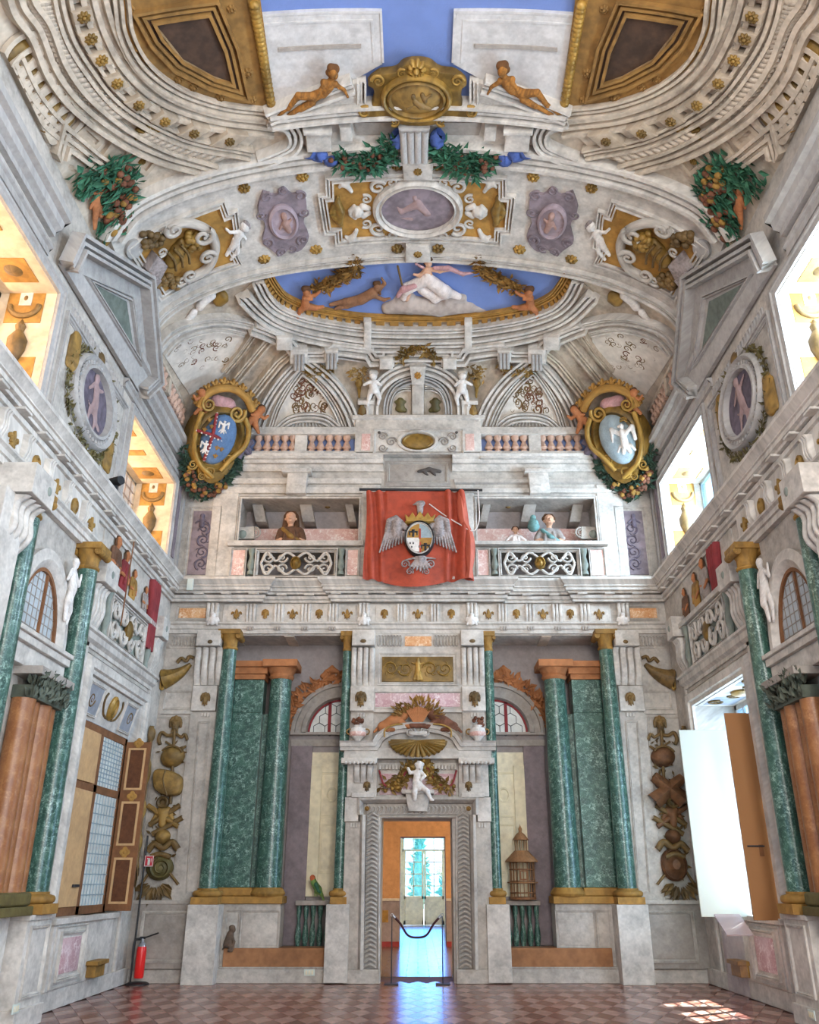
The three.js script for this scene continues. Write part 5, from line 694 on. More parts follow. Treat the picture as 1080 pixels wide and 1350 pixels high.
// red banner with the eagle arms
{
  const t = thing('banner', 'red banner with eagle and quartered shield hung on a dark rod', 'banner'), S = E(0.5), a = S.px(483, 648), b = S.px(612, 648), y1 = S.px(551, 764)[1], N = 60, MM = 40, v = [];
  const fz = (u, w) => 0.02 + 0.035 * Math.sin(u * 9 + w * 3) * (0.3 + w) + (u < 0.2 ? 0.05 * Math.sin(u * 60 - w * 4) : 0) + (u > 0.8 ? 0.09 * Math.sin((u - 0.8) * 46 + w * 2) : 0);
  const P = (i, j) => { const u = i / N, w = j / MM; return [a[0] + (b[0] - a[0]) * (u + (u > 0.8 ? (u - 0.8) * w * 0.45 : 0)) + Math.sin(w * 5) * 0.02, a[1] + (y1 - a[1]) * w - 0.17 * w ** 8 * Math.sin(Math.PI * Math.max(0, Math.min(1, (u - 0.12) / 0.76))), fz(u, w)]; };
  for (let i = 0; i < N; i++) for (let j = 0; j < MM; j++) v.push(...P(i, j), ...P(i, j + 1), ...P(i + 1, j + 1), ...P(i, j), ...P(i + 1, j + 1), ...P(i + 1, j));
  const g = new THREE.BufferGeometry(); g.setAttribute('position', new THREE.Float32BufferAttribute(v, 3)); part(t, 'cloth', onto(mergeVertices(g), S, 1, true), M.red);
  part(t, 'rod', tube(S, L(S, [474, 646, 636, 647]), 0.03, { d: 0.03, seg: 4, sides: 8 }), M.black); part(t, 'cord', tube(S, L(S, [630, 648, 631, 690, 624, 702, 608, 694, 585, 680, 566, 666]), 0.013, { d: 0.06 }), M.cloth); part(t, 'gathered_edge', tube(S, L(S, [607, 650, 612, 690, 618, 700, 620, 740, 618, 764]), 0.1, { d: 0.02, taper: (q) => 0.6 + 0.5 * Math.abs(Math.sin(q * 7)) }), M.redLight);
  const Q = E(0.57);
  for (const s of [-1, 1]) {
    const W = []; W.push([-18, -14, 4, -24, -22, 3.5, 2], [-24, -22, 3.5, -31, -29, 3.5, 2], [-31, -29, 3.5, -40, -24, 4, 2], [-40, -24, 4, -42, -10, 4, 2], [-30, -20, 7, -30, -8, 8, 1]); for (let i = 0; i < 9; i++) W.push([-43 + i * 2.9, -12 + i * 0.5, 1.7, -52 + i * 4.1, 20 - i * 1.9, 1.2, 3, 2]);
    part(t, 'wing', blob(Q, 553, 710, W, { s: s, res: 64, k: 0.7 }), M.feather);
  }
  part(t, 'eagle_body', blob(Q, 554, 668, [[0, 0, 4.5, 0, 9, 4, 2], [-2, -4, 3.6, 3, -4, 3.8, 2], [-4, -4, 2, -10, -1.5, 0.9, 2], [0, 76, 4, 0, 60, 7, 2], ...[-3, -2, -1, 0, 1, 2, 3].map((i) => [i * 1.6, 74, 1.6, i * 4.4, 90 - Math.abs(i) * 1.4, 1.6, 2.4, 1.6]), [-4, 72, 1.8, -20, 76, 1.1, 2], [4, 72, 1.8, 20, 74, 1.1, 2]], { res: 70, k: 1.1 }), M.feather);
  part(t, 'tail_scroll', [...[-1, 1].flatMap((s) => [scroll(Q, 534, 744, 6, { s, dir: 1, a0: -0.4, w: 0.22 }), scroll(Q, 540, 754, 5, { s, dir: 1, a0: -0.4, w: 0.22 })])], M.feather);
  part(t, 'crown', [ext(Q, L(Q, [536, 690, 534, 680, 539, 684, 544, 677, 548, 684, 554, 675, 559, 684, 564, 677, 568, 684, 574, 680, 571, 690]), 0, 0.09, { bev: 0.015 }), mould(Q, L(Q, [534, 690, 573, 690]), bead(0.06, 0.11))], M.goldBright);
  const sh = part(t, 'shield', oval(Q, 553, 712, 18, 21.5, [[1, 0], [1, 0.12], [0.92, 0.14], [0.9, 0.1], [0.01, 0.12]], 40), M.skinWhite); part(sh, 'shield_rim', oval(Q, 553, 712, 19.5, 23, [[1, 0], [1, 0.13], [0.94, 0.16], [0.9, 0.12]], 40), M.black);
  const QC = E(0.57), cc = QC.px(553, 712), kx = 16.2 * sc(QC, 553, 712), ky = 19.4 * sc(QC, 553, 712), quart = (x, y) => [cc, ...arc(cc, kx, ky, Math.atan2(y, x) - Math.PI / 4, Math.atan2(y, x) + Math.PI / 4, 10)];
  for (const [x, y, m] of [[-1, 1, M.ochrePale], [1, -1, M.ochrePale], [1, 1, M.blueGrey], [-1, -1, M.skinWhite]]) part(sh, 'quarter', ext(E(0.67), quart(x, y).map((p) => p), 0, 0.03), m);
  for (const [x, y] of [[545, 703], [561, 721]]) part(sh, 'small_eagle', blob(E(0.695), x, y, [[0, -3, 1.4, 0, 4, 1.6, 0.4], [-5, -2, 1.1, 5, -2, 1.1, 0.4], [-5, -2, 1.1, -5, 2.5, 0.8, 0.4], [5, -2, 1.1, 5, 2.5, 0.8, 0.4], [-1.4, -4.4, 1, 1.4, -4.4, 1, 0.4]], { res: 26, k: 0.5 }), M.black);
  for (const [x, y] of [[556, 721], [549, 703]]) part(sh, 'pale', boxS(E(0.685), rect(E(0.685), x - (x > 551 ? 3 : -3.2), y - 6, x + (x > 551 ? -0.5 : 6), y + 8), 0, 0.02, 0.003), M.red);
  part(sh, 'drop', [[541, 716], [545, 716], [543, 721]].map(([x, y]) => oval(E(0.7), x, y, 0.9, 1.6, dome(0.012), 8)), M.black);
}
// ------------------------------------------------------------------ coats of arms in the two upper corners
for (const s of [-1, 1]) {
  const q = Math.SQRT1_2, low = (s < 0 ? new Flat(V3(-A + 0.3, 0, 0.3), V3(q, 0, -q), Y) : new Flat(V3(A - 0.3, 0, 0.3), V3(q, 0, q), Y)), B0 = low.at(...low.px(mx(s, 272), 652)), T0 = CE.at(...CE.px(mx(s, 300), 496), 0.25), VV = T0.clone().sub(B0).normalize(), UU = V3(q, 0, s * q), S = new Flat(B0, UU.addScaledVector(VV, -UU.dot(VV)).normalize(), VV), k = sc(S, mx(s, 285), 575), X1 = (x) => mx(s, x);
  const t = thing('coat_of_arms', s < 0 ? 'gold cartouche with blue quartered shield of white eagles in the corner' : 'gold cartouche with pale shield bearing one white crowned eagle', 'coat of arms');
  const c = S.px(X1(284), 577), rot = s < 0 ? -0.2 : 0.2;
  part(t, 'cartouche', [oval(S, X1(284), 578, 37, 48, [[1, -0.22], [1, 0.05], [0.92, 0.16], [0.8, 0.2], [0.7, 0.1], [0.62, 0.14]], 40, rot), ext(S, smooth(L(S, [262, 604, 306, 604, 296, 624, 276, 636, 258, 622], s), 24, true), -0.15, 0.14, { bev: 0.04 })], M.gold);
  part(t, 'gold_scroll', [[275, 533, 9, 1, 2.4], [312, 545, 11, -1, 0.6], [254, 612, 7, 1, 3.6], [277, 622, 8, -1, 5], [300, 606, 6, 1, 1], [266, 628, 5, 1, 2]].map(([x, y, r, d, a]) => scroll(new Flat(S.at(0, 0, 0.16), S.U, S.V), x, y, r, { dir: d, a0: a, s, w: 0.26, turns: 1.8 })), M.goldBright);
  part(t, 'rim', tube(S, L(S, [262, 540, 254, 565, 252, 590, 258, 608, 276, 626], s).map((p) => [...p, 0.18]), 0.06), M.goldBright); part(t, 'rim', tube(S, L(S, [318, 548, 323, 565, 318, 585, 300, 602, 286, 618], s).map((p) => [...p, 0.18]), 0.06), M.goldBright);
  const sh = part(t, 'shield', oval(S, X1(284), 577, 21, 34, [[1, 0], [1, 0.2], [0.9, 0.26], [0.6, 0.32], [0.01, 0.35]], 40, rot), s < 0 ? M.blueSh : M.blueGrey), T = new Flat(S.at(0, 0, 0.33), S.U, S.V);
  const eg = [[0, -3, 1.7, 0, 4, 2.2, 0.4], [-2, -2, 1.3, -6, -5, 1.2, 0.4], [-6, -5, 1.2, -6.5, 2, 1, 0.2], [2, -2, 1.3, 6, -5, 1.2, 0.4], [6, -5, 1.2, 6.5, 2, 1, 0.2], [0, 4, 1.8, -2, 9, 1, 0.2], [0, 4, 1.8, 2, 9, 1, 0.2], [0, -6, 1.5, 1.6, -6, 0.8, 0.4], [-3, 5, 0.9, -5, 8, 0.7, 0.2], [3, 5, 0.9, 5, 8, 0.7, 0.2]];
  if (s < 0) {
    for (const [x, y, z] of [[295, 562, 1], [271, 588, 1]]) part(sh, 'eagle', blob(T, x, y, eg, { res: 34, k: 0.8, s, lift: 0, size: z }), M.skinWhite); for (const [x, y] of [[276, 553], [279, 562], [270, 566], [286, 590], [284, 601], [292, 592]]) part(sh, 'lily', lis(T, x, y, 7, s, 0.02), M.ochrePale);
    part(sh, 'cross_band', [tube(T, L(T, [288, 546, 280, 572, 271, 608], s).map((p, i) => [...p, i === 1 ? 0.03 : -0.08]), 0.035, { sides: 6 }), tube(T, L(T, [262, 569, 280, 573, 302, 585], s).map((p, i) => [...p, i === 1 ? 0.03 : -0.1]), 0.035, { sides: 6 })], M.redDark);
    part(sh, 'pearls', balls(T, [...Array.from({ length: 15 }, (_, i) => { const p = T.px(X1(288 - 17 * i / 14), 546 + 62 * i / 14); return [p[0], p[1], 0.03 - 0.1 * (i / 7 - 1) ** 2, 1]; }), ...Array.from({ length: 9 }, (_, i) => { const p = T.px(X1(262 + 40 * i / 8), 569 + 16 * i / 8); return [p[0], p[1], 0.03 - 0.12 * (i / 4 - 1) ** 2, 1]; })], 0.022), M.skinWhite);
  } else { part(sh, 'eagle', blob(T, 280, 576, eg.map((c) => c.map((v) => v * 2.3)), { res: 52, k: 1.4, s, lift: -0.02 }), M.skinWhite); part(sh, 'eagle_crown', [553, 556].map((y) => tube(T, L(T, [276, y, 280, y - 2, 285, y], s).map((p) => [...p, -0.02]), 0.02)), M.goldBright); }
  part(t, 'coronet', [tube(S, L(S, [260, 536, 268, 520, 286, 511, 306, 512, 322, 524, 330, 540], s).map((p) => [...p, 0.1]), 0.09), ...Array.from({ length: 9 }, (_, i) => { const a = [[258, 524], [264, 515], [273, 508], [283, 503], [294, 500], [306, 502], [318, 508], [328, 517], [335, 528]][i]; return lis(S, a[0], a[1] + 3, 13, s, 0.1); })], M.ochrePale);
  part(t, 'mantling', blob(S, 292, 530, [[-6, 0, 8, 10, 2, 9, 0], [0, 6, 7, 6, 12, 6, 1], [14, 4, 6, 22, 12, 4, 0]], { s, res: 30 }), M.pinkCloth);
  for (const [x, y, f] of [[262, 522, 1], [340, 545, -1]]) putto(S, x, y, [[0, -6, 5, 1 * f, -4, 4.6, 4], [f * 4, 0, 5, f * 6, 8, 5.4, 2], [f * 2, 0, 2.6, f * -6, 4, 2, 4], [f * -6, 4, 2, f * -10, 0, 1.8, 5], [f * 6, 8, 4, f * 2, 16, 3.4, 4], [f * 2, 16, 3, f * -3, 22, 2.2, 4], [f * 9, 8, 4, f * 12, 16, 3, 2], [f * 12, 16, 3, f * 10, 22, 2, 2], [f * 4, 1, 2.6, f * 11, 2, 2, 4]], [[0, -9, 3.6, 2, -8, 4, 2]], { label: (f > 0 ? 'terracotta winged putto holding the inner edge of the coronet ' : 'terracotta putto perched on the balustrade end by the coronet ') + WHICH(s), mat: M.skin, s, lift: 0.05, res: 40 });
  const G = thing('garland', 'dark fruit and leaf garland hanging under the corner arms ' + WHICH(s), 'garland'), P = L(S, [247, 590, 246, 620, 256, 642, 276, 648, 294, 636, 304, 618, 314, 604], s); part(G, 'leaves', leaves(S, alongPath(P, 460, 9 * k), 10 * k, 0.9).translate(0, 0, 0), M.leafDark); part(G, 'fruit', balls(S, alongPath(P.slice(1, 5), 26, 7 * k, 0.06), 3 * k), M.fruit); part(G, 'pear', balls(S, alongPath(P.slice(1, 5), 12, 7 * k, 0.08), 3.2 * k), M.fruitYellow); part(G, 'ribbon', tube(S, L(S, [312, 602, 318, 592, 326, 596, 322, 586, 330, 580], s).map((p) => [...p, 0.1]), 0.07), M.purpleDeep);
}
// ------------------------------------------------------------------ the two long walls
const robe = [M.robeBrown, M.redDark, M.ochre, M.robeGrey];
for (const s of [-1, 1]) {
  const S = SW(s), w = WHICH(s), U = (z) => s < 0 ? -z : z, R = (z0, y0, z1, y1) => rr(Math.min(U(z0), U(z1)), y0, Math.max(U(z0), U(z1)), y1), So = (o) => SW(s, o), wx = (d) => s * (A - d), bx = (d0, d1, y0, y1, z0, z1, b = 0.01) => box(Math.min(wx(d0), wx(d1)), Math.max(wx(d0), wx(d1)), y0, y1, z0, z1, b);
  const mp = (z0, y0, z1, y1) => s < 0 ? [[U(z1), y1], [U(z0), y0]] : [[U(z0), y0], [U(z1), y1]];
  // plinth and dado
  struct(s < 0 ? 'baseboard_left' : 'baseboard_right', [bx(-0.01, 0.05, 0, 0.24, 0, 4.35), bx(-0.01, 0.05, 0, 0.24, 5.1, 19)], M.white, 'pale plinth along the side wall ' + w, 'baseboard');
  const d = structG('trim_dado', 'dado and pedestal below the window ' + w, 'trim');
  part(d, 'window_apron', bx(0, 0.06, 0.24, LY0 - 0.02, 1.2, 3.6), M.white); part(d, 'marble_panel', boxS(So(0.06), R(2.55, 0.42, 3.25, 0.86), 0, 0.015), M.rose); part(d, 'panel_frame', [mould(So(0.06), R(2.48, 0.36, 3.32, 0.92), frameP(0.06, 0.035), true), mould(So(0.06), R(2.35, 0.28, 3.5, 1.0), frameP(0.03, 0.02), true)], M.white);
  part(d, 'gilt_bracket', [bx(0.06, 0.2, 0.28, 0.46, 1.75, 2.15), bx(0.06, 0.24, 0.44, 0.5, 1.7, 2.2)], M.ochre); part(d, 'sill', bx(-0.5, 0.1, LY0 - 0.08, LY0 + 0.0, 1.05, 3.65), M.white);
  part(d, 'pedestal', [bx(0, 0.3, 0, yPed, 4.32, 5.06), bx(0, 0.34, 0, 0.22, 4.28, 5.1), bx(0, 0.33, yPed - 0.06, yPed, 4.3, 5.08)], M.white); part(d, 'panel_frame', mould(So(0.3), R(4.44, 0.34, 4.94, yPed - 0.14), frameP(0.05, 0.025), true), M.white);
  part(d, 'near_dado', [bx(0, 0.1, 0.2, yPed, 5.1, 10)], M.white);
  const r0 = 0.165; column({ x: wx(0.16), z: 4.68, r0, r1: r0 * 0.82, y0: yBase1, y1: yCap0, y2: yCap1, yb: yPed, label: 'green marble column between window and alcove on the long wall ' + w });
  column({ x: wx(0.12), z: 6.62, r0, r1: r0 * 0.82, y0: yBase1, y1: yCap0, y2: yCap1, yb: yPed, label: 'green marble column on the near side of the alcove ' + w });
  // window surround
  const ws = structG('trim_window', 'stone surround of the lower window ' + w, 'trim');
  part(ws, 'architrave', mould(S, s < 0 ? [[U(3.65), LY0], [U(3.65), LY1], [U(1.05), LY1], [U(1.05), LY0]] : [[U(1.05), LY0], [U(1.05), LY1], [U(3.65), LY1], [U(3.65), LY0]], [[0, 0], [0, 0.05], [0.06, 0.06], [0.08, 0.1], [0.2, 0.1], [0.24, 0.06], [0.26, 0]]), M.white);
  part(ws, 'pilaster', bx(0, 0.06, 0.24, 4.9, 3.95, 4.3), M.white); part(ws, 'pilaster', bx(0, 0.05, 0.24, 4.9, 0.72, 0.8), M.white);
  part(ws, 'ledge', mould(P0, s < 0 ? [[-A, -4.35], [-A, -0.75]] : [[A, -0.75], [A, -4.35]], cornP(0, [[0, 4.78], [0.06, 4.78], [0.06, 4.84], [0.12, 4.88], [0.14, 4.96], [0.18, 4.98], [0.18, 5.02], [0, 5.03]])), M.white);
  part(ws, 'window_head', bx(0, 0.03, 4.72, 4.8, 0.8, 3.95), M.plaster);
  for (const [a, b] of [[3.72, 4.22], [0.78, 1.12]]) { part(ws, 'console', consoleG(S, R(a, 5.03, b, yCap0 - 0.02), 0.24), M.white); part(ws, 'knob_block', bx(0, 0.26, yCap0, yCap1, a - 0.02, b + 0.02), M.white); part(ws, 'knob', oval(So(0.26), U((a + b) / 2), (yCap0 + yCap1) / 2, 0.05, 0.06, dome(0.02), 14, 0, false), M.greyGreen); }
  // painted soffit of the window recess, jambs and glazing
  const rv = structG('trim_reveal', 'painted soffit and jambs of the lower window recess ' + w, 'trim'), SO = new Flat(V3(wx(-0.4), LY1, 2.35), s < 0 ? Z.clone().negate() : Z, X.clone().multiplyScalar(1)), sf = (a, b, c, e) => box(Math.min(wx(a), wx(b)), Math.max(wx(a), wx(b)), LY1 - 0.012, LY1 + 0.001, c, e);
  part(rv, 'soffit', box(Math.min(wx(-0.85), wx(-0.02)), Math.max(wx(-0.85), wx(-0.02)), LY1 - 0.01, LY1 + 0.001, 1.06, 3.64), M.white);
  for (const [a, b] of [[1.2, 1.9], [2.8, 3.5]]) part(rv, 'soffit_panel', sf(-0.62, -0.1, a, b), M.greyBlue);
  { const f = new Flat(V3(0, LY1 - 0.012, 0), s < 0 ? V3(0, 0, -1) : Z, s < 0 ? V3(1, 0, 0) : V3(-1, 0, 0)); const F2 = f.N.y < 0 ? f : new Flat(f.o, f.U.clone().negate(), f.V); const cu = (z, x) => { const p = V3(x, 0, z).sub(F2.o); return [p.dot(F2.U), p.dot(F2.V)]; }; const c = cu(2.35, wx(-0.35)); part(rv, 'soffit_boss', oval(F2, c[0], c[1], 0.2, 0.14, [[1, 0], [1, 0.03], [0.7, 0.06], [0.01, 0.07]], 24, 0, false), M.goldBright); part(rv, 'soffit_scroll', [-1, 1].flatMap((q) => [scroll(F2, c[0] + q * 0.36, c[1], 0.13, { inPx: false, w: 0.16, dir: q, a0: q > 0 ? 3 : 0 }), scroll(F2, c[0] + q * 0.85, c[1] + 0.1, 0.16, { inPx: false, w: 0.14, dir: -q, a0: q > 0 ? 3 : 0 })]), M.bronze); }
  if (s < 0) {
    // wooden shutter, leaded casement and an open leaf
    const wd = structG('window_1', 'wooden casement with leaded panes and shutters in the lower window ' + w, 'window'), y0 = LY0, y1 = 3.74, fr = (z0, z1, a, b, dd = 0.06) => bx(-0.15 - dd, -0.15, a, b, z0, z1, 0.006);
    part(wd, 'frame', [fr(1.05, 1.17, y0, y1 + 0.12), fr(3.53, 3.65, y0, y1 + 0.12), fr(1.05, 3.65, y1, y1 + 0.12), fr(1.05, 3.65, y0, y0 + 0.12), fr(2.22, 2.36, y0, y1), fr(1.05, 3.65, 2.86, 2.98)], M.wood);
    for (const [a, b] of [[y0 + 0.12, 2.86], [2.98, y1]]) { part(wd, 'shutter_board', bx(-0.19, -0.13, a, b, 2.4, 3.5, 0.004), M.woodPale); const pa = part(wd, 'leaded_pane', bx(-0.18, -0.17, a, b, 1.17, 2.22, 0), M.frostLit); const cm = []; for (let i = 1; i < 8; i++) cm.push(bx(-0.17, -0.16, a, b, 1.17 + i * 0.131 - 0.008, 1.17 + i * 0.131 + 0.008, 0)); for (let i = 1; i < 11; i++) cm.push(bx(-0.17, -0.16, a + (b - a) * i / 11 - 0.008, a + (b - a) * i / 11 + 0.008, 1.17, 2.22, 0)); part(pa, 'lead_came', cm, M.blueGrey); }
    { const o0 = V3(wx(-0.14), 3.86, 0), V = V3(-s * 0.14, 0.58, 0).normalize(), HP = new Flat(o0, V3(0, 0, -1), V), H = 0.6; part(wd, 'head_panel', ext(HP, rr(-3.62, 0, -1.08, H), -0.03, 0), M.white); for (const [a, b] of [[-3.45, -2.85], [-1.75, -1.2]]) { part(wd, 'head_field', ext(HP, rr(a, 0.08, b, H - 0.08), 0, 0.012), M.greyBlue); part(wd, 'head_frame', mould(HP, rr(a, 0.08, b, H - 0.08), frameP(0.05, 0.03), true), M.white); } part(wd, 'head_boss', oval(HP, -2.3, 0.32, 0.16, 0.2, [[1, 0], [1, 0.03], [0.8, 0.06], [0.7, 0.03], [0.01, 0.07]], 24, 0, false), M.goldBright); part(wd, 'head_scroll', [-1, 1].flatMap((q) => [tube(HP, [[-2.3 + q * 0.12, 0.14], [-2.3 + q * 0.3, 0.2], [-2.3 + q * 0.42, 0.4], [-2.3 + q * 0.36, 0.5]], 0.02), scroll(HP, -2.3 + q * 0.9, 0.3, 0.12, { inPx: false, dir: q, w: 0.14 })]), M.bronze); }
    part(wd, 'latch', bx(-0.13, -0.1, 1.5, 1.54, 2.46, 2.7, 0.005), M.steel);
    const lf = thing('shutter', 'brown panelled shutter leaf standing open beside the leaded casement', 'shutter'), za = 1.12; part(lf, 'board', bx(-0.12, 0.3, LY0 + 0.02, 3.8, za, za + 0.06, 0.006), M.wood);
    for (let i = 0; i < 3; i++) { const a = LY0 + 0.16 + i * 0.88; part(lf, 'panel', bx(-0.03, 0.2, a, a + 0.62, za + 0.06, za + 0.07, 0.004), M.woodDark); const f = E(za + 0.06); part(lf, 'inlay', mould(f, rr(wx(-0.05), a - 0.02, wx(0.22), a + 0.64), fillet(0.035, 0.012), true), M.woodPale); part(lf, 'flower', petals(f, wx(0.09), a + 0.74, 0.09, 4, 0.015, false), M.ochrePale); }
  } else {
    const wd = structG('window_2', 'tall glazed casement in the lower window ' + w, 'window'), xx = -0.7; part(wd, 'frame', [bx(xx - 0.06, xx, LY0, LY1, 1.05, 1.14), bx(xx - 0.06, xx, LY0, LY1, 3.56, 3.65), bx(xx - 0.06, xx, LY0, LY0 + 0.1, 1.05, 3.65), bx(xx - 0.06, xx, LY1 - 0.1, LY1, 1.05, 3.65), bx(xx - 0.06, xx, LY0, LY1, 2.3, 2.42)], M.white);
    part(wd, 'muntin', [...[1.43, 1.72, 2.01, 2.71, 3.0, 3.29].map((z) => bx(xx - 0.04, xx - 0.01, LY0, LY1, z - 0.016, z + 0.016, 0)), ...Array.from({ length: 8 }, (_, i) => { const y = LY0 + (LY1 - LY0) * (i + 1) / 9; return bx(xx - 0.04, xx - 0.01, y - 0.016, y + 0.016, 1.05, 3.65, 0); })], M.white);
    for (let i = 0; i < 9; i++) for (const [a, b] of [[1.14, 2.3], [2.42, 3.56]]) { const y = LY0 + (LY1 - LY0) * i / 9; part(wd, 'pane', bx(xx - 0.027, xx - 0.024, y, y + (LY1 - LY0) / 9, a, b, 0), M.glass); }
    solo('shutter', box(4.18, 4.93, 1.1, 3.8, 2.44, 2.47, 0.006), M.whitePaint, 'white shutter leaf swung out from the window into the hall', 'shutter');
    const bs = thing('shutter', 'brown shutter leaf standing open at the window edge', 'shutter'); part(bs, 'leaf', box(4.53, 4.93, 1.1, 3.86, 3.6, 3.63, 0.006), M.brownPaint); part(bs, 'bolt', box(4.58, 4.82, 2.02, 2.04, 3.63, 3.645, 0.004), M.steel); part(bs, 'bolt_plate', box(4.74, 4.8, 1.9, 2.05, 3.63, 3.637, 0.003), M.wood);
  }
  // parapet with people above the window
  const pa = thing('balcony_parapet', 'pierced parapet over the lower window of the long wall ' + w, 'parapet'), pz0 = 1.55, pz1 = 3.3, py0 = 5.1, py1 = 5.78, PS = So(0.05);
  part(pa, 'backing', bx(-0.005, 0.02, 5.04, 5.86, 1.15, 3.7), M.greyGreen); part(pa, 'panel_frame', mould(So(0.02), R(pz0, py0, pz1, py1), frameP(0.08, 0.07), true), M.white); part(pa, 'rail', bx(0, 0.14, 5.84, 5.93, 1.12, 3.72), M.white);
  { const u0 = Math.min(U(pz0), U(pz1)), du = pz1 - pz0, vc = (py0 + py1) / 2, fr = []; for (let i = 0; i < 4; i++) for (const b of [-1, 1]) fr.push(scroll(PS, u0 + du * (i + 0.5) / 4, vc + b * 0.16, 0.16, { inPx: false, a0: i * 1.3 + b, dir: i % 2 ? b : -b, w: 0.26, turns: 1.3 })); for (const b of [-1, 1]) fr.push(tube(PS, Array.from({ length: 9 }, (_, i) => [u0 + du * i / 8, vc + b * (i % 2 ? 0.3 : 0.06)]), 0.03, { sides: 5 })); part(pa, 'tracery', fr, M.white); part(pa, 'boss', oval(PS, u0 + du / 2, vc, 0.13, 0.17, [[1, 0], [1, 0.05], [0.7, 0.08], [0.01, 0.1]], 24, 0, false), M.gold); }
  for (const z of [1.32, 3.48]) part(pa, 'baluster', lathe([[0.001, 0], [0.07, 0], [0.04, 0.1], [0.08, 0.28], [0.04, 0.55], [0.07, 0.7], [0.07, 0.78], [0.001, 0.78]], wx(0.06), 5.05, z, 12), M.greyGreen);
  struct('trim_mural', ext(S, R(1.15, 5.93, 3.95, yF1), 0, 0.02), M.plaster, 'painted ground behind the balcony figures ' + w, 'trim');
  const PP = So(0.03), hw = s < 0 ? [[3.45, 0.7, 0, 'person in brown cloak holding a staff on the balcony'], [2.95, 0.64, 1, 'person in red tunic on the balcony beside the brown cloak'], [2.45, 0.5, 2, 'person in ochre coat bending over the balcony rail'], [1.75, 0.44, 3, 'person in grey by the red curtain of the balcony']] : [[1.45, 0.5, 0, 'brown robed person at the corner end of the balcony'], [2.1, 0.56, 2, 'ochre robed person in the middle of the balcony'], [2.6, 0.64, 3, 'grey robed person beside the green balcony pillar']];
  for (const [z, h, c, label] of hw) {
    const P = V3(wx(0.05), 5.95, z), q = P.clone().sub(EYE), k = FOC / (q.z * -CT + q.y * ST), px = CX + q.x * k, py = CY - (q.y * CT - q.z * -ST) * k; // the place's own pixel, to size the figure
    const kk = sc(PP, px, py), o = new Flat(PP.at(U(z), 5.94 + 0.2 * h, 0), PP.U, PP.V), bl = (caps) => { const g = blobAt(o, caps.map((v) => v.map((x) => x * h / 20)), { k: h / 20 * 0.8, flat: 0.5, res: 40 }); return g; };
    const t = thing('person', label, 'person'), sk = M.skin;
    part(t, 'body', bl([[0, 16.6, 2.2, 0, 15, 1.8, 3, 3.3], [0, 15.8, 0.4, 0, 15, 0.6, 5.2, 5.6], [0, 13.6, 1.2, 0, 12, 1.5, 2], [-3.4, 11, 1.8, 3.4, 11, 1.8, 1.8], [0, 10, 3, 0, 0, 3.6, 1.4], [-4, 10.6, 1.5, -5.6, 5.4, 1.2, 2, 3], [-5.6, 5.4, 1.2, -2, 4, 0.9, 3, 5], [4, 10.6, 1.5, 5.6, 5.4, 1.2, 2, 3], [5.6, 5.4, 1.2, 3, 2, 0.9, 3, 5], [-1.8, 4, 0.7, -0.8, 3.8, 0.4, 5.4], [3, 1.8, 0.7, 2, 1.2, 0.4, 5.4]]), sk);
    part(t, 'hair', bl([[0, 18, 1.8, 0, 17, 2, 2], [-1.8, 16.6, 1, -2, 14.4, 0.8, 1.6], [1.8, 16.6, 1, 2, 14.4, 0.8, 1.6]]), M.hair); part(t, 'clothing', bl([[-3.4, 11, 2.3, 3.4, 11, 2.3, 1.7], [0, 9.6, 3.6, 0, 0, 4.4, 1.3], [-4, 10.6, 2, -5.4, 6, 1.7, 2, 2.8], [4, 10.6, 2, 5.4, 6, 1.7, 2, 2.8], [-1.5, 9, 0.8, -3, 0.4, 0.9, 4.8, 5.4]]), robe[c]);
    if (c === 0 && s < 0) part(t, 'staff', tube(PP, [[U(z - 0.25), 6.75, 0.2], [U(z - 0.2), 5.3, 0.2]], 0.011, { seg: 4 }), M.wood);
  }
  const cz = s < 0 ? 1.32 : 3.2, cu = thing('curtain', s < 0 ? 'red curtain hanging at the corner end of the balcony' : 'red curtain behind the green balcony pillar', 'curtain'); part(cu, 'drape', [0, 1, 2, 3].map((i) => tube(S, [[U(cz - 0.16 + i * 0.11), yF1 - 0.02, 0.05], [U(cz - 0.14 + i * 0.1), 6.5, 0.07], [U(cz - 0.1 + i * 0.07), 5.9, 0.07], [U(cz - 0.13 + i * 0.09), s < 0 ? 5.4 : 5.98, 0.06]], 0.075, { sides: 8, seg: 12 })), M.redDark);
  // frieze along the wall, from the column towards the viewer
  const f = structG('trim_frieze', 'frieze of gilt lilies along the side wall ' + w, 'trim'), fp = s < 0 ? [[-A, -19], [-A, -4.3]] : [[A, -4.3], [A, -19]];
  part(f, 'architrave', mould(P0, fp, cornP(0, [[0, yA0], [0.1, yA0], [0.1, yA0 + (yA1 - yA0) * 0.45], [0.13, yA0 + (yA1 - yA0) * 0.5], [0.13, yA0 + (yA1 - yA0) * 0.85], [0.17, yA1], [0.17, yA1 + 0.03], [0.05, yA1 + 0.05], [0.05, yF1], [0, yF1]])), M.white);
  for (let i = 0; i < 7; i++) { const z = 4.62 + i * 0.66; const F = So(0.05), c = [U(z), (yA1 + yF1) / 2], kk = 0.022; part(f, i % 2 ? 'mask' : 'fleur_de_lis', i % 2 ? oval(F, c[0], c[1], 0.09, 0.13, [[1, 0], [1, 0.03], [0.7, 0.05], [0.6, 0.02], [0.01, 0.06]], 18, 0, false) : lisAt(F, c, kk, 0.04), M.ochreDull); part(f, 'bracket', consoleG(F, R(z + 0.25, yA1 + 0.05, z + 0.42, yF1 - 0.01), 0.14, 3), M.white); }
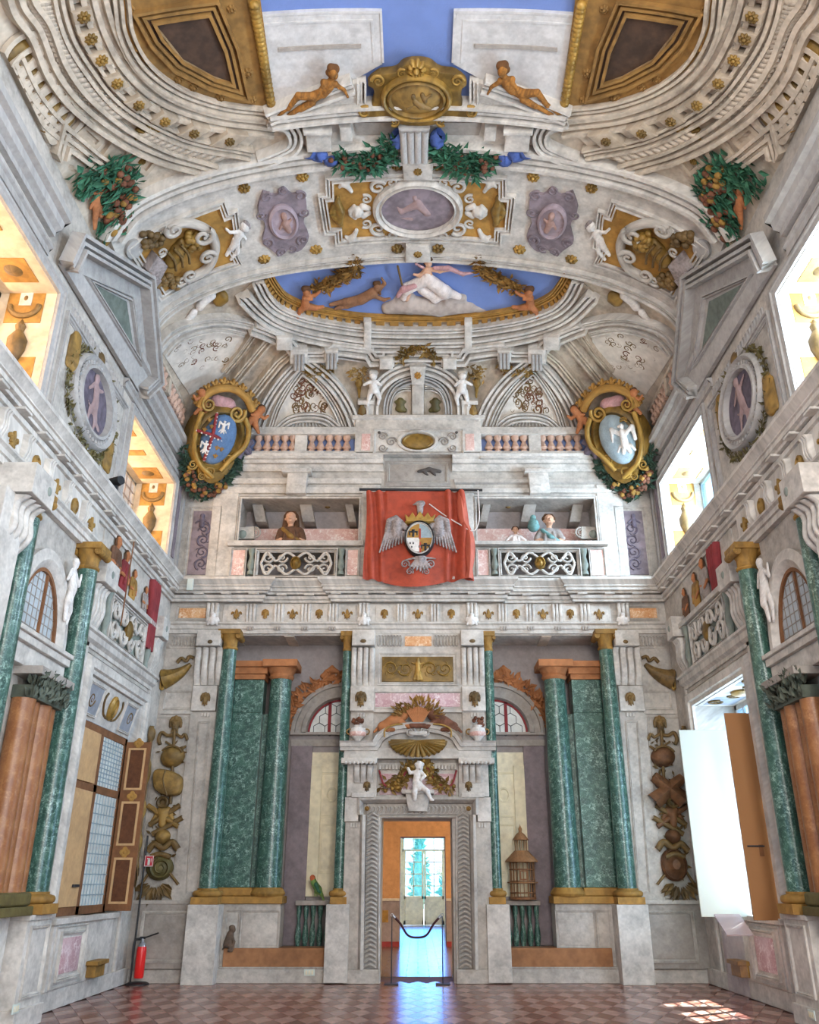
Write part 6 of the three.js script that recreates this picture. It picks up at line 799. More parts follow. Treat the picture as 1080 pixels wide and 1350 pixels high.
  // alcove beside the window: clustered shafts under a dark capital, arch with leaded glass above
  const al = structG('trim_alcove', 'alcove entablature and arch on the long wall ' + w, 'trim'), yl = 4.25;
  part(al, 'alcove_back', bx(-0.001, 0.02, yPed, yA0, 4.9, 8.2, 0), M.plaster); part(al, 'alcove_ledge', [bx(0, 0.2, yl, yl + 0.1, 4.85, 6.5), bx(0, 0.14, yl - 0.25, yl, 4.85, 6.5), bx(0, 0.24, yl + 0.1, yl + 0.16, 4.85, 6.5)], M.white);
  const ac = [U(5.75), yl + 0.16]; part(al, 'archivolt', mould(S, arc(ac, 0.72, 1.05, 0, Math.PI, 24), [[-0.14, 0], [-0.14, 0.12], [0, 0.14], [0.1, 0.08], [0.14, 0]]), M.white); part(al, 'leaded_lunette', ext(S, arc(ac, 0.6, 0.93, 0, Math.PI, 24), 0, 0.03), M.frostBlue);
  { const bars = []; for (let i = -4; i <= 4; i++) { const uu = i * 0.13, hh = 0.93 * Math.sqrt(1 - (uu / 0.6) ** 2); bars.push(mould(So(0.03), [[ac[0] + uu, ac[1]], [ac[0] + uu, ac[1] + hh]], fillet(0.012, 0.008))); } for (let j = 1; j < 7; j++) { const hw2 = 0.6 * Math.sqrt(1 - (j * 0.13 / 0.93) ** 2); bars.push(mould(So(0.03), [[ac[0] - hw2, ac[1] + j * 0.13], [ac[0] + hw2, ac[1] + j * 0.13]], fillet(0.012, 0.008))); } part(al, 'lead_came', bars, M.grey); part(al, 'glazing_bar', [mould(So(0.03), [[ac[0] + 0.1, ac[1]], [ac[0] + 0.1, ac[1] + 0.9]], fillet(0.045, 0.03)), mould(So(0.03), arc(ac, 0.59, 0.92, 0, Math.PI, 24), fillet(0.05, 0.04))], M.wood); }
  part(al, 'spandrel_panel', boxS(S, R(4.92, 4.5, 5.0, 5.1), 0, 0.06), M.pinkM);
  const st = thing('spandrel_figure', 'white stucco figure leaning on the arch of the alcove ' + w, 'sculpture'), so = new Flat(So(0.1).at(U(5.12), 5.15, 0), S.U, S.V); part(st, 'body', blobAt(so, [[0, 0.52, 0.075, 0, 0.49, 0.065, 0.1], [0, 0.36, 0.075, 0.02, 0.16, 0.085, 0.08], [0.02, 0.16, 0.08, -0.06 , -0.05, 0.07, 0.12], [-0.06, -0.05, 0.06, -0.02, -0.3, 0.04, 0.08], [0.06, 0.06, 0.065, 0.12, -0.14, 0.05, 0.06], [0.12, -0.14, 0.045, 0.08, -0.34, 0.03, 0.06], [0.08, 0.38, 0.04, 0.22, 0.26, 0.03, 0.08], [0.22, 0.26, 0.03, 0.24, 0.42, 0.025, 0.1], [-0.08, 0.38, 0.04, -0.18, 0.22, 0.03, 0.1]], { k: 0.03, res: 44, flat: 0.6 }), M.skinWhite);
  const cl = thing('clustered_column', 'cluster of ribbed brown marble shafts under a dark leafy capital ' + w, 'column'), cy0 = yBase1, cy1 = 3.62; for (let i = 0; i < 4; i++) part(cl, 'shaft', lathe([[0.001, cy0], [0.15, cy0], [0.14, cy1], [0.001, cy1]], wx(0.1 + (i % 2) * 0.05), 0, 5.18 + i * 0.24, 20), M.brownM);
  part(cl, 'capital', bx(0.02, 0.3, cy1, cy1 + 0.16, 5.1, 6.0), M.capGreen); { const F = So(0.3), sp = []; for (let i = 0; i < 320; i++) sp.push([U(5.08 + rnd(0.94)), cy1 + rnd(0.3), rnd(-0.1, 0.06), rnd(-0.9, 0.9)]); part(cl, 'acanthus_leaves', leaves(F, sp, 0.13, 1.3, 0.1), M.capGreen); } part(cl, 'abacus', bx(0, 0.38, cy1 + 0.28, yl - 0.25, 5.02, 6.06), M.grey); part(cl, 'base', [bx(0.0, 0.34, yPed, yPed + 0.1, 5.06, 6.06), bx(0.0, 0.32, yPed + 0.1, cy0, 5.1, 6.0, 0.04)], M.bronzeGreen);
  part(al, 'near_pier', bx(0, 0.3, yPed, yCap0, 7.05, 7.6), M.white); part(al, 'near_console', consoleG(So(0.02), R(6.86, 5.0, 7.4, yCap0 - 0.02), 0.55), M.white); part(al, 'near_knob_block', bx(0, 0.5, yCap0, yCap1, 6.84, 7.42), M.white); part(al, 'near_knob', oval(So(0.5), U(7.0), (yCap0 + yCap1) / 2, 0.05, 0.06, dome(0.02), 14, 0, false), M.greyGreen);
  // narrow trophy in the corner
  const nt = thing('trophy', 'narrow hanging trophy of masks and spears in the corner ' + w, 'trophy'), NS = So(0.02); for (const [y, a, b] of [[4.05, 0.1, 0.16], [3.4, 0.14, 0.26], [2.75, 0.1, 0.2], [2.2, 0.12, 0.22]]) part(nt, 'round_shield', oval(NS, U(0.4), y, a, b, dome(0.1), 20, 0, false), y > 4 ? M.bronze : M.ochreDull); part(nt, 'spear', tube(NS, [[U(0.42), 4.2, 0.04], [U(0.36), 1.5, 0.04]], 0.03, { seg: 4 }), M.bronze); part(nt, 'spear', tube(NS, [[U(0.56), 3.2, 0.04], [U(0.28), 1.6, 0.04]], 0.025, { seg: 4 }), M.ochreDull); { const sp = []; for (let i = 0; i < 24; i++) sp.push([U(0.4 + rnd(-0.12, 0.12)), 1.75 + rnd(-0.1, 0.2), 0.03, Math.PI + rnd(-0.5, 0.5)]); part(nt, 'feathers', leaves(NS, sp, 0.3, 0.7, 0.1), M.bronze); }
  // ---- upper zone
  const yT = 9.18; const up = structG('trim_upper', 'mouldings of the upper side wall ' + w, 'trim'), along = (p) => [[0, 4.15], [7.35, 19]].map(([a, b]) => mould(P0, s < 0 ? [[-A, -b], [-A, -a]] : [[A, -a], [A, -b]], cornP(0, p)));
  part(up, 'ledge', along([[0, 9.5], [0.08, 9.5], [0.08, 9.58], [0.16, 9.62], [0.18, 9.72], [0.26, 9.74], [0.26, 9.84], [0.12, 9.86], [0.12, 10.1], [0, 10.1]]), M.greyStone); part(up, 'lower_band', along([[0, yT], [0.05, yT], [0.05, yT + 0.1], [0.09, yT + 0.12], [0.09, yT + 0.16], [0, yT + 0.17]]), M.greyStone);
  for (const [a, b] of UW.slice(0, 2)) part(up, 'window_frame', mould(S, s < 0 ? [[U(b), UY0], [U(b), UY1], [U(a), UY1], [U(a), UY0]] : [[U(a), UY0], [U(a), UY1], [U(b), UY1], [U(b), UY0]], [[0, 0], [0, 0.03], [0.08, 0.04], [0.1, 0.06], [0.15, 0.05], [0.16, 0]]), M.greyStone);
  part(up, 'fluted_band', flutes(S, R(4.1, 8.93, 6.35, 9.13), 22, 0.03), M.greyStone); part(up, 'panel_frame', mould(S, R(3.88, 7.35, 6.45, 8.9), frameP(0.1, 0.05), true), M.greyStone); part(up, 'band_boss', oval(S, U(5.15), 9.03, 0.13, 0.13, dome(0.06), 18, 0, false), M.bronze); part(up, 'corner_strip', [bx(0, 0.03, 7.3, 9.6, 0.3, 0.62), bx(0, 0.05, 7.3, 9.6, 0.05, 0.16)], M.greyStone);
  part(up, 'purple_strip', bx(0.03, 0.05, 7.5, 9.4, 0.38, 0.54), M.purple);
  const me = thing('medallion', 'oval purple medallion with garlanded stone frame high on the wall ' + w, 'medallion'), mc = [U(5.2), 8.22]; part(me, 'field', oval(S, mc[0], mc[1], 0.56, 0.5, [[1, 0], [1, 0.03], [0.01, 0.04]], 40, 0, false), M.purpleDeep); part(me, 'frame', [oval(S, mc[0], mc[1], 0.84, 0.7, [[1, 0], [1, 0.08], [0.95, 0.12], [0.88, 0.07], [0.8, 0.06], [0.76, 0.12], [0.7, 0.12], [0.68, 0.02]], 44, 0, false), ...Array.from({ length: 40 }, (_, i) => { const a = i / 40 * 6.283; return tube(S, [[mc[0] + 0.66 * Math.cos(a), mc[1] + 0.55 * Math.sin(a), 0.06], [mc[0] + 0.72 * Math.cos(a), mc[1] + 0.61 * Math.sin(a), 0.07]], 0.03, { seg: 2, sides: 5 }); })], M.greyStone);
  part(me, 'painted_figure', blobAt(new Flat(So(0.04).at(mc[0], mc[1], 0), S.U, S.V), [[-0.05, 0.4, 0.075, -0.05, 0.37, 0.07, 0.02], [-0.02, 0.24, 0.08, 0.04, 0, 0.085, 0.02], [0.04, 0, 0.08, 0.14, -0.22, 0.055, 0], [0.14, -0.22, 0.05, 0.1, -0.46, 0.03, 0], [0.02, 0, 0.07, -0.1, -0.2, 0.05, 0], [-0.1, -0.2, 0.045, -0.16, -0.44, 0.03, 0], [-0.1, 0.26, 0.045, -0.26, 0.1, 0.03, 0], [0.08, 0.26, 0.045, 0.24, 0.34, 0.03, 0], [-0.3, -0.05, 0.03, 0.3, -0.3, 0.05, -0.01]], { k: 0.03, res: 40, flat: 0.5, size: 0.8 }), M.pinkGhost);
  { const sp = []; for (let i = 0; i < 420; i++) { const a = rnd(6.283); if (Math.abs(a - 1.57) < 0.35) continue; sp.push([mc[0] + (0.88 + rnd(0.12)) * Math.cos(a), mc[1] + (0.72 + rnd(0.08)) * Math.sin(a) - 0.03, 0.03]); } part(me, 'leaf_garland', leaves(S, sp, 0.11, 0.9), M.bronzeGreen); part(me, 'gilt_wing', [-1, 1].map((q) => blobAt(new Flat(S.at(mc[0] + q * 0.86, mc[1] + (q < 0 ? 0.35 : -0.35), 0), S.U, S.V), [[0, 0.2, 0.12, 0, -0.2, 0.16, 0.02], [q * 0.1, 0.1, 0.1, q * 0.14, -0.3, 0.06, 0.02]], { k: 0.05, res: 24, flat: 0.5 })), M.ochreDull); }
  // upper windows
  UW.slice(0, 2).forEach(([a, b], i) => {
    const rvl = structG('window_' + (3 + i + (s < 0 ? 0 : 2)), (i ? 'upper window nearer the viewer ' : 'upper window next to the corner arms ') + w, 'window'), J = E(a + 0.001), cxw = (d) => wx(d), J2 = (d0, d1, y0, y1) => box(Math.min(wx(d0), wx(d1)), Math.max(wx(d0), wx(d1)), y0, y1, a - 0.01, a + 0.012);
    const wm = s < 0 ? M.revealWarm : M.white; part(rvl, 'jamb', J2(-0.86, -0.01, UY0, UY1), wm); part(rvl, 'soffit', box(Math.min(wx(-0.86), wx(-0.01)), Math.max(wx(-0.86), wx(-0.01)), UY1 - 0.012, UY1 + 0.001, a, b), wm); part(rvl, 'sill', box(Math.min(wx(-0.86), wx(-0.01)), Math.max(wx(-0.86), wx(-0.01)), UY0 - 0.001, UY0 + 0.02, a, b), wm);
    const j = a + 0.012, jf = E(j); part(rvl, 'ochre_panel', boxS(jf, rr(Math.min(wx(-0.16), wx(-0.66)), 8.5, Math.max(wx(-0.16), wx(-0.66)), 9.0), 0, 0.01, 0.003), M.ochrePale); part(rvl, 'ochre_panel', boxS(jf, rr(Math.min(wx(-0.12), wx(-0.62)), 7.45, Math.max(wx(-0.12), wx(-0.62)), 7.95), 0, 0.01, 0.003), M.ochrePale);
    part(rvl, 'painted_vase', [lathe([[0.001, 0], [0.08, 0], [0.03, 0.06], [0.12, 0.3], [0.13, 0.45], [0.05, 0.6], [0.07, 0.68], [0.001, 0.8]], wx(-0.4), 7.75, j + 0.02, 16)], M.bronze); part(rvl, 'painted_swag', tube(jf, arc([wx(-0.41), 8.78], 0.2, 0.18, Math.PI, 2 * Math.PI, 10), 0.04, { d: 0.02 }), M.bronze); part(rvl, 'white_tablet', boxS(jf, rr(Math.min(wx(-0.33), wx(-0.5)), 8.78, Math.max(wx(-0.33), wx(-0.5)), 9.02), 0.01, 0.02, 0.003), M.white); part(rvl, 'tablet_boss', oval(jf, wx(-0.415), 8.9, 0.04, 0.06, dome(0.03), 12, 0, false), M.bronze);
    for (const z of [a + 0.5, (a + b) / 2, b - 0.5]) part(rvl, z === (a + b) / 2 ? 'soffit_lozenge' : 'ochre_panel', z === (a + b) / 2 ? [box(Math.min(wx(-0.2), wx(-0.6)), Math.max(wx(-0.2), wx(-0.6)), UY1 - 0.03, UY1 - 0.01, z - 0.1, z + 0.1, 0.008)] : [box(Math.min(wx(-0.16), wx(-0.64)), Math.max(wx(-0.16), wx(-0.64)), UY1 - 0.022, UY1 - 0.01, z - 0.24, z + 0.24, 0.003)], M.ochrePale);
    for (const z of [a + 0.5, b - 0.5]) part(rvl, 'soffit_rosette', lathe([[0.001, -0.03], [0.05, -0.03], [0.1, -0.012], [0.12, 0], [0.001, 0]], wx(-0.4), UY1 - 0.022, z, 14), M.bronze);
    const xx = -0.78, fr = (z0, z1, y0, y1) => box(Math.min(wx(xx), wx(xx - 0.05)), Math.max(wx(xx), wx(xx - 0.05)), y0, y1, z0, z1);
    part(rvl, 'frame', [fr(a, a + 0.08, UY0, UY1), fr(b - 0.08, b, UY0, UY1), fr(a, b, UY1 - 0.08, UY1), fr(a, b, UY0, UY0 + 0.08), fr((a + b) / 2 - 0.05, (a + b) / 2 + 0.05, UY0, UY1)], s < 0 ? M.revealWarm : M.blueGrey);
    if (s < 0) { part(rvl, 'screen', box(wx(xx - 0.04), wx(xx - 0.02), UY0, UY1, a, b), M.screen); part(rvl, 'screen_bar', Array.from({ length: 7 }, (_, k) => fr(a, b, UY0 + (k + 1) * 0.23 - 0.01, UY0 + (k + 1) * 0.23 + 0.01)).concat(Array.from({ length: 9 }, (_, k) => fr(a + (k + 1) * 0.27 - 0.01, a + (k + 1) * 0.27 + 0.01, UY0, UY1))), M.screenBar); }
    else { for (let k = 0; k < 4; k++) { const z = a + 0.08 + (b - a - 0.16) * k / 4; part(rvl, 'pane', box(wx(xx - 0.03), wx(xx - 0.025), UY0, UY1, z, z + (b - a - 0.16) / 4), M.glass); } part(rvl, 'muntin', [0.3, 0.62].map((q) => fr(a, b, UY0 + (UY1 - UY0) * q - 0.02, UY0 + (UY1 - UY0) * q + 0.02)).concat([0.25, 0.75].map((q) => fr(a + (b - a) * q - 0.02, a + (b - a) * q + 0.02, UY0, UY1))), M.blueGrey); }
    if (s < 0) {                                                     // a warm lamp stands on the sill
      const lamp = thing('window_lamp', i ? 'small glowing lamp on the sill of the nearer upper window' : 'small glowing lamp on the sill of the upper window beside the corner', 'lamp'), z = b - 0.7; part(lamp, 'foot', lathe([[0.001, 0], [0.07, 0], [0.07, 0.02], [0.02, 0.04], [0.02, 0.1], [0.001, 0.1]], -A - 0.45, UY0 + 0.02, z, 14), M.black);
      const bulb = part(lamp, 'bulb', new THREE.SphereGeometry(0.06, 16, 12).translate(-A - 0.45, UY0 + 0.18, z), new THREE.MeshStandardMaterial({ color: '#ffffff', emissive: new THREE.Color(1, 0.78, 0.45), emissiveIntensity: 6 })); const pl = new THREE.PointLight(new THREE.Color(1, 0.72, 0.4), 1.5, 0, 2); pl.position.set(-A - 0.45, UY0 + 0.18, z); pl.castShadow = true; scene.add(pl);
    }
  });
}
// small devices on the cornice
{
  const S = SW(-1, 0.3), p = S.at(...S.px(155, 657)), t = thing('spotlight', 'small black spotlight standing on the cornice below the upper window', 'spotlight'), g = new THREE.CylinderGeometry(0.09, 0.07, 0.24, 18).toNonIndexed(); g.rotateZ(Math.PI / 2); g.rotateY(-0.6); g.translate(p.x - 0.06, yC1 + 0.17, p.z); part(t, 'housing', g, M.black); part(t, 'bracket', box(p.x - 0.12, p.x - 0.02, yC1 + 0.0, yC1 + 0.1, p.z - 0.03, p.z + 0.03, 0.005), M.steel);
  const e = E(0.42).px(251, 771); solo('motion_sensor', box(e[0] - 0.06, e[0] + 0.06, e[1] - 0.12, e[1] + 0.12, 0.4, 0.46, 0.01), M.whitePaint, 'small white sensor box fixed on the cornice by the corner', 'sensor');
}
// ------------------------------------------------------------------ painted vault
const C_ = (a, s = -1) => L(CE, a, s), cv = (a, s = -1, n = 50) => smooth(L(CE, a, s), n);
const strip = (A1, B1, t0, t1, n = 4) => { const g = (P, t) => { const f = t * (P.length - 1), i = Math.min(P.length - 2, Math.floor(f)), q = f - i; return [P[i][0] + (P[i + 1][0] - P[i][0]) * q, P[i][1] + (P[i + 1][1] - P[i][1]) * q]; }, r = []; for (let i = 0; i <= n; i++) r.push(g(A1, t0 + (t1 - t0) * i / n)); for (let i = n; i >= 0; i--) r.push(g(B1, t0 + (t1 - t0) * i / n)); return r; };
const at1 = (P, t) => { const f = t * (P.length - 1), i = Math.min(P.length - 2, Math.floor(f)), q = f - i; return [P[i][0] + (P[i + 1][0] - P[i][0]) * q, P[i][1] + (P[i + 1][1] - P[i][1]) * q]; };
const triple = (w, d) => [[-w / 2, 0], [-w / 2, d], [-w * 0.3, d], [-w * 0.26, d * 0.35], [-w * 0.14, d * 0.35], [-w * 0.1, d * 0.85], [w * 0.1, d * 0.85], [w * 0.14, d * 0.35], [w * 0.26, d * 0.35], [w * 0.3, d], [w / 2, d], [w / 2, 0]];
const bandOut = [140, 312, 168, 276, 210, 252, 251, 236, 334, 215, 430, 201, 551, 195], bandIn = [190, 436, 215, 408, 251, 386, 318, 361, 440, 340, 551, 333];
const full = (a) => { const r = a.slice(); for (let i = a.length - 4; i >= 0; i -= 2) r.push(2 * CX - a[i], a[i + 1]); return r; };
const bo = smooth(C_(full(bandOut)), 90), bi = smooth(C_(full(bandIn)), 90);
{
  const t = structG('trim_rib', 'white painted rib arching across the vault', 'trim');
  part(t, 'rib_face', ext(CE, [...bo, ...bi.slice().reverse()], 0, 0.08, { sub: 0.3 }), M.white);
  part(t, 'rib_moulding', mould(CE, bo, triple(0.36, 0.2)), M.white); part(t, 'rib_moulding', mould(CE, bi, triple(0.2, 0.16)), M.white);
  const D = 0.08, lift = (a) => a;
  // yellow fields
  const F1 = [433, 230, 664, 230, 664, 253, 676, 254, 671, 298, 658, 298, 657, 313, 446, 313, 445, 298, 431, 298, 424, 254, 434, 253], yf = C_(F1); part(t, 'ochre_field', ext(CE, yf, 0.07, 0.1, { sub: 0.3 }), M.ochrePale); part(t, 'field_frame', mould(CE, yf, triple(0.14, 0.16), true), M.white);
  for (const s of [-1, 1]) {
    const q = C_([168, 322, 290, 262, 296, 279, 307, 275, 313, 318, 303, 323, 312, 341, 209, 386], s); part(t, 'ochre_field', ext(CE, q, 0.07, 0.1, { sub: 0.3 }), M.ochrePale); part(t, 'field_frame', mould(CE, q, triple(0.12, 0.15), true), M.white);
    for (const [x, y] of [[320.5, 243], [398, 228], [347, 337], [416, 324]]) part(t, 'gilt_rosette', liftG(petals(CE, mx(s, x), y, 9, 8, 0.07), 0.08), M.goldBright);
  }
  for (const [y, k] of [[213, 1], [323, -1]]) { part(t, 'rib_block', ext(CE, C_(k > 0 ? [530, 202, 572, 202, 570, 225, 532, 225] : [535, 312, 567, 312, 568, 335, 534, 335]), 0.06, 0.22, { bev: 0.02 }), M.white); part(t, 'block_boss', liftG(petals(CE, 551, y, 6, 8, 0.05), 0.22), M.gold); for (const s of [-1, 1]) part(t, 'block_shell', liftG(petals(CE, mx(s, 524), y, 9, 7, 0.08), 0.07), M.gold); }
}
function liftG(g, d) { const p = g.attributes.position; for (let i = 0; i < p.count; i++) { const x = p.getX(i), z = p.getZ(i), n = CE.at(x, z, 1).sub(CE.at(x, z, 0)); p.setXYZ(i, x + n.x * d, p.getY(i) + n.y * d, z + n.z * d); } return g; }
{ // central oval cartouche on the rib
  const t = thing('cartouche', 'white strapwork cartouche with purple oval in the middle of the rib', 'cartouche'), lf = (g) => liftG(g, 0.1);
  part(t, 'oval_field', lf(oval(CE, 551, 267, 49, 29, [[1, 0], [1, 0.05], [0.01, 0.06]], 44)), M.purple); part(t, 'oval_frame', lf(oval(CE, 551, 267, 60, 37, [[1, 0], [1, 0.1], [0.94, 0.14], [0.86, 0.08], [0.82, 0.12], [0.8, 0]], 48)), M.white);
  part(t, 'painted_figures', lf(blob(CE, 551, 266, [[-22, 4, 4, 0, -6, 6, 2], [0, -6, 6, 12, 6, 5, 2], [-4, -14, 3.4, -4, -14, 3.4, 3], [-22, 4, 4, -30, -6, 2, 2], [-30, 12, 3, -8, 14, 4, 1], [12, 6, 4, 30, 14, 2.4, 1], [4, -6, 2.4, 18, -14, 2, 1]], { res: 48 })), M.pinkGhost);
  for (const s of [-1, 1]) {
    part(t, 'strapwork', [[498, 240, 12, 1, 0.6], [498, 294, 12, -1, 5.4], [482, 256, 8, -1, 2], [482, 288, 8, 1, 4], [516, 234, 9, -1, 3], [516, 304, 9, 1, 3]].map(([x, y, r, d, a]) => lf(scroll(CE, x, y, r, { dir: d, a0: a, s, w: 0.28, turns: 1.3 }))), M.white);
    part(t, 'head', lf(blob(CE, 470, 272, [[0, 0, 7, 2, 0, 6.6, 2], [-2, -1, 1.4, -2.4, 1, 1.2, 8], [-9, -2, 3, -3, -7, 3, 2], [-9, 2, 3, -3, 7, 3, 2], [8, -6, 4, 16, -3, 3, 1], [8, 6, 4, 16, 3, 3, 1]], { s, res: 36, k: 1.2 })), M.white);
    part(t, 'gilt_crown', lf(blob(CE, 445, 272, [[0, -12, 5, 3, 0, 6, 2], [3, 0, 6, 0, 12, 5, 2], [-5, -7, 4, -8, -4, 3, 2], [-5, 7, 4, -8, 4, 3, 2], [-6, 0, 4, -10, 0, 3, 2], [2, -18, 3, 0, -12, 4, 2], [2, 18, 3, 0, 12, 4, 2]], { s, res: 38, k: 1.4 })), M.gold);
    for (const [x, y, r, d] of [[457, 240, 9, 1], [465, 302, 9, -1]]) part(t, 'corner_scroll', lf(blob(CE, x, y, [[-6, d * -6, 4, 0, d * -3, 3.6, 2], [0, d * -3, 3.6, 5, d * 5, 2.6, 2], [-6, d * -6, 3.4, -10, d * -2, 2, 2], [0, d * -6, 3, 6, d * -8, 1.6, 2]], { s, res: 30, k: 1.2 })), M.white);
  }
}
for (const s of [-1, 1]) {
  const w = WHICH(s), lf = (g, d = 0.08) => liftG(g, d);
  { const t = thing('cartouche', 'purple cartouche with scrolled edges on the rib ' + w, 'cartouche'); part(t, 'field', lf(ext(CE, cv([345, 245, 362, 250, 372, 240, 384, 249, 398, 246, 403, 268, 399, 285, 406, 306, 392, 324, 378, 322, 368, 330, 356, 322, 344, 312, 348, 290, 338, 268, 345, 245], s, 50), -0.02, 0.06)), M.purple);
    part(t, 'scroll', [[350, 252, 9, 1, 1], [394, 250, 9, -1, 2], [342, 276, 8, -1, 0], [400, 272, 8, 1, 3], [350, 312, 9, 1, 5], [398, 308, 9, -1, 4], [372, 244, 7, 1, 2], [370, 324, 8, -1, 4], [384, 320, 7, 1, 4]].map(([x, y, r, d, a]) => lf(scroll(CE, x, y, r, { dir: d, a0: a, s, w: 0.24, turns: 1.3 }), 0.13)), M.purple); part(t, 'inner_oval', lf(oval(CE, mx(s, 372), 284, 20, 24, [[1, 0], [1, 0.05], [0.85, 0.08], [0.78, 0.03], [0.01, 0.05]], 32), 0.13), M.purplePale); part(t, 'painted_figure', lf(blob(CE, 374, 284, [[0, -10, 4.4, 0, -8, 4.2, 1], [0, 0, 5, 3, 10, 4, 1], [-4, 0, 2, -9, 6, 1.6, 1], [4, 0, 2, 9, -4, 1.6, 1]], { s, res: 28 }), 0.17), M.skinGhost); }
  { const t = thing('trophy', 'silver strapwork trophy with gilt cask on the ochre rib field ' + w, 'trophy'); part(t, 'cask', lf(blob(CE, 227, 328, [[-10, 6, 10, 4, -2, 10.5, 3], [4, -2, 10, 14, -8, 9, 3]], { s, res: 34 }), 0.1), M.gold);
    part(t, 'cask_hoop', [-6, 0, 6].map((o) => lf(tube(CE, smooth(C_([221 + o * 1.6, 315 - o * 0.8, 231 + o * 1.6, 327 - o * 0.8, 233 + o * 1.6, 340 - o * 0.8], s), 8), 0.025, { d: 0.14 }), 0.1)), M.bronze);
    part(t, 'fruit', lf(balls(CE, Array.from({ length: 34 }, () => { const p = CE.px(mx(s, 249 + rnd(-9, 9)), 310 + rnd(-10, 10)); return [p[0], p[1], rnd(0.02, 0.14)]; }), 0.06), 0.1), M.gold); part(t, 'grapes', [[196, 308, 11], [214, 362, 12]].map(([x, y, r]) => lf(balls(CE, Array.from({ length: 30 }, () => { const p = CE.px(mx(s, x + rnd(-r, r) * 1.2), y + rnd(-r, r) * 0.7); return [p[0], p[1], rnd(0.02, 0.1)]; }), 0.055), 0.1)), M.bronze);
    part(t, 'strapwork', [[222, 292, 14, 1, 2.2], [262, 300, 16, -1, 0.8], [268, 328, 13, 1, 0], [244, 352, 12, -1, 5], [205, 322, 9, 1, 4], [232, 360, 10, 1, 3.4]].map(([x, y, r, d, a]) => lf(scroll(CE, x, y, r, { dir: d, a0: a, s, w: 0.34, turns: 1.4 }), 0.2)), M.plaster); part(t, 'strap', [lf(tube(CE, smooth(C_([210, 300, 232, 286, 256, 288, 274, 300, 280, 322, 268, 346, 240, 362], s), 24), 0.09, { d: 0.05 }), 0.1)], M.plaster);
    part(t, 'pedestal', [lf(ext(CE, C_([182, 345, 196, 324, 211, 338, 200, 357], s), 0, 0.2, { bev: 0.02 }), 0.08), lf(ext(CE, C_([172, 360, 186, 346, 200, 356, 186, 372], s), 0, 0.26, { bev: 0.02 }), 0.06)], M.feather); }
  putto(CE, 312, 303, [[11, -10, 6, 12, -9, 5.6, 4], [3, -3, 5, -6, 6, 5.4, 3], [-6, 6, 5, -14, 14, 3.8, 3], [-14, 14, 3.4, -24, 22, 2.4, 2], [-4, 8, 4, -8, 22, 3, 3], [-8, 22, 2.8, -20, 30, 2, 2], [4, -4, 2.6, 8, 6, 2, 4], [0, -6, 2.6, -10, -8, 2, 4], [-10, -8, 2, -14, -14, 1.8, 4]], [[14, -13, 4, 16, -9, 4, 3]], { label: 'white stucco putto reclining beside the rib trophy ' + w, mat: M.skinWhite, hair: M.feather, s, lift: 0.1, res: 44 });
  { const t = structG('trim_volute', 'stone volutes at the foot of the rib ' + w, 'trim'); part(t, 'volute', [lf(scroll(CE, 171, 323, 13, { s, turns: 2.4, w: 0.17, a0: 2 }), 0.12), lf(scroll(CE, 197, 384, 12, { s, turns: 2.4, w: 0.17, a0: 4 }), 0.12)], M.plaster); part(t, 'volute_back', [lf(oval(CE, mx(s, 171), 323, 14, 13, [[1, 0], [1, 0.08], [0.01, 0.1]], 26), 0.06), lf(oval(CE, mx(s, 197), 384, 12, 13, [[1, 0], [1, 0.08], [0.01, 0.1]], 26), 0.06)], M.greyStone); }
}
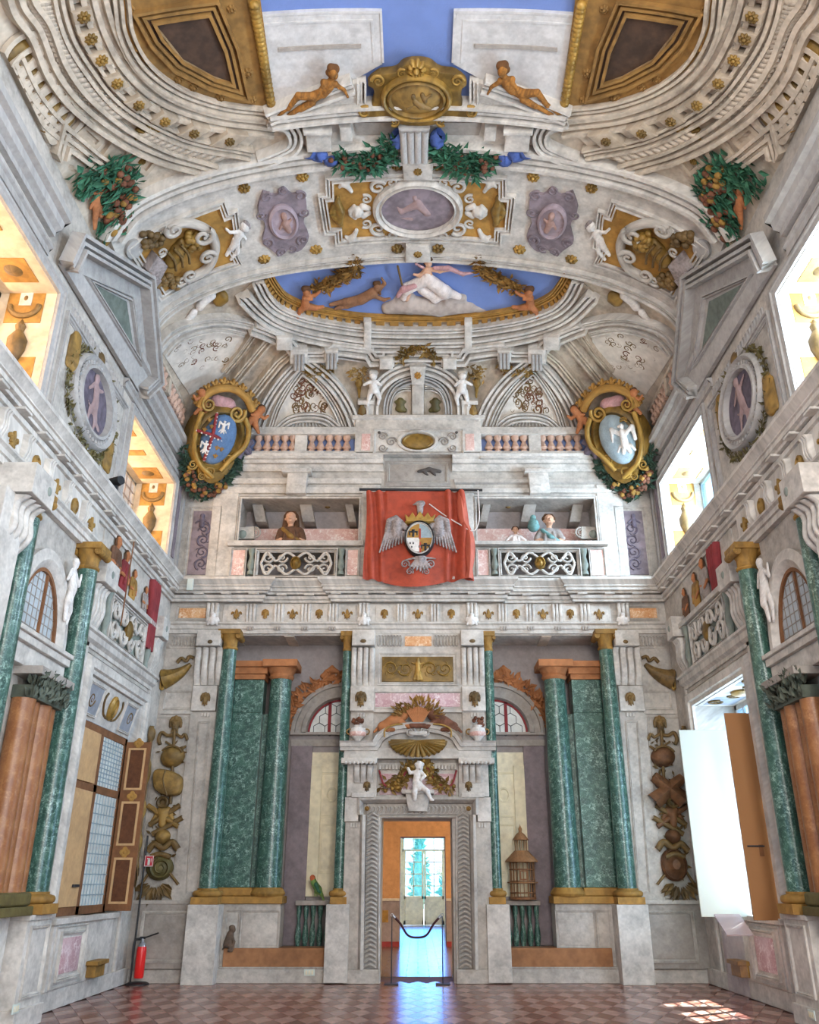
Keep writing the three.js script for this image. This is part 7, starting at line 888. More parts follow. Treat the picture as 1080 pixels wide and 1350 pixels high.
// ------------------------------------------------------------------ rings round the middle of the vault
for (const s of [-1, 1]) {
  const w = WHICH(s), tone = M.warmGrey;
  const c0 = cv([150, -60, 157, 0, 162, 37, 187, 83, 233, 117, 293, 137, 356, 145], s), c1 = cv([112, -60, 122, 0, 137, 45, 165, 93, 213, 132, 280, 155, 362, 166], s), c2 = cv([70, -60, 77, 0, 90, 43, 112, 80, 150, 127, 200, 160, 253, 182, 330, 197], s), c3 = cv([10, -60, 22, 0, 45, 33, 67, 87, 100, 130, 157, 173, 213, 200, 280, 219], s);
  const t = structG('trim_ring', 'curved cornice of blocks and flutes round the vault centre ' + w, 'trim');
  part(t, 'ring_ground', ext(CE, [...c0, ...c3.slice().reverse()], 0, 0.03), tone); part(t, 'ring_moulding', mould(CE, c0, triple(0.2, 0.14)), M.warmWhite); part(t, 'ring_moulding', mould(CE, c1, triple(0.3, 0.12)), M.warmWhite); part(t, 'ring_moulding', mould(CE, c2, triple(0.2, 0.16)), M.warmWhite); part(t, 'ring_moulding', mould(CE, c3, triple(0.26, 0.16)), M.warmWhite);
  const a1 = c1.map((p, i) => [p[0] + (c2[i][0] - p[0]) * 0.2, p[1] + (c2[i][1] - p[1]) * 0.2]), a2 = c1.map((p, i) => [p[0] + (c2[i][0] - p[0]) * 0.85, p[1] + (c2[i][1] - p[1]) * 0.85]);
  for (let i = 0; i < 9; i++) { const t0 = 0.06 + i * 0.103; part(t, 'block', ext(CE, strip(a1, a2, t0, t0 + 0.055, 2), 0.02, 0.2, { bev: 0.02 }), M.warmGrey); const m1 = at1(a1, t0 + 0.028), m2 = at1(a2, t0 + 0.028), c = [(m1[0] + m2[0]) / 2, (m1[1] + m2[1]) / 2]; part(t, 'block_rosette', liftG(petals(CE, c[0], c[1], 0.08, 8, 0.04, false), 0.2), M.gold); part(t, 'coffer', ext(CE, strip(a1, a2, t0 + 0.06, t0 + 0.097, 2), 0.02, 0.07, { bev: 0.015 }), M.warmWhite); }
  const fl = []; for (let i = 0; i < 42; i++) { const q = 0.14 + i * 0.02, a = at1(c2, q), b = at1(c3, q); if (i > 25 && i < 30) continue; fl.push(tube(CE, [[a[0] + (b[0] - a[0]) * 0.2, a[1] + (b[1] - a[1]) * 0.2], [(a[0] + b[0]) / 2, (a[1] + b[1]) / 2, 0.1], [a[0] + (b[0] - a[0]) * 0.8, a[1] + (b[1] - a[1]) * 0.8]], 0.05, { d: 0.04, seg: 5, sides: 6 })); } part(t, 'flutes', fl, M.warmWhite);
  part(t, 'gilt_shell', shellG(CE, 196, 172, 22, 0.1, { down: false, s, wide: 1.2, n: 9 }), M.gold);
  // guilloche and small reliefs outside the ring
  for (let i = 0; i < 7; i++) { const x = [26, 34, 43, 52, 62, 72, 84][i], y = [66, 84, 102, 119, 134, 147, 159][i], p = CE.px(mx(s, x), y); part(t, 'guilloche_ring', oval(CE, p[0], p[1], 0.24, 0.2, [[1, 0.01], [1, 0.08], [0.7, 0.08], [0.66, 0.02]], 22, 0, false), M.warmWhite); part(t, 'guilloche_boss', oval(CE, p[0], p[1], 0.13, 0.11, dome(0.07), 14, 0, false), M.gold); }
  part(t, 'side_band', mould(CE, cv([14, 80, 34, 122, 60, 155, 88, 180], s, 20), triple(0.16, 0.1)), M.warmWhite); part(t, 'ochre_boss', liftG(petals(CE, mx(s, 51), 172, 12, 7, 0.08), 0.02), M.ochre);
  for (const q of [[134, 203, 148, 184, 168, 196, 158, 218], [172, 212, 186, 200, 204, 210, 190, 226], [102, 172, 112, 164, 132, 182, 122, 192]]) part(t, 'relief_panel', [mould(CE, C_(q, s), fillet(0.06, 0.07), true), ext(CE, C_(q, s), 0, 0.03)], M.warmGrey); part(t, 'relief_rosette', liftG(petals(CE, mx(s, 186), 211, 6, 8, 0.05), 0.03), M.gold);
  part(t, 'corner_volute', [liftG(scroll(CE, 86, 190, 13, { s, turns: 2, w: 0.2, a0: 1 }), 0.02), mould(CE, C_([70, 215, 82, 178, 118, 205, 134, 215], s), triple(0.18, 0.12))], M.warmWhite);
  // brown corner coffer
  const k = structG('ceiling_coffer', 'brown quarter coffer with gilt border beside the painted sky ' + w, 'ceiling');
  part(k, 'coffer_ground', ext(CE, [...c0, ...C_([326, 0, 318, -60], s)], 0.01, 0.06), M.coffer); const gb = C_([318, -60, 326, 0, 354, 145, 363, 143, 343, 0, 336, -60], s); part(k, 'gilt_border', ext(CE, gb, 0.02, 0.1), M.ochre); part(k, 'border_egg', liftG(balls(CE, Array.from({ length: 24 }, (_, i) => { const p = CE.px(mx(s, 334 + (358 - 334) * i / 23), 0 + 141 * i / 23); return [p[0], p[1], 0.02]; }), 0.07), 0.09), M.goldBright);
  const inn = C_([187, 18, 280, 4, 304, 60, 317, 116, 277, 104, 233, 81, 204, 50], s); part(k, 'dark_field', ext(CE, inn, 0.06, 0.08), M.cofferDark); part(k, 'field_frame', [mould(CE, inn, triple(0.2, 0.14), true)], M.coffer); part(k, 'bead', mould(CE, C_([200, 26, 274, 14, 296, 64, 306, 106, 278, 96, 238, 74], s), bead(0.05, 0.12), true), M.umberLight);
  for (const [x, y, r] of [[234, 101, 7], [254, 111, 7], [331, 128, 7], [290, 124, 8], [176, 60, 8], [326, 92, 8], [304, 8, 7], [170, 8, 7]]) part(k, 'rosette', liftG(petals(CE, mx(s, x), y, r, 7, 0.06), 0.05), M.coffer);
  // wreath with putto at the springing
  const wr = thing('garland', 'wreath of leaves and fruit at the rib springing ' + w, 'garland'), W = C_([104, 238, 122, 228, 146, 226, 158, 240, 156, 262, 148, 284, 142, 298], s), wk = 0.2; part(wr, 'leaves', leaves(CE, alongPath(W, 520, 0.22), 0.18, 0.9), M.leaf); part(wr, 'fruit', balls(CE, alongPath(W.slice(2), 40, 0.18, 0.06), 0.05), M.fruit); part(wr, 'lemons', balls(CE, alongPath(W.slice(2), 16, 0.18, 0.07), 0.05), M.fruitYellow);
  putto(CE, 124, 258, [[0, -14, 6, 2, -12, 5.6, 4], [-2, -2, 6, -8, 12, 6.4, 3], [-8, 12, 6, -16, 24, 4.4, 3], [-16, 24, 4, -22, 36, 2.8, 2], [-4, 14, 5, -6, 28, 3.6, 2], [4, -4, 3, 14, -8, 2.4, 4], [-6, -2, 3, -16, 4, 2.2, 4]], [[-2, -19, 4, 4, -18, 4.4, 3]], { label: 'terracotta putto clutching the fruit wreath at the springing ' + w, mat: M.skin, s, lift: 0.06, res: 44 });
}
// ------------------------------------------------------------------ middle: sky opening, broken pediment, reclining figures
{
  const t = structG('ceiling_sky', 'painted blue sky opening with white side panels in the vault centre', 'ceiling'); part(t, 'sky_field', ext(CE, C_([330, -60, 343, 0, 356, 100, 420, 140, 682, 140, 746, 100, 759, 0, 772, -60]), 0.0, 0.02), M.sky);
  const g = structG('trim_pediment', 'broken white pediment with entablature under the painted sky', 'trim');
  for (const s of [-1, 1]) {
    part(g, 'pale_panel', ext(CE, C_([343, 18, 500, 13, 504, 80, 465, 102, 360, 141], s), 0.02, 0.07), M.paleBlueWhite); part(g, 'panel_frame', [mould(CE, C_([346, 22, 496, 17, 499, 78], s), triple(0.16, 0.08)), mould(CE, C_([362, 60, 480, 56], s), fillet(0.05, 0.06))], M.paleBlueWhite); part(g, 'dentil', ext(CE, C_([366, 58, 476, 53, 476, 58, 366, 63], s), 0.06, 0.09), M.grey);
    part(g, 'raking_block', ext(CE, C_([352, 146, 462, 101, 476, 98, 476, 146], s), 0.05, 0.16), M.white); part(g, 'raking_cornice', mould(CE, C_([350, 143, 464, 100], s), triple(0.22, 0.26)), M.white); part(g, 'raking_cornice', mould(CE, C_([476, 98, 476, 144], s), triple(0.14, 0.2)), M.white);
    part(g, 'bracket', ext(CE, C_([400, 159, 433, 159, 436, 186, 403, 187], s), 0.04, 0.24, { bev: 0.02 }), M.white); part(g, 'bracket', ext(CE, C_([446, 157, 462, 157, 464, 176, 448, 176], s), 0.04, 0.18, { bev: 0.02 }), M.white); part(g, 'bracket_cap', ext(CE, C_([397, 156, 436, 156, 436, 161, 397, 161], s), 0.04, 0.3, { bev: 0.015 }), M.white); part(g, 'grey_inset', ext(CE, C_([466, 158, 524, 158, 524, 174, 470, 174], s), 0.04, 0.07), M.grey);
    part(g, 'curled_end', mould(CE, cv([352, 150, 378, 156, 388, 172, 384, 186, 366, 196, 340, 206], s, 24), triple(0.22, 0.2)), M.white);
  }
  part(g, 'entablature', ext(CE, C_([372, 146, 730, 146, 742, 168, 700, 188, 551, 196, 402, 188, 360, 168]), 0.0, 0.05), M.white); part(g, 'entablature_cornice', mould(CE, C_([354, 148, 748, 148]), triple(0.24, 0.28)), M.white);
  part(g, 'centre_console', ext(CE, C_([525, 152, 567, 152, 561, 197, 531, 197]), 0.04, 0.3, { bev: 0.03 }), M.greyStone); part(g, 'console_rib', [531, 541, 551, 561].map((x) => tube(CE, C_([x, 154, x * 0.9 + 55.1, 195]), 0.06, { d: 0.3, seg: 6 })), M.greyStone);
  const ca = thing('cartouche', 'large gilt cartouche with oval scene above the rib', 'cartouche'), lf = (q, d = 0.1) => liftG(q, d);
  part(ca, 'body', lf(ext(CE, cv([470, 132, 488, 128, 492, 104, 484, 98, 500, 84, 522, 80, 532, 71, 551, 68, 568, 71, 580, 80, 602, 84, 616, 98, 610, 104, 612, 128, 630, 132, 622, 142, 590, 140, 575, 150, 551, 152, 528, 150, 512, 140, 478, 142, 470, 132], -1, 70), 0, 0.14, { bev: 0.03 })), M.gold);
  part(ca, 'oval_field', lf(oval(CE, 549, 114, 40, 24, [[1, 0], [1, 0.06], [0.92, 0.1], [0.84, 0.04], [0.4, 0.12], [0.01, 0.14]], 44), 0.22), M.ochreDull); part(ca, 'scene', lf(blob(CE, 551, 112, [[-6, -6, 3.4, -6, -6, 3.4, 1], [-4, 0, 4, 4, 6, 4.4, 1], [4, 6, 4, 16, 10, 3, 1], [6, -8, 3, 10, 0, 3, 1], [-4, 4, 2, -14, 10, 2, 1], [8, -2, 2, 18, -8, 1.6, 1]], { res: 40 }), 0.32), M.bronze);
  part(ca, 'scroll', [[480, 133, 9, 1, 1], [498, 92, 9, -1, 3], [520, 146, 7, 1, 4], [530, 82, 7, 1, 1]].flatMap(([x, y, r, d, a]) => [-1, 1].map((s) => lf(scroll(CE, x, y, r, { dir: d, a0: a, s, w: 0.3, turns: 1.5 }), 0.22))), M.goldBright); part(ca, 'crest_shell', lf(petals(CE, 549, 76, 14, 9, 0.12), 0.2), M.goldBright); part(ca, 'rim', lf(mould(CE, arc(CE.px(549, 114), 44 * sc(CE, 549, 114), 28 * scv(CE, 549, 114), 0, 2 * Math.PI * 47 / 48, 47), bead(0.1, 0.1), true), 0.22), M.goldBright);
  for (const s of [-1, 1]) putto(CE, s < 0 ? 405 : 405, s < 0 ? 112 : 108, [[36, -29, 6.6, 37, -26, 5.8, 5], [39, -27, 0.9, 39.5, -25, 1.1, 11], [35, -24, 3.2, 31, -18, 4, 5], [22, -17, 4.4, 38, -14, 4, 5], [29, -12, 6.6, 20, -4, 6.2, 5], [20, -4, 5.6, 6, 1, 6.4, 4], [6, -1, 5.4, -14, -4, 4.4, 6], [-14, -4, 4.2, -30, 12, 3, 5], [-30, 12, 2.6, -46, 22, 1.9, 3], [-46, 22, 1.8, -52, 22, 1.2, 3], [4, 6, 5, -14, 14, 3.8, 6], [-14, 14, 3.6, -34, 23, 2.4, 4], [-34, 23, 2, -40, 24, 1.3, 3], [39, -13, 3, 49, -6, 2.4, 6], [49, -6, 2.2, 53, 3, 1.7, 7], [22, -16, 3, 14, -8, 2.3, 8], [14, -8, 2.2, 10, -1, 1.7, 9]], [[34, -33, 5.6, 40, -32, 5.4, 3], [30, -28, 4, 32, -24, 3, 3]], { name: 'reclining_figure', label: s < 0 ? 'bronze coloured nude reclining on the pediment slope, legs stretched ' + WHICH(s) : 'bronze coloured nude resting its chin on the pediment slope ' + WHICH(s), mat: M.bronzeSkin, hair: M.hairBrown, s, lift: 0.2, res: 84, k: 1.1 });
  for (const s of [-1, 1]) { const w = WHICH(s), G = thing('garland', 'green leafy swag with blue ribbons below the pediment ' + w, 'garland'), P = C_(s < 0 ? [522, 176, 500, 196, 470, 204, 440, 197] : [536 - 4, 176, 506, 198, 480, 208, 450, 200], s); part(G, 'leaves', liftG(leaves(CE, alongPath(P, 420, (t) => 0.12 + 0.12 * Math.sin(t * 3)), 0.2, 0.8), 0.12), M.leaf); part(G, 'fruit', liftG(balls(CE, alongPath(P.slice(1), 22, 0.15, 0.06), 0.045), 0.12), M.fruit); part(G, 'ribbon', liftG(tube(CE, C_([444, 197, 434, 200, 424, 194, 414, 196, 406, 190], s), 0.12, { d: 0.05, taper: (q) => 0.6 + 0.5 * Math.abs(Math.sin(q * 8)) }), 0.1), M.ribbon); part(G, 'ribbon', liftG(tube(CE, C_([524, 178, 527, 170, 520, 164], s), 0.11, { d: 0.05 }), 0.15), M.ribbon); }
}
// ------------------------------------------------------------------ cove above the end wall: painted sky scene, gallery, lunettes
{
  const low = [353, 356, 362, 372, 375, 387, 405, 401, 440, 409, 484, 415, 551, 417], lo = smooth(C_(full(low)), 60), tt = C_(full([356, 352, 440, 337, 551, 330]));
  const k = structG('ceiling_scene', 'painted sky scene in the half oval under the rib', 'ceiling'); part(k, 'sky_field', ext(CE, [...lo, ...smooth(tt, 40).reverse()], 0, 0.02), M.sky);
  const t = structG('trim_balcony', 'curved white balcony with gilt dentils under the sky scene', 'trim'), o1 = smooth(C_(full([338, 366, 350, 388, 368, 404, 402, 417, 440, 425, 484, 431, 551, 433])), 60), o2 = smooth(C_(full([318, 384, 340, 406, 362, 421, 398, 434, 440, 443, 480, 449, 551, 451])), 60);
  part(t, 'balcony_ground', ext(CE, [...lo, ...o2.slice().reverse()], 0, 0.03), M.warmWhite); part(t, 'balcony_moulding', mould(CE, lo, triple(0.12, 0.12)), M.ochrePale); part(t, 'balcony_moulding', mould(CE, o1, triple(0.22, 0.2)), M.white); part(t, 'balcony_moulding', mould(CE, o2, triple(0.26, 0.24)), M.white);
  const a = lo.map((p, i) => [p[0] + (o1[i][0] - p[0]) * 0.3, p[1] + (o1[i][1] - p[1]) * 0.3]), b = lo.map((p, i) => [p[0] + (o1[i][0] - p[0]) * 0.72, p[1] + (o1[i][1] - p[1]) * 0.72]);
  for (let i = 0; i < 42; i++) part(t, 'gilt_dentil', ext(CE, strip(a, b, 0.02 + i * 0.0229, 0.034 + i * 0.0229, 1), 0.02, 0.09), M.ochrePale);
  const fl = []; for (let i = 0; i < 110; i++) { const q = 0.04 + i * 0.0084, u = at1(o1, q), v = at1(o2, q); fl.push(tube(CE, [[u[0] + (v[0] - u[0]) * 0.3, u[1] + (v[1] - u[1]) * 0.3], [u[0] + (v[0] - u[0]) * 0.75, u[1] + (v[1] - u[1]) * 0.75]], 0.03, { d: 0.05, seg: 2, sides: 5 })); } part(t, 'flutes', fl, M.warmWhite);
  for (const x of [484, 618]) part(t, 'pedestal_block', ext(CE, C_([x - 5, 414, x + 5, 414, x + 5, 452, x - 5, 452]), 0, 0.26, { bev: 0.02 }), M.white);
  // figures of the sky scene
  const cl = thing('painted_cloud', 'grey brown cloud carrying the figures of the sky scene', 'cloud'); part(cl, 'cloud_body', blob(CE, 560, 396, [[-50, 8, 8, -20, 4, 12, 0], [-20, 4, 12, 20, 8, 11, 0], [20, 8, 11, 60, 6, 7, 0], [30, -4, 10, 50, -6, 6, 0], [-34, -2, 7, -20, -6, 7, 0], [60, 6, 6, 80, 10, 3, 0]], { res: 60, k: 3 }), M.cloud);
  const wo = thing('seated_figure', 'seated woman in white and pink robes in the sky scene', 'figure'); part(wo, 'body', blob(CE, 566, 372, [[-2, -34, 5, -1, -32, 4.6, 5], [-2, -24, 4, 0, -10, 6, 5], [-5, -24, 2.8, -12, -16, 2.2, 6], [-12, -16, 2.2, -20, -18, 1.6, 7], [4, -24, 2.8, 14, -22, 2.2, 6], [14, -22, 2, 26, -24, 1.6, 6], [-4, -8, 6, -26, 2, 5, 6], [-26, 2, 5, -30, 16, 3.4, 5], [4, -6, 6, 18, 4, 5, 6], [18, 4, 4.6, 6, 16, 3.4, 5]], { res: 56, k: 2, lift: 0.05 }), M.skinPale);
  part(wo, 'robe', blob(CE, 566, 372, [[-6, -10, 7, -30, 2, 7, 6], [-30, 2, 6, -34, 14, 5, 4], [2, -8, 8, 22, 6, 8, 6], [22, 6, 7, 8, 16, 6, 4], [22, 6, 6, 40, 12, 4, 4], [-10, 4, 6, 4, 12, 6, 4], [-2, -18, 4.6, 0, -10, 6, 5.4]], { res: 52, k: 2.4, lift: 0.06 }), M.cloth); part(wo, 'pink_mantle', blob(CE, 566, 372, [[-18, -6, 3.6, -34, 0, 4, 9], [-34, 0, 4, -42, 10, 3, 6], [6, -28, 2.4, 24, -28, 3, 6], [24, -28, 3, 44, -20, 2.4, 5], [44, -20, 2.4, 56, -22, 1.6, 4], [-8, -28, 2.2, -18, -34, 2, 6]], { res: 52, k: 1.8, lift: 0.08 }), M.pinkCloth); part(wo, 'hair', blob(CE, 566, 372, [[-4, -38, 3.6, 1, -38, 3.6, 4], [-6, -34, 2.6, -6, -31, 2, 4]], { res: 22, k: 1.4, lift: 0.05 }), M.hair); part(wo, 'sceptre', tube(CE, C_([524, 340, 530, 366]), 0.022, { d: 0.2, seg: 4 }), M.bronze);
  const mn = thing('reclining_figure', 'dark skinned bearded man stretched on the cloud of the sky scene', 'figure'); part(mn, 'body', blob(CE, 480, 384, [[18, -10, 5, 19, -8, 4.6, 5], [12, -2, 6, -4, 6, 6, 4], [-4, 6, 5.4, -26, 8, 4, 3], [-26, 8, 3.6, -46, 10, 2.4, 2], [-6, 8, 4.6, -24, 14, 3, 3], [-24, 14, 2.8, -40, 16, 2, 2], [18, -4, 3, 28, -14, 2.2, 5], [28, -14, 2, 24, -22, 1.6, 5], [14, 2, 2.8, 26, 8, 2.2, 5], [26, 8, 2, 34, 6, 1.6, 5]], { res: 56, k: 2, lift: 0.04 }), M.skinDull); part(mn, 'beard', blob(CE, 480, 384, [[20, -5, 2.6, 21, -2, 1.6, 8], [15, -14, 3, 20, -14, 3, 4]], { res: 20, k: 1.4, lift: 0.04 }), M.hairBrown);
  for (const s of [-1, 1]) {
    const w = WHICH(s); putto(CE, 404, 389, [[0, -12, 5, 1, -11, 4.8, 4], [-2, -4, 5, -4, 6, 5.6, 3], [-4, 6, 4.4, -12, 12, 3.2, 3], [-12, 12, 3, -16, 20, 2.2, 2], [0, 8, 4.2, 10, 12, 3, 3], [10, 12, 2.8, 20, 12, 2, 2], [2, -6, 2.6, 12, -8, 2, 5], [12, -8, 2, 18, -12, 1.8, 6], [-4, -6, 2.4, 6, -4, 2, 7]], [[-2, -16, 4, 3, -15, 4, 2]], { label: 'tanned putto straddling the balcony edge with a gilt festoon ' + w, mat: M.skin, s, lift: 0.12, res: 42 });
    const g = thing('garland', 'thick gilt festoon hanging against the painted sky ' + w, 'garland'), P = C_([470, 336, 464, 350, 446, 362, 428, 370, 414, 376], s); part(g, 'leaves', liftG(leaves(CE, alongPath(P, 240, 0.15), 0.17, 0.9), 0.06), M.goldBrown); part(g, 'core', tube(CE, P, 0.1, { d: 0.1, taper: (q) => 0.5 + 0.5 * Math.sin(q * 3.1) }), M.goldBrown);
  }
}
{
  const t = structG('trim_cove', 'white painted architecture of the cove above the end wall', 'trim'), lf = liftG;
  // middle arch with niche
  const ao = smooth(C_(full([492, 566, 492, 530, 500, 506, 520, 488, 551, 480])), 40), ai = smooth(C_(full([511, 566, 511, 532, 518, 512, 532, 501, 551, 497])), 40);
  part(t, 'niche_ground', ext(CE, ai, 0, 0.02), M.warmWhite); part(t, 'archivolt', mould(CE, ao, triple(0.26, 0.22)), M.white); part(t, 'archivolt', mould(CE, ai, triple(0.16, 0.16)), M.greyStone); part(t, 'arch_soffit', ext(CE, [...ao, ...ai.slice().reverse()], 0, 0.05), M.warmWhite);
  part(t, 'niche_pier', ext(CE, C_([543, 500, 559, 500, 559, 566, 543, 566]), 0, 0.16, { bev: 0.02 }), M.plaster); part(t, 'keystone', ext(CE, C_([540, 474, 562, 474, 559, 500, 543, 500]), 0.04, 0.34, { bev: 0.02 }), M.white); part(t, 'keystone_boss', lf(petals(CE, 551, 486, 5, 7, 0.05), 0.34), M.ochrePale);
  for (const s of [-1, 1]) {
    const R2 = (a, ...m) => C_(a, s);
    part(t, 'inner_niche', ext(CE, cv([517, 566, 517, 532, 522, 518, 532, 512, 541, 512, 541, 566], s, 24), 0.01, 0.04), M.warmWhite); part(t, 'niche_arch', mould(CE, cv([514, 566, 515, 530, 521, 516, 532, 510, 542, 510], s, 20), triple(0.1, 0.12)), M.plaster); part(t, 'gilt_cuirass', lf(blob(CE, 528, 532, [[0, -4, 5, 0, 5, 5.6, 1], [-4, 6, 3, 6, 8, 3, 1], [-6, -3, 2, 6, -3, 2, 1]], { s, res: 26 }), 0.04), M.bronzeGreen);
    part(t, 'pier', ext(CE, R2([476, 530, 491, 530, 491, 568, 474, 568]), 0, 0.18, { bev: 0.02 }), M.white); part(t, 'pier_cap', ext(CE, R2([472, 524, 494, 524, 494, 530, 472, 530]), 0, 0.26, { bev: 0.015 }), M.white);
    // entablature breaking forward over the lunettes
    part(t, 'entablature', [mould(CE, R2([551, 462, 512, 462, 512, 468, 492, 468, 486, 458, 440, 452, 425, 462, 392, 462, 380, 446, 330, 424]), triple(0.26, 0.26)), mould(CE, R2([551, 474, 500, 474, 480, 470, 440, 464]), triple(0.14, 0.14))], M.white);
    for (const [x, y, a, b] of [[509, 470, 9, 8], [392, 458, 12, 10], [436, 458, 9, 8], [372, 440, 11, 9]]) part(t, 'block', ext(CE, R2([x - a, y - b, x + a, y - b, x + a, y + b, x - a, y + b]), 0, 0.34, { bev: 0.025 }), M.white);
    for (const [x, y] of [[392, 464], [436, 463]]) part(t, 'bracket_flute', [-5, 0, 5].map((o) => tube(CE, R2([x + o, y - 10, x + o, y + 12]), 0.04, { d: 0.34, seg: 4 })), M.greyStone);
    part(t, 'gilt_square', lf(petals(CE, mx(s, 383), 422, 12, 4, 0.06), 0.04), M.ochrePale); part(t, 'gilt_square', lf(petals(CE, mx(s, 410), 442, 5, 6, 0.05), 0.04), M.ochrePale);
    // lunette
    const lu = cv([340, 566, 350, 532, 366, 504, 384, 482, 397, 470, 414, 480, 438, 502, 458, 532, 470, 566], s, 40), li = cv([358, 566, 366, 538, 378, 514, 390, 496, 398, 487, 410, 495, 428, 514, 444, 540, 454, 566], s, 40);
    part(t, 'lunette_field', ext(CE, li, 0, 0.02), M.paleField); part(t, 'lunette_band', ext(CE, [...lu, ...li.slice().reverse()], 0, 0.05), M.warmWhite); part(t, 'lunette_arch', mould(CE, lu, triple(0.24, 0.22)), M.white); part(t, 'lunette_arch', mould(CE, li, triple(0.14, 0.14)), M.white); part(t, 'lunette_rib', mould(CE, lu.map((p, i) => [(p[0] * 0.55 + li[i][0] * 0.45), (p[1] * 0.55 + li[i][1] * 0.45)]), bead(0.07, 0.1)), M.white);
    part(t, 'shell_base', [mould(CE, cv([366, 567, 382, 553, 406, 549, 430, 553, 446, 567], s, 20), triple(0.14, 0.14)), ...Array.from({ length: 14 }, (_, i) => tube(CE, R2([374 + i * 5, 566, 380 + i * 4, 557]), 0.03, { d: 0.04, seg: 2 }))], M.white);
    const ar = [], ar2 = []; for (let i = 0; i < 60; i++) { const y = 500 + rnd(42), hw = (y - 480) * 0.46, x = 405 + rnd(-hw, hw); (i % 3 ? ar : ar2).push(lf(scroll(CE, x, y, 2.6 + rnd(3.6), { s, turns: 1.2, a0: rnd(6), dir: rnd() > 0.5 ? 1 : -1, w: 0.2 }), 0.01)); } part(t, 'arabesque', ar, M.bronze); part(t, 'arabesque', ar2, M.fruit);
    part(t, 'gilt_swag', lf(leaves(CE, alongPath(R2([398, 476, 412, 486, 428, 484, 440, 474]), 90, 0.08), 0.14), 0.14), M.gold); part(t, 'gilt_term', lf(blob(CE, 478, 540, [[0, -8, 3, 0, -7, 3, 1], [0, -3, 3.4, 0, 10, 2.6, 1], [-3, -3, 1.6, -5, 3, 1.4, 1], [3, -3, 1.6, 5, 3, 1.4, 1]], { s, res: 26 }), 0.16), M.ochreDull);
    // side niche
    const no = cv([204, 452, 222, 434, 252, 422, 290, 417, 330, 424], s, 24), ni = cv([214, 466, 230, 448, 256, 436, 290, 431, 322, 437], s, 24);
    part(t, 'niche_band', ext(CE, [...no, ...ni.slice().reverse()], 0, 0.05), M.white); part(t, 'niche_moulding', mould(CE, no, triple(0.16, 0.16)), M.white); part(t, 'niche_moulding', mould(CE, ni, triple(0.12, 0.12)), M.white); part(t, 'niche_boss', lf(oval(CE, mx(s, 252), 428, 2.4, 3, dome(0.04), 10), 0.05), M.bronze);
    part(t, 'niche_field', ext(CE, [...ni, ...R2([318, 470, 286, 500, 250, 520, 236, 500])], 0, 0.02), M.paleField); const na = [], nb = []; for (let i = 0; i < 52; i++) { const x = 232 + rnd(72), y = 442 + rnd(46); (i % 3 ? na : nb).push(lf(scroll(CE, x, y, 2.6 + rnd(3.6), { s, turns: 1.2, a0: rnd(6), dir: rnd() > 0.5 ? 1 : -1, w: 0.2 }), 0.01)); } part(t, 'arabesque', na, M.bronze); part(t, 'arabesque', nb, M.fruit);
    part(t, 'diagonal_moulding', [mould(CE, R2([388, 456, 366, 474, 330, 520]), triple(0.2, 0.18)), mould(CE, R2([352, 444, 332, 468, 306, 500]), triple(0.2, 0.18)), mould(CE, R2([334, 436, 316, 462, 294, 488]), triple(0.12, 0.12))], M.warmWhite);
    part(t, 'sleeping_term', lf(blob(CE, 262, 402, [[0, 0, 6, 4, -2, 6, 2], [-10, 5, 5, -28, 14, 3, 1], [-28, 14, 3, -44, 24, 2, 1], [10, -5, 6, 22, -8, 6, 2]], { s, res: 40 }), 0.02), M.skinWhite); part(t, 'gilt_basket', lf(blob(CE, 286, 394, [[0, 0, 7, 8, -3, 8, 2], [2, 6, 3, 12, 3, 3, 2]], { s, res: 26 }), 0.03), M.gold);
    putto(CE, 492, 502, [[0, -14, 5, 1, -13, 4.8, 4], [0, -4, 5, 1, 6, 6, 3], [-3, 8, 4, -6, 18, 3, 3], [4, 8, 4, 8, 18, 3, 3], [8, 18, 2.6, 6, 26, 2, 2], [-6, 18, 2.6, -8, 26, 2, 2], [-4, -6, 2.4, -12, -2, 2, 5], [4, -6, 2.4, 10, 0, 2, 5]], [[-2, -18, 4, 3, -17, 4, 2]], { label: 'white stucco putto sitting on the cove arch ' + WHICH(s), mat: M.skinWhite, hair: M.plaster, s, lift: 0.2, res: 40 });
    const va = thing('vase', 'gilt flower vase beside the stucco putto ' + WHICH(s), 'vase'); part(va, 'body', lf(blob(CE, 473, 496, [[0, 2, 4, 0, 6, 5.4, 2], [0, 12, 3, 0, 16, 2, 1], [0, 16, 2, 0, 24, 1.6, 1]], { s, res: 26 }), 0.1), M.gold); part(va, 'flowers', lf(leaves(CE, Array.from({ length: 50 }, () => { const p = CE.px(mx(s, 473 + rnd(-10, 10)), 486 + rnd(-9, 7)); return [p[0], p[1], rnd(0.05, 0.2)]; }), 0.13), 0.1), M.ochreDull);
  }
  const wr = thing('wreath', 'gilt laurel wreath over the middle arch of the cove', 'wreath'); part(wr, 'leaves', liftG(leaves(CE, alongPath(C_([526, 466, 534, 456, 551, 452, 568, 456, 576, 466]), 150, 0.1), 0.15), 0.22), M.gold);
}
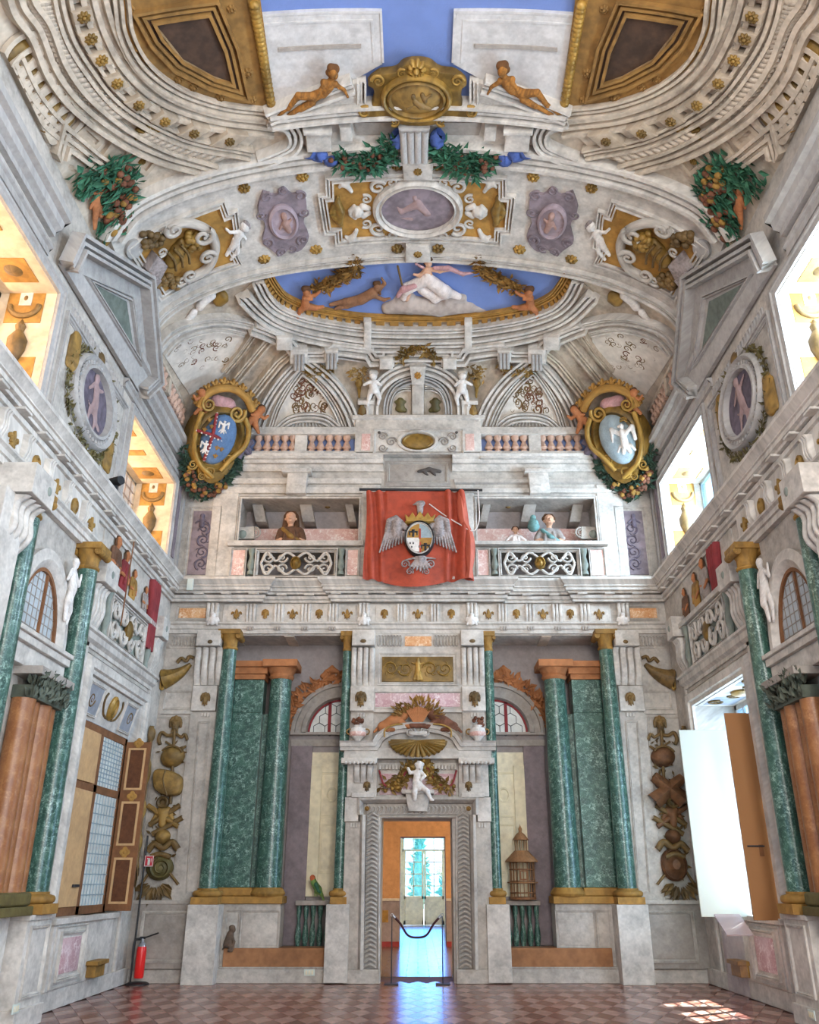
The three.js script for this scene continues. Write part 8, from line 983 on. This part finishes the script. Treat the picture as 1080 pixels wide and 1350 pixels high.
// ------------------------------------------------------------------ sloping gables on the ledge, ledge balustrade
for (const s of [-1, 1]) {
  const w = WHICH(s), G0 = V3(s * (A - 0.04), 9.12, 0), GP = CE.at(...CE.px(mx(s, 187), 369), 0.2), V = V3(GP.x - G0.x, GP.y - G0.y, 0).normalize(), G = new Flat(G0, s < 0 ? V3(0, 0, -1) : Z, V), t = structG('trim_gable', 'sloping grey gable frame on the ledge at the foot of the rib ' + w, 'trim');
  const o = L(G, [82, 350, 97, 318, 187, 371, 199, 500, 182, 516], s), inn = L(G, [120, 374, 164, 397, 174, 464], s);
  part(t, 'gable_field', ext(G, o, -0.06, 0.02), M.greyStone); part(t, 'gable_moulding', mould(G, o, triple(0.24, 0.2)), M.greyStone); part(t, 'inner_frame', mould(G, L(G, [112, 366, 170, 392, 182, 478], s), frameP(0.1, 0.08), true), M.greyStone); part(t, 'green_panel', ext(G, inn, 0.02, 0.04), M.greenGrey); for (const [x, y] of [[146, 398], [156, 415], [163, 440]]) part(t, 'panel_rosette', oval(G, mx(s, x), y, 3, 6, dome(0.03), 10), M.bronze);
  const bz0 = 1.15, bz1 = 3.45, b = thing('balustrade', 'small balustrade with blue ground on the ledge ' + w, 'balustrade'), bxx = s * (A - 0.13); part(b, 'rail', box(bxx - 0.07, bxx + 0.07, 10.44, 10.52, bz0, bz1, 0.015), M.warmWhite); part(b, 'blue_ground', box(Math.min(s * (A - 0.03), s * (A - 0.01)), Math.max(s * (A - 0.03), s * (A - 0.01)), 10.1, 10.44, bz0, bz1), M.skyFlat); for (let i = 0; i < 12; i++) if (i !== 6) part(b, 'baluster', lathe([[0.001, 0], [0.06, 0], [0.035, 0.05], [0.07, 0.13], [0.03, 0.24], [0.06, 0.3], [0.06, 0.34], [0.001, 0.34]], bxx, 10.1, bz0 + 0.1 + i * 0.19, 10), M.pinkBal); part(b, 'post', box(bxx - 0.07, bxx + 0.07, 10.1, 10.44, bz0 + 1.17, bz0 + 1.31, 0.01), M.warmWhite);
}
// ------------------------------------------------------------------ free-standing things
{ // fire extinguisher on its post
  const p = FL().px(179, 1298), x = p[0] + 0.02, z = -p[1] + 0.06, t = thing('fire_extinguisher', 'red fire extinguisher with black hose hanging low on a post', 'extinguisher'), st = thing('extinguisher_stand', 'thin black floor stand with fire sign in the corner', 'stand');
  part(st, 'foot', lathe([[0.001, 0], [0.19, 0], [0.19, 0.02], [0.15, 0.04], [0.001, 0.04]], x + 0.02, 0, z, 28), M.black); part(st, 'pole', lathe([[0.001, 0.04], [0.016, 0.04], [0.016, 2.32], [0.001, 2.32]], x - 0.1, 0, z, 12), M.black); part(st, 'hook', box(x - 0.11, x + 0.0, 0.66, 0.7, z - 0.02, z + 0.02, 0.005), M.black);
  const sx = xE(191, 1136, z), sy = yE(1136, z), sg = part(st, 'sign', box(x - 0.1, x + 0.06, sy - 0.08, sy + 0.1, z + 0.017, z + 0.023, 0.002), M.signRed), sf = E(z + 0.023), cx = x - 0.02; part(sg, 'sign_border', mould(sf, rr(cx - 0.07, sy - 0.072, cx + 0.07, sy + 0.092), fillet(0.01, 0.002), true), M.whitePaint); part(sg, 'sign_pictogram', [ext(sf, rr(cx - 0.02, sy - 0.055, cx + 0.02, sy + 0.035), 0, 0.002), ext(sf, [[cx - 0.03, sy + 0.04], [cx + 0.015, sy + 0.04], [cx + 0.015, sy + 0.055], [cx - 0.04, sy + 0.06]], 0, 0.002), ext(sf, [[cx + 0.03, sy + 0.07], [cx + 0.045, sy + 0.03], [cx + 0.04, sy - 0.02], [cx + 0.032, sy + 0.03]], 0, 0.002)], M.whitePaint);
  const bx = x + 0.03; part(t, 'cylinder', lathe([[0.001, 0.1], [0.07, 0.1], [0.08, 0.12], [0.08, 0.52], [0.07, 0.57], [0.001, 0.57]], bx, 0, z, 28), M.extRed); part(t, 'collar', lathe([[0.001, 0.57], [0.07, 0.57], [0.05, 0.62], [0.025, 0.64], [0.025, 0.69], [0.001, 0.69]], bx, 0, z, 20), M.steelLight); part(t, 'valve', box(bx - 0.05, bx + 0.04, 0.68, 0.72, z - 0.02, z + 0.02, 0.006), M.black); part(t, 'handle', (() => { const g = new THREE.CylinderGeometry(0.012, 0.012, 0.26, 8).toNonIndexed(); g.rotateZ(-1.25); g.translate(bx + 0.13, 0.735, z); return g; })(), M.black);
  part(t, 'hose', new THREE.TubeGeometry(new THREE.CatmullRomCurve3([V3(bx - 0.04, 0.7, z), V3(bx - 0.12, 0.66, z + 0.03), V3(bx - 0.13, 0.48, z + 0.05), V3(bx - 0.11, 0.32, z + 0.06)]), 20, 0.013, 8).toNonIndexed(), M.black);
}
{ // rope barrier in the doorway
  const zb = 0.22, xs = [516, 584].map((v) => xE(v, 1292, zb)), top = yE(1208, zb), ends = []; xs.forEach((x, i) => {
    const t = thing('barrier_post', i ? 'slim dark barrier post at the jamb nearer the birdcage' : 'slim dark barrier post at the jamb nearer the parrot', 'post'); part(t, 'foot', box(x - 0.12, x + 0.12, 0, 0.02, zb - 0.12, zb + 0.12, 0.006), M.black); part(t, 'pole', lathe([[0.001, 0.02], [0.011, 0.02], [0.009, top], [0.001, top]], x, 0, zb, 10), M.steel); part(t, 'ring', (() => { const g = new THREE.TorusGeometry(0.022, 0.006, 8, 16).toNonIndexed(); g.translate(x, top + 0.02, zb); return g; })(), M.steelLight); ends.push(V3(x + (i ? -0.02 : 0.02), top + 0.01, zb)); });
  const m = (xs[0] + xs[1]) / 2, sag = yE(1236, zb), cu = new THREE.CatmullRomCurve3([ends[0], V3(ends[0].x + 0.12, top - 0.11, zb), V3(m - 0.15, sag + 0.03, zb), V3(m, sag, zb), V3(m + 0.15, sag + 0.03, zb), V3(ends[1].x - 0.12, top - 0.11, zb), ends[1]]), r = thing('barrier_rope', 'dark red rope slung between the two barrier posts', 'rope'); part(r, 'rope', new THREE.TubeGeometry(cu, 50, 0.019, 10).toNonIndexed(), M.ropeRed); for (const q of [0.02, 0.98]) { const a = cu.getPointAt(q), g = new THREE.CylinderGeometry(0.024, 0.024, 0.06, 12).toNonIndexed(), d = cu.getTangentAt(q); g.applyQuaternion(new THREE.Quaternion().setFromUnitVectors(Y, d)); g.translate(a.x, a.y, a.z); part(r, 'end_cap', g, M.steelLight); }
}
{ // clear lectern by the white panel
  const p = FL().px(988, 1346), x = p[0], z = -p[1], t = thing('lectern', 'clear acrylic lectern standing in the sun patch by the window', 'lectern'); part(t, 'post', box(x - 0.2, x + 0.06, 0.03, 1.0, z - 0.012, z + 0.012, 0.005), M.acrylic); part(t, 'foot', box(x - 0.22, x + 0.1, 0, 0.03, z - 0.16, z + 0.16, 0.008), M.acrylic); const g = new RoundedBoxGeometry(0.34, 0.022, 0.46, 2, 0.006).toNonIndexed(); g.rotateX(0.5); g.translate(x - 0.03, 1.07, z - 0.02); part(t, 'reading_plate', g, M.acrylicEdge);
}
{ // parrot on the loggia balustrade
  const S = E(-0.5), t = thing('parrot', 'green parrot with orange head perched on the loggia balustrade', 'bird'); part(t, 'body', blob(S, 418, 1168, [[-6, -9, 3.4, -5, -7, 3.6, 3], [-4, -4, 4.2, 2, 4, 4.8, 3], [2, 4, 4.4, 7, 11, 2.2, 2], [7, 11, 2, 10, 17, 1, 1], [-2, 7, 1, -2, 12, 0.8, 3], [1, 8, 1, 1, 12, 0.8, 3]], { res: 44, k: 1.4 }), M.parrot); part(t, 'head', blob(S, 418, 1168, [[-6, -10, 3.6, -5.4, -8, 3.4, 3.4], [-8.6, -9.4, 0.6, -8.6, -9.4, 0.6, 5]], { res: 24, k: 0.8 }), M.parrotHead, 'orange red head'); part(t, 'beak', blob(S, 418, 1168, [[-9, -9.5, 1.3, -10.6, -7.4, 0.7, 3.6]], { res: 16, k: 0.4 }), M.cream); part(t, 'wing', blob(S, 418, 1168, [[-1, -2, 2.6, 5, 8, 1.4, 7, 5], [0, 0, 2.4, 3, 6, 2, 7]], { res: 26, k: 1 }), M.leaf);
}
{ // pagoda birdcage
  const zc = -0.5, S = E(zc), cx = xE(688, 1140, zc), y0 = yE(1186, zc), k = sc(S, 688, 1140), t = thing('birdcage', 'brown wire birdcage with pagoda roofs on the loggia balustrade', 'birdcage'), ring = (r, y) => { const g = new THREE.TorusGeometry(r, 0.012, 6, 28).toNonIndexed(); g.rotateX(Math.PI / 2); g.translate(cx, y, zc); return g; };
  part(t, 'base', lathe([[0.001, 0], [17 * k, 0], [17 * k, 3 * k], [0.001, 3 * k]], cx, y0, zc, 28), M.wood); const bars = []; for (let i = 0; i < 20; i++) { const a = i / 20 * 6.283; bars.push(new THREE.CylinderGeometry(0.008, 0.008, 43 * k, 5).translate(cx + 16 * k * Math.cos(a), y0 + 24 * k, zc + 16 * k * Math.sin(a)).toNonIndexed()); if (i % 2) bars.push(new THREE.CylinderGeometry(0.007, 0.007, 14 * k, 5).translate(cx + 8 * k * Math.cos(a), y0 + 66 * k, zc + 8 * k * Math.sin(a)).toNonIndexed()); } const wire = part(t, 'wire_bars', bars, M.wireBrown); wire.userData.kind = 'stuff';
  for (const [r, y] of [[16, 8], [16.3, 22], [16.3, 36], [16, 45]]) part(t, 'hoop', ring(r * k, y0 + y * k), M.wood); part(t, 'gallery', lathe([[16 * k, 19 * k], [20 * k, 19.6 * k], [20 * k, 21 * k], [16 * k, 21 * k]], cx, y0, zc, 28), M.wireBrown); part(t, 'lower_roof', lathe([[0.001, 45 * k], [22 * k, 45 * k], [21 * k, 47 * k], [9 * k, 59 * k], [0.001, 59 * k]], cx, y0, zc, 28), M.wireBrown); part(t, 'upper_roof', lathe([[0.001, 72 * k], [11 * k, 72 * k], [6 * k, 79 * k], [2 * k, 82 * k], [2.6 * k, 86 * k], [0.6 * k, 90 * k], [0.001, 92 * k]], cx, y0, zc, 24), M.wireBrown); part(t, 'door_frame', mould(E(zc + 16 * k), rr(cx - 4 * k, y0 + 24 * k, cx + 4 * k, y0 + 34 * k), fillet(0.02, 0.02), true), M.wood);
}
{ // small seated monkey on the loggia step
  const t = thing('seated_monkey', 'small brown monkey crouching on the step of the loggia', 'animal'), S = E(-0.05); part(t, 'body', blob(S, 303, 1238, [[3, -13, 4, 4, -11, 3.6, 4], [5.5, -11.5, 1.6, 6.4, -10, 1.2, 6], [1, -6, 4.6, -1, 4, 5.6, 3], [-3, 6, 4, 4, 8, 3, 4], [4, 8, 2.6, 1, 13, 1.8, 4], [1, 13, 1.6, 5, 14, 1.1, 5], [3, -5, 2.2, 7, 3, 1.6, 5], [7, 3, 1.5, 6, 12, 1.2, 5], [-4, 7, 1.6, -8, 12, 1, 2], [0, -15, 1.2, 0.4, -14, 1.2, 4]], { res: 48, k: 1.6 }), M.monkey);
}
for (const [S, x, y, l] of [[E(0.05), 408, 1282, 'white socket plate on the end wall plinth'], [SW(-1, 0.34), 20, 1330, 'white socket plate on the pedestal beside the extinguisher'], [SW(1, 0.34), 1071, 1338, 'white socket plate on the pedestal beside the lectern']]) { const c = S.px(x, y), t = thing('wall_socket', l, 'socket'); part(t, 'plate', boxS(S, rr(c[0] - 0.09, c[1] - 0.05, c[0] + 0.09, c[1] + 0.05), 0, 0.012, 0.003), M.whitePaint); for (const q of [-0.05, 0, 0.05]) part(t, 'outlet', boxS(S, rr(c[0] + q - 0.015, c[1] - 0.03, c[0] + q + 0.015, c[1] + 0.03), 0.012, 0.015, 0.001), M.cream); }
// ------------------------------------------------------------------ every thing stands at its own base
for (const o of things) {
  const b = new THREE.Box3().setFromObject(o), c = V3((b.min.x + b.max.x) / 2, b.min.y, (b.min.z + b.max.z) / 2);
  if (o.isGroup) { o.position.copy(c); for (const k of o.children) k.position.sub(c); } else { o.geometry.translate(-c.x, -c.y, -c.z); o.position.copy(c); for (const k of o.children) k.position.sub(c); }
}
renderer.render(scene, camera);
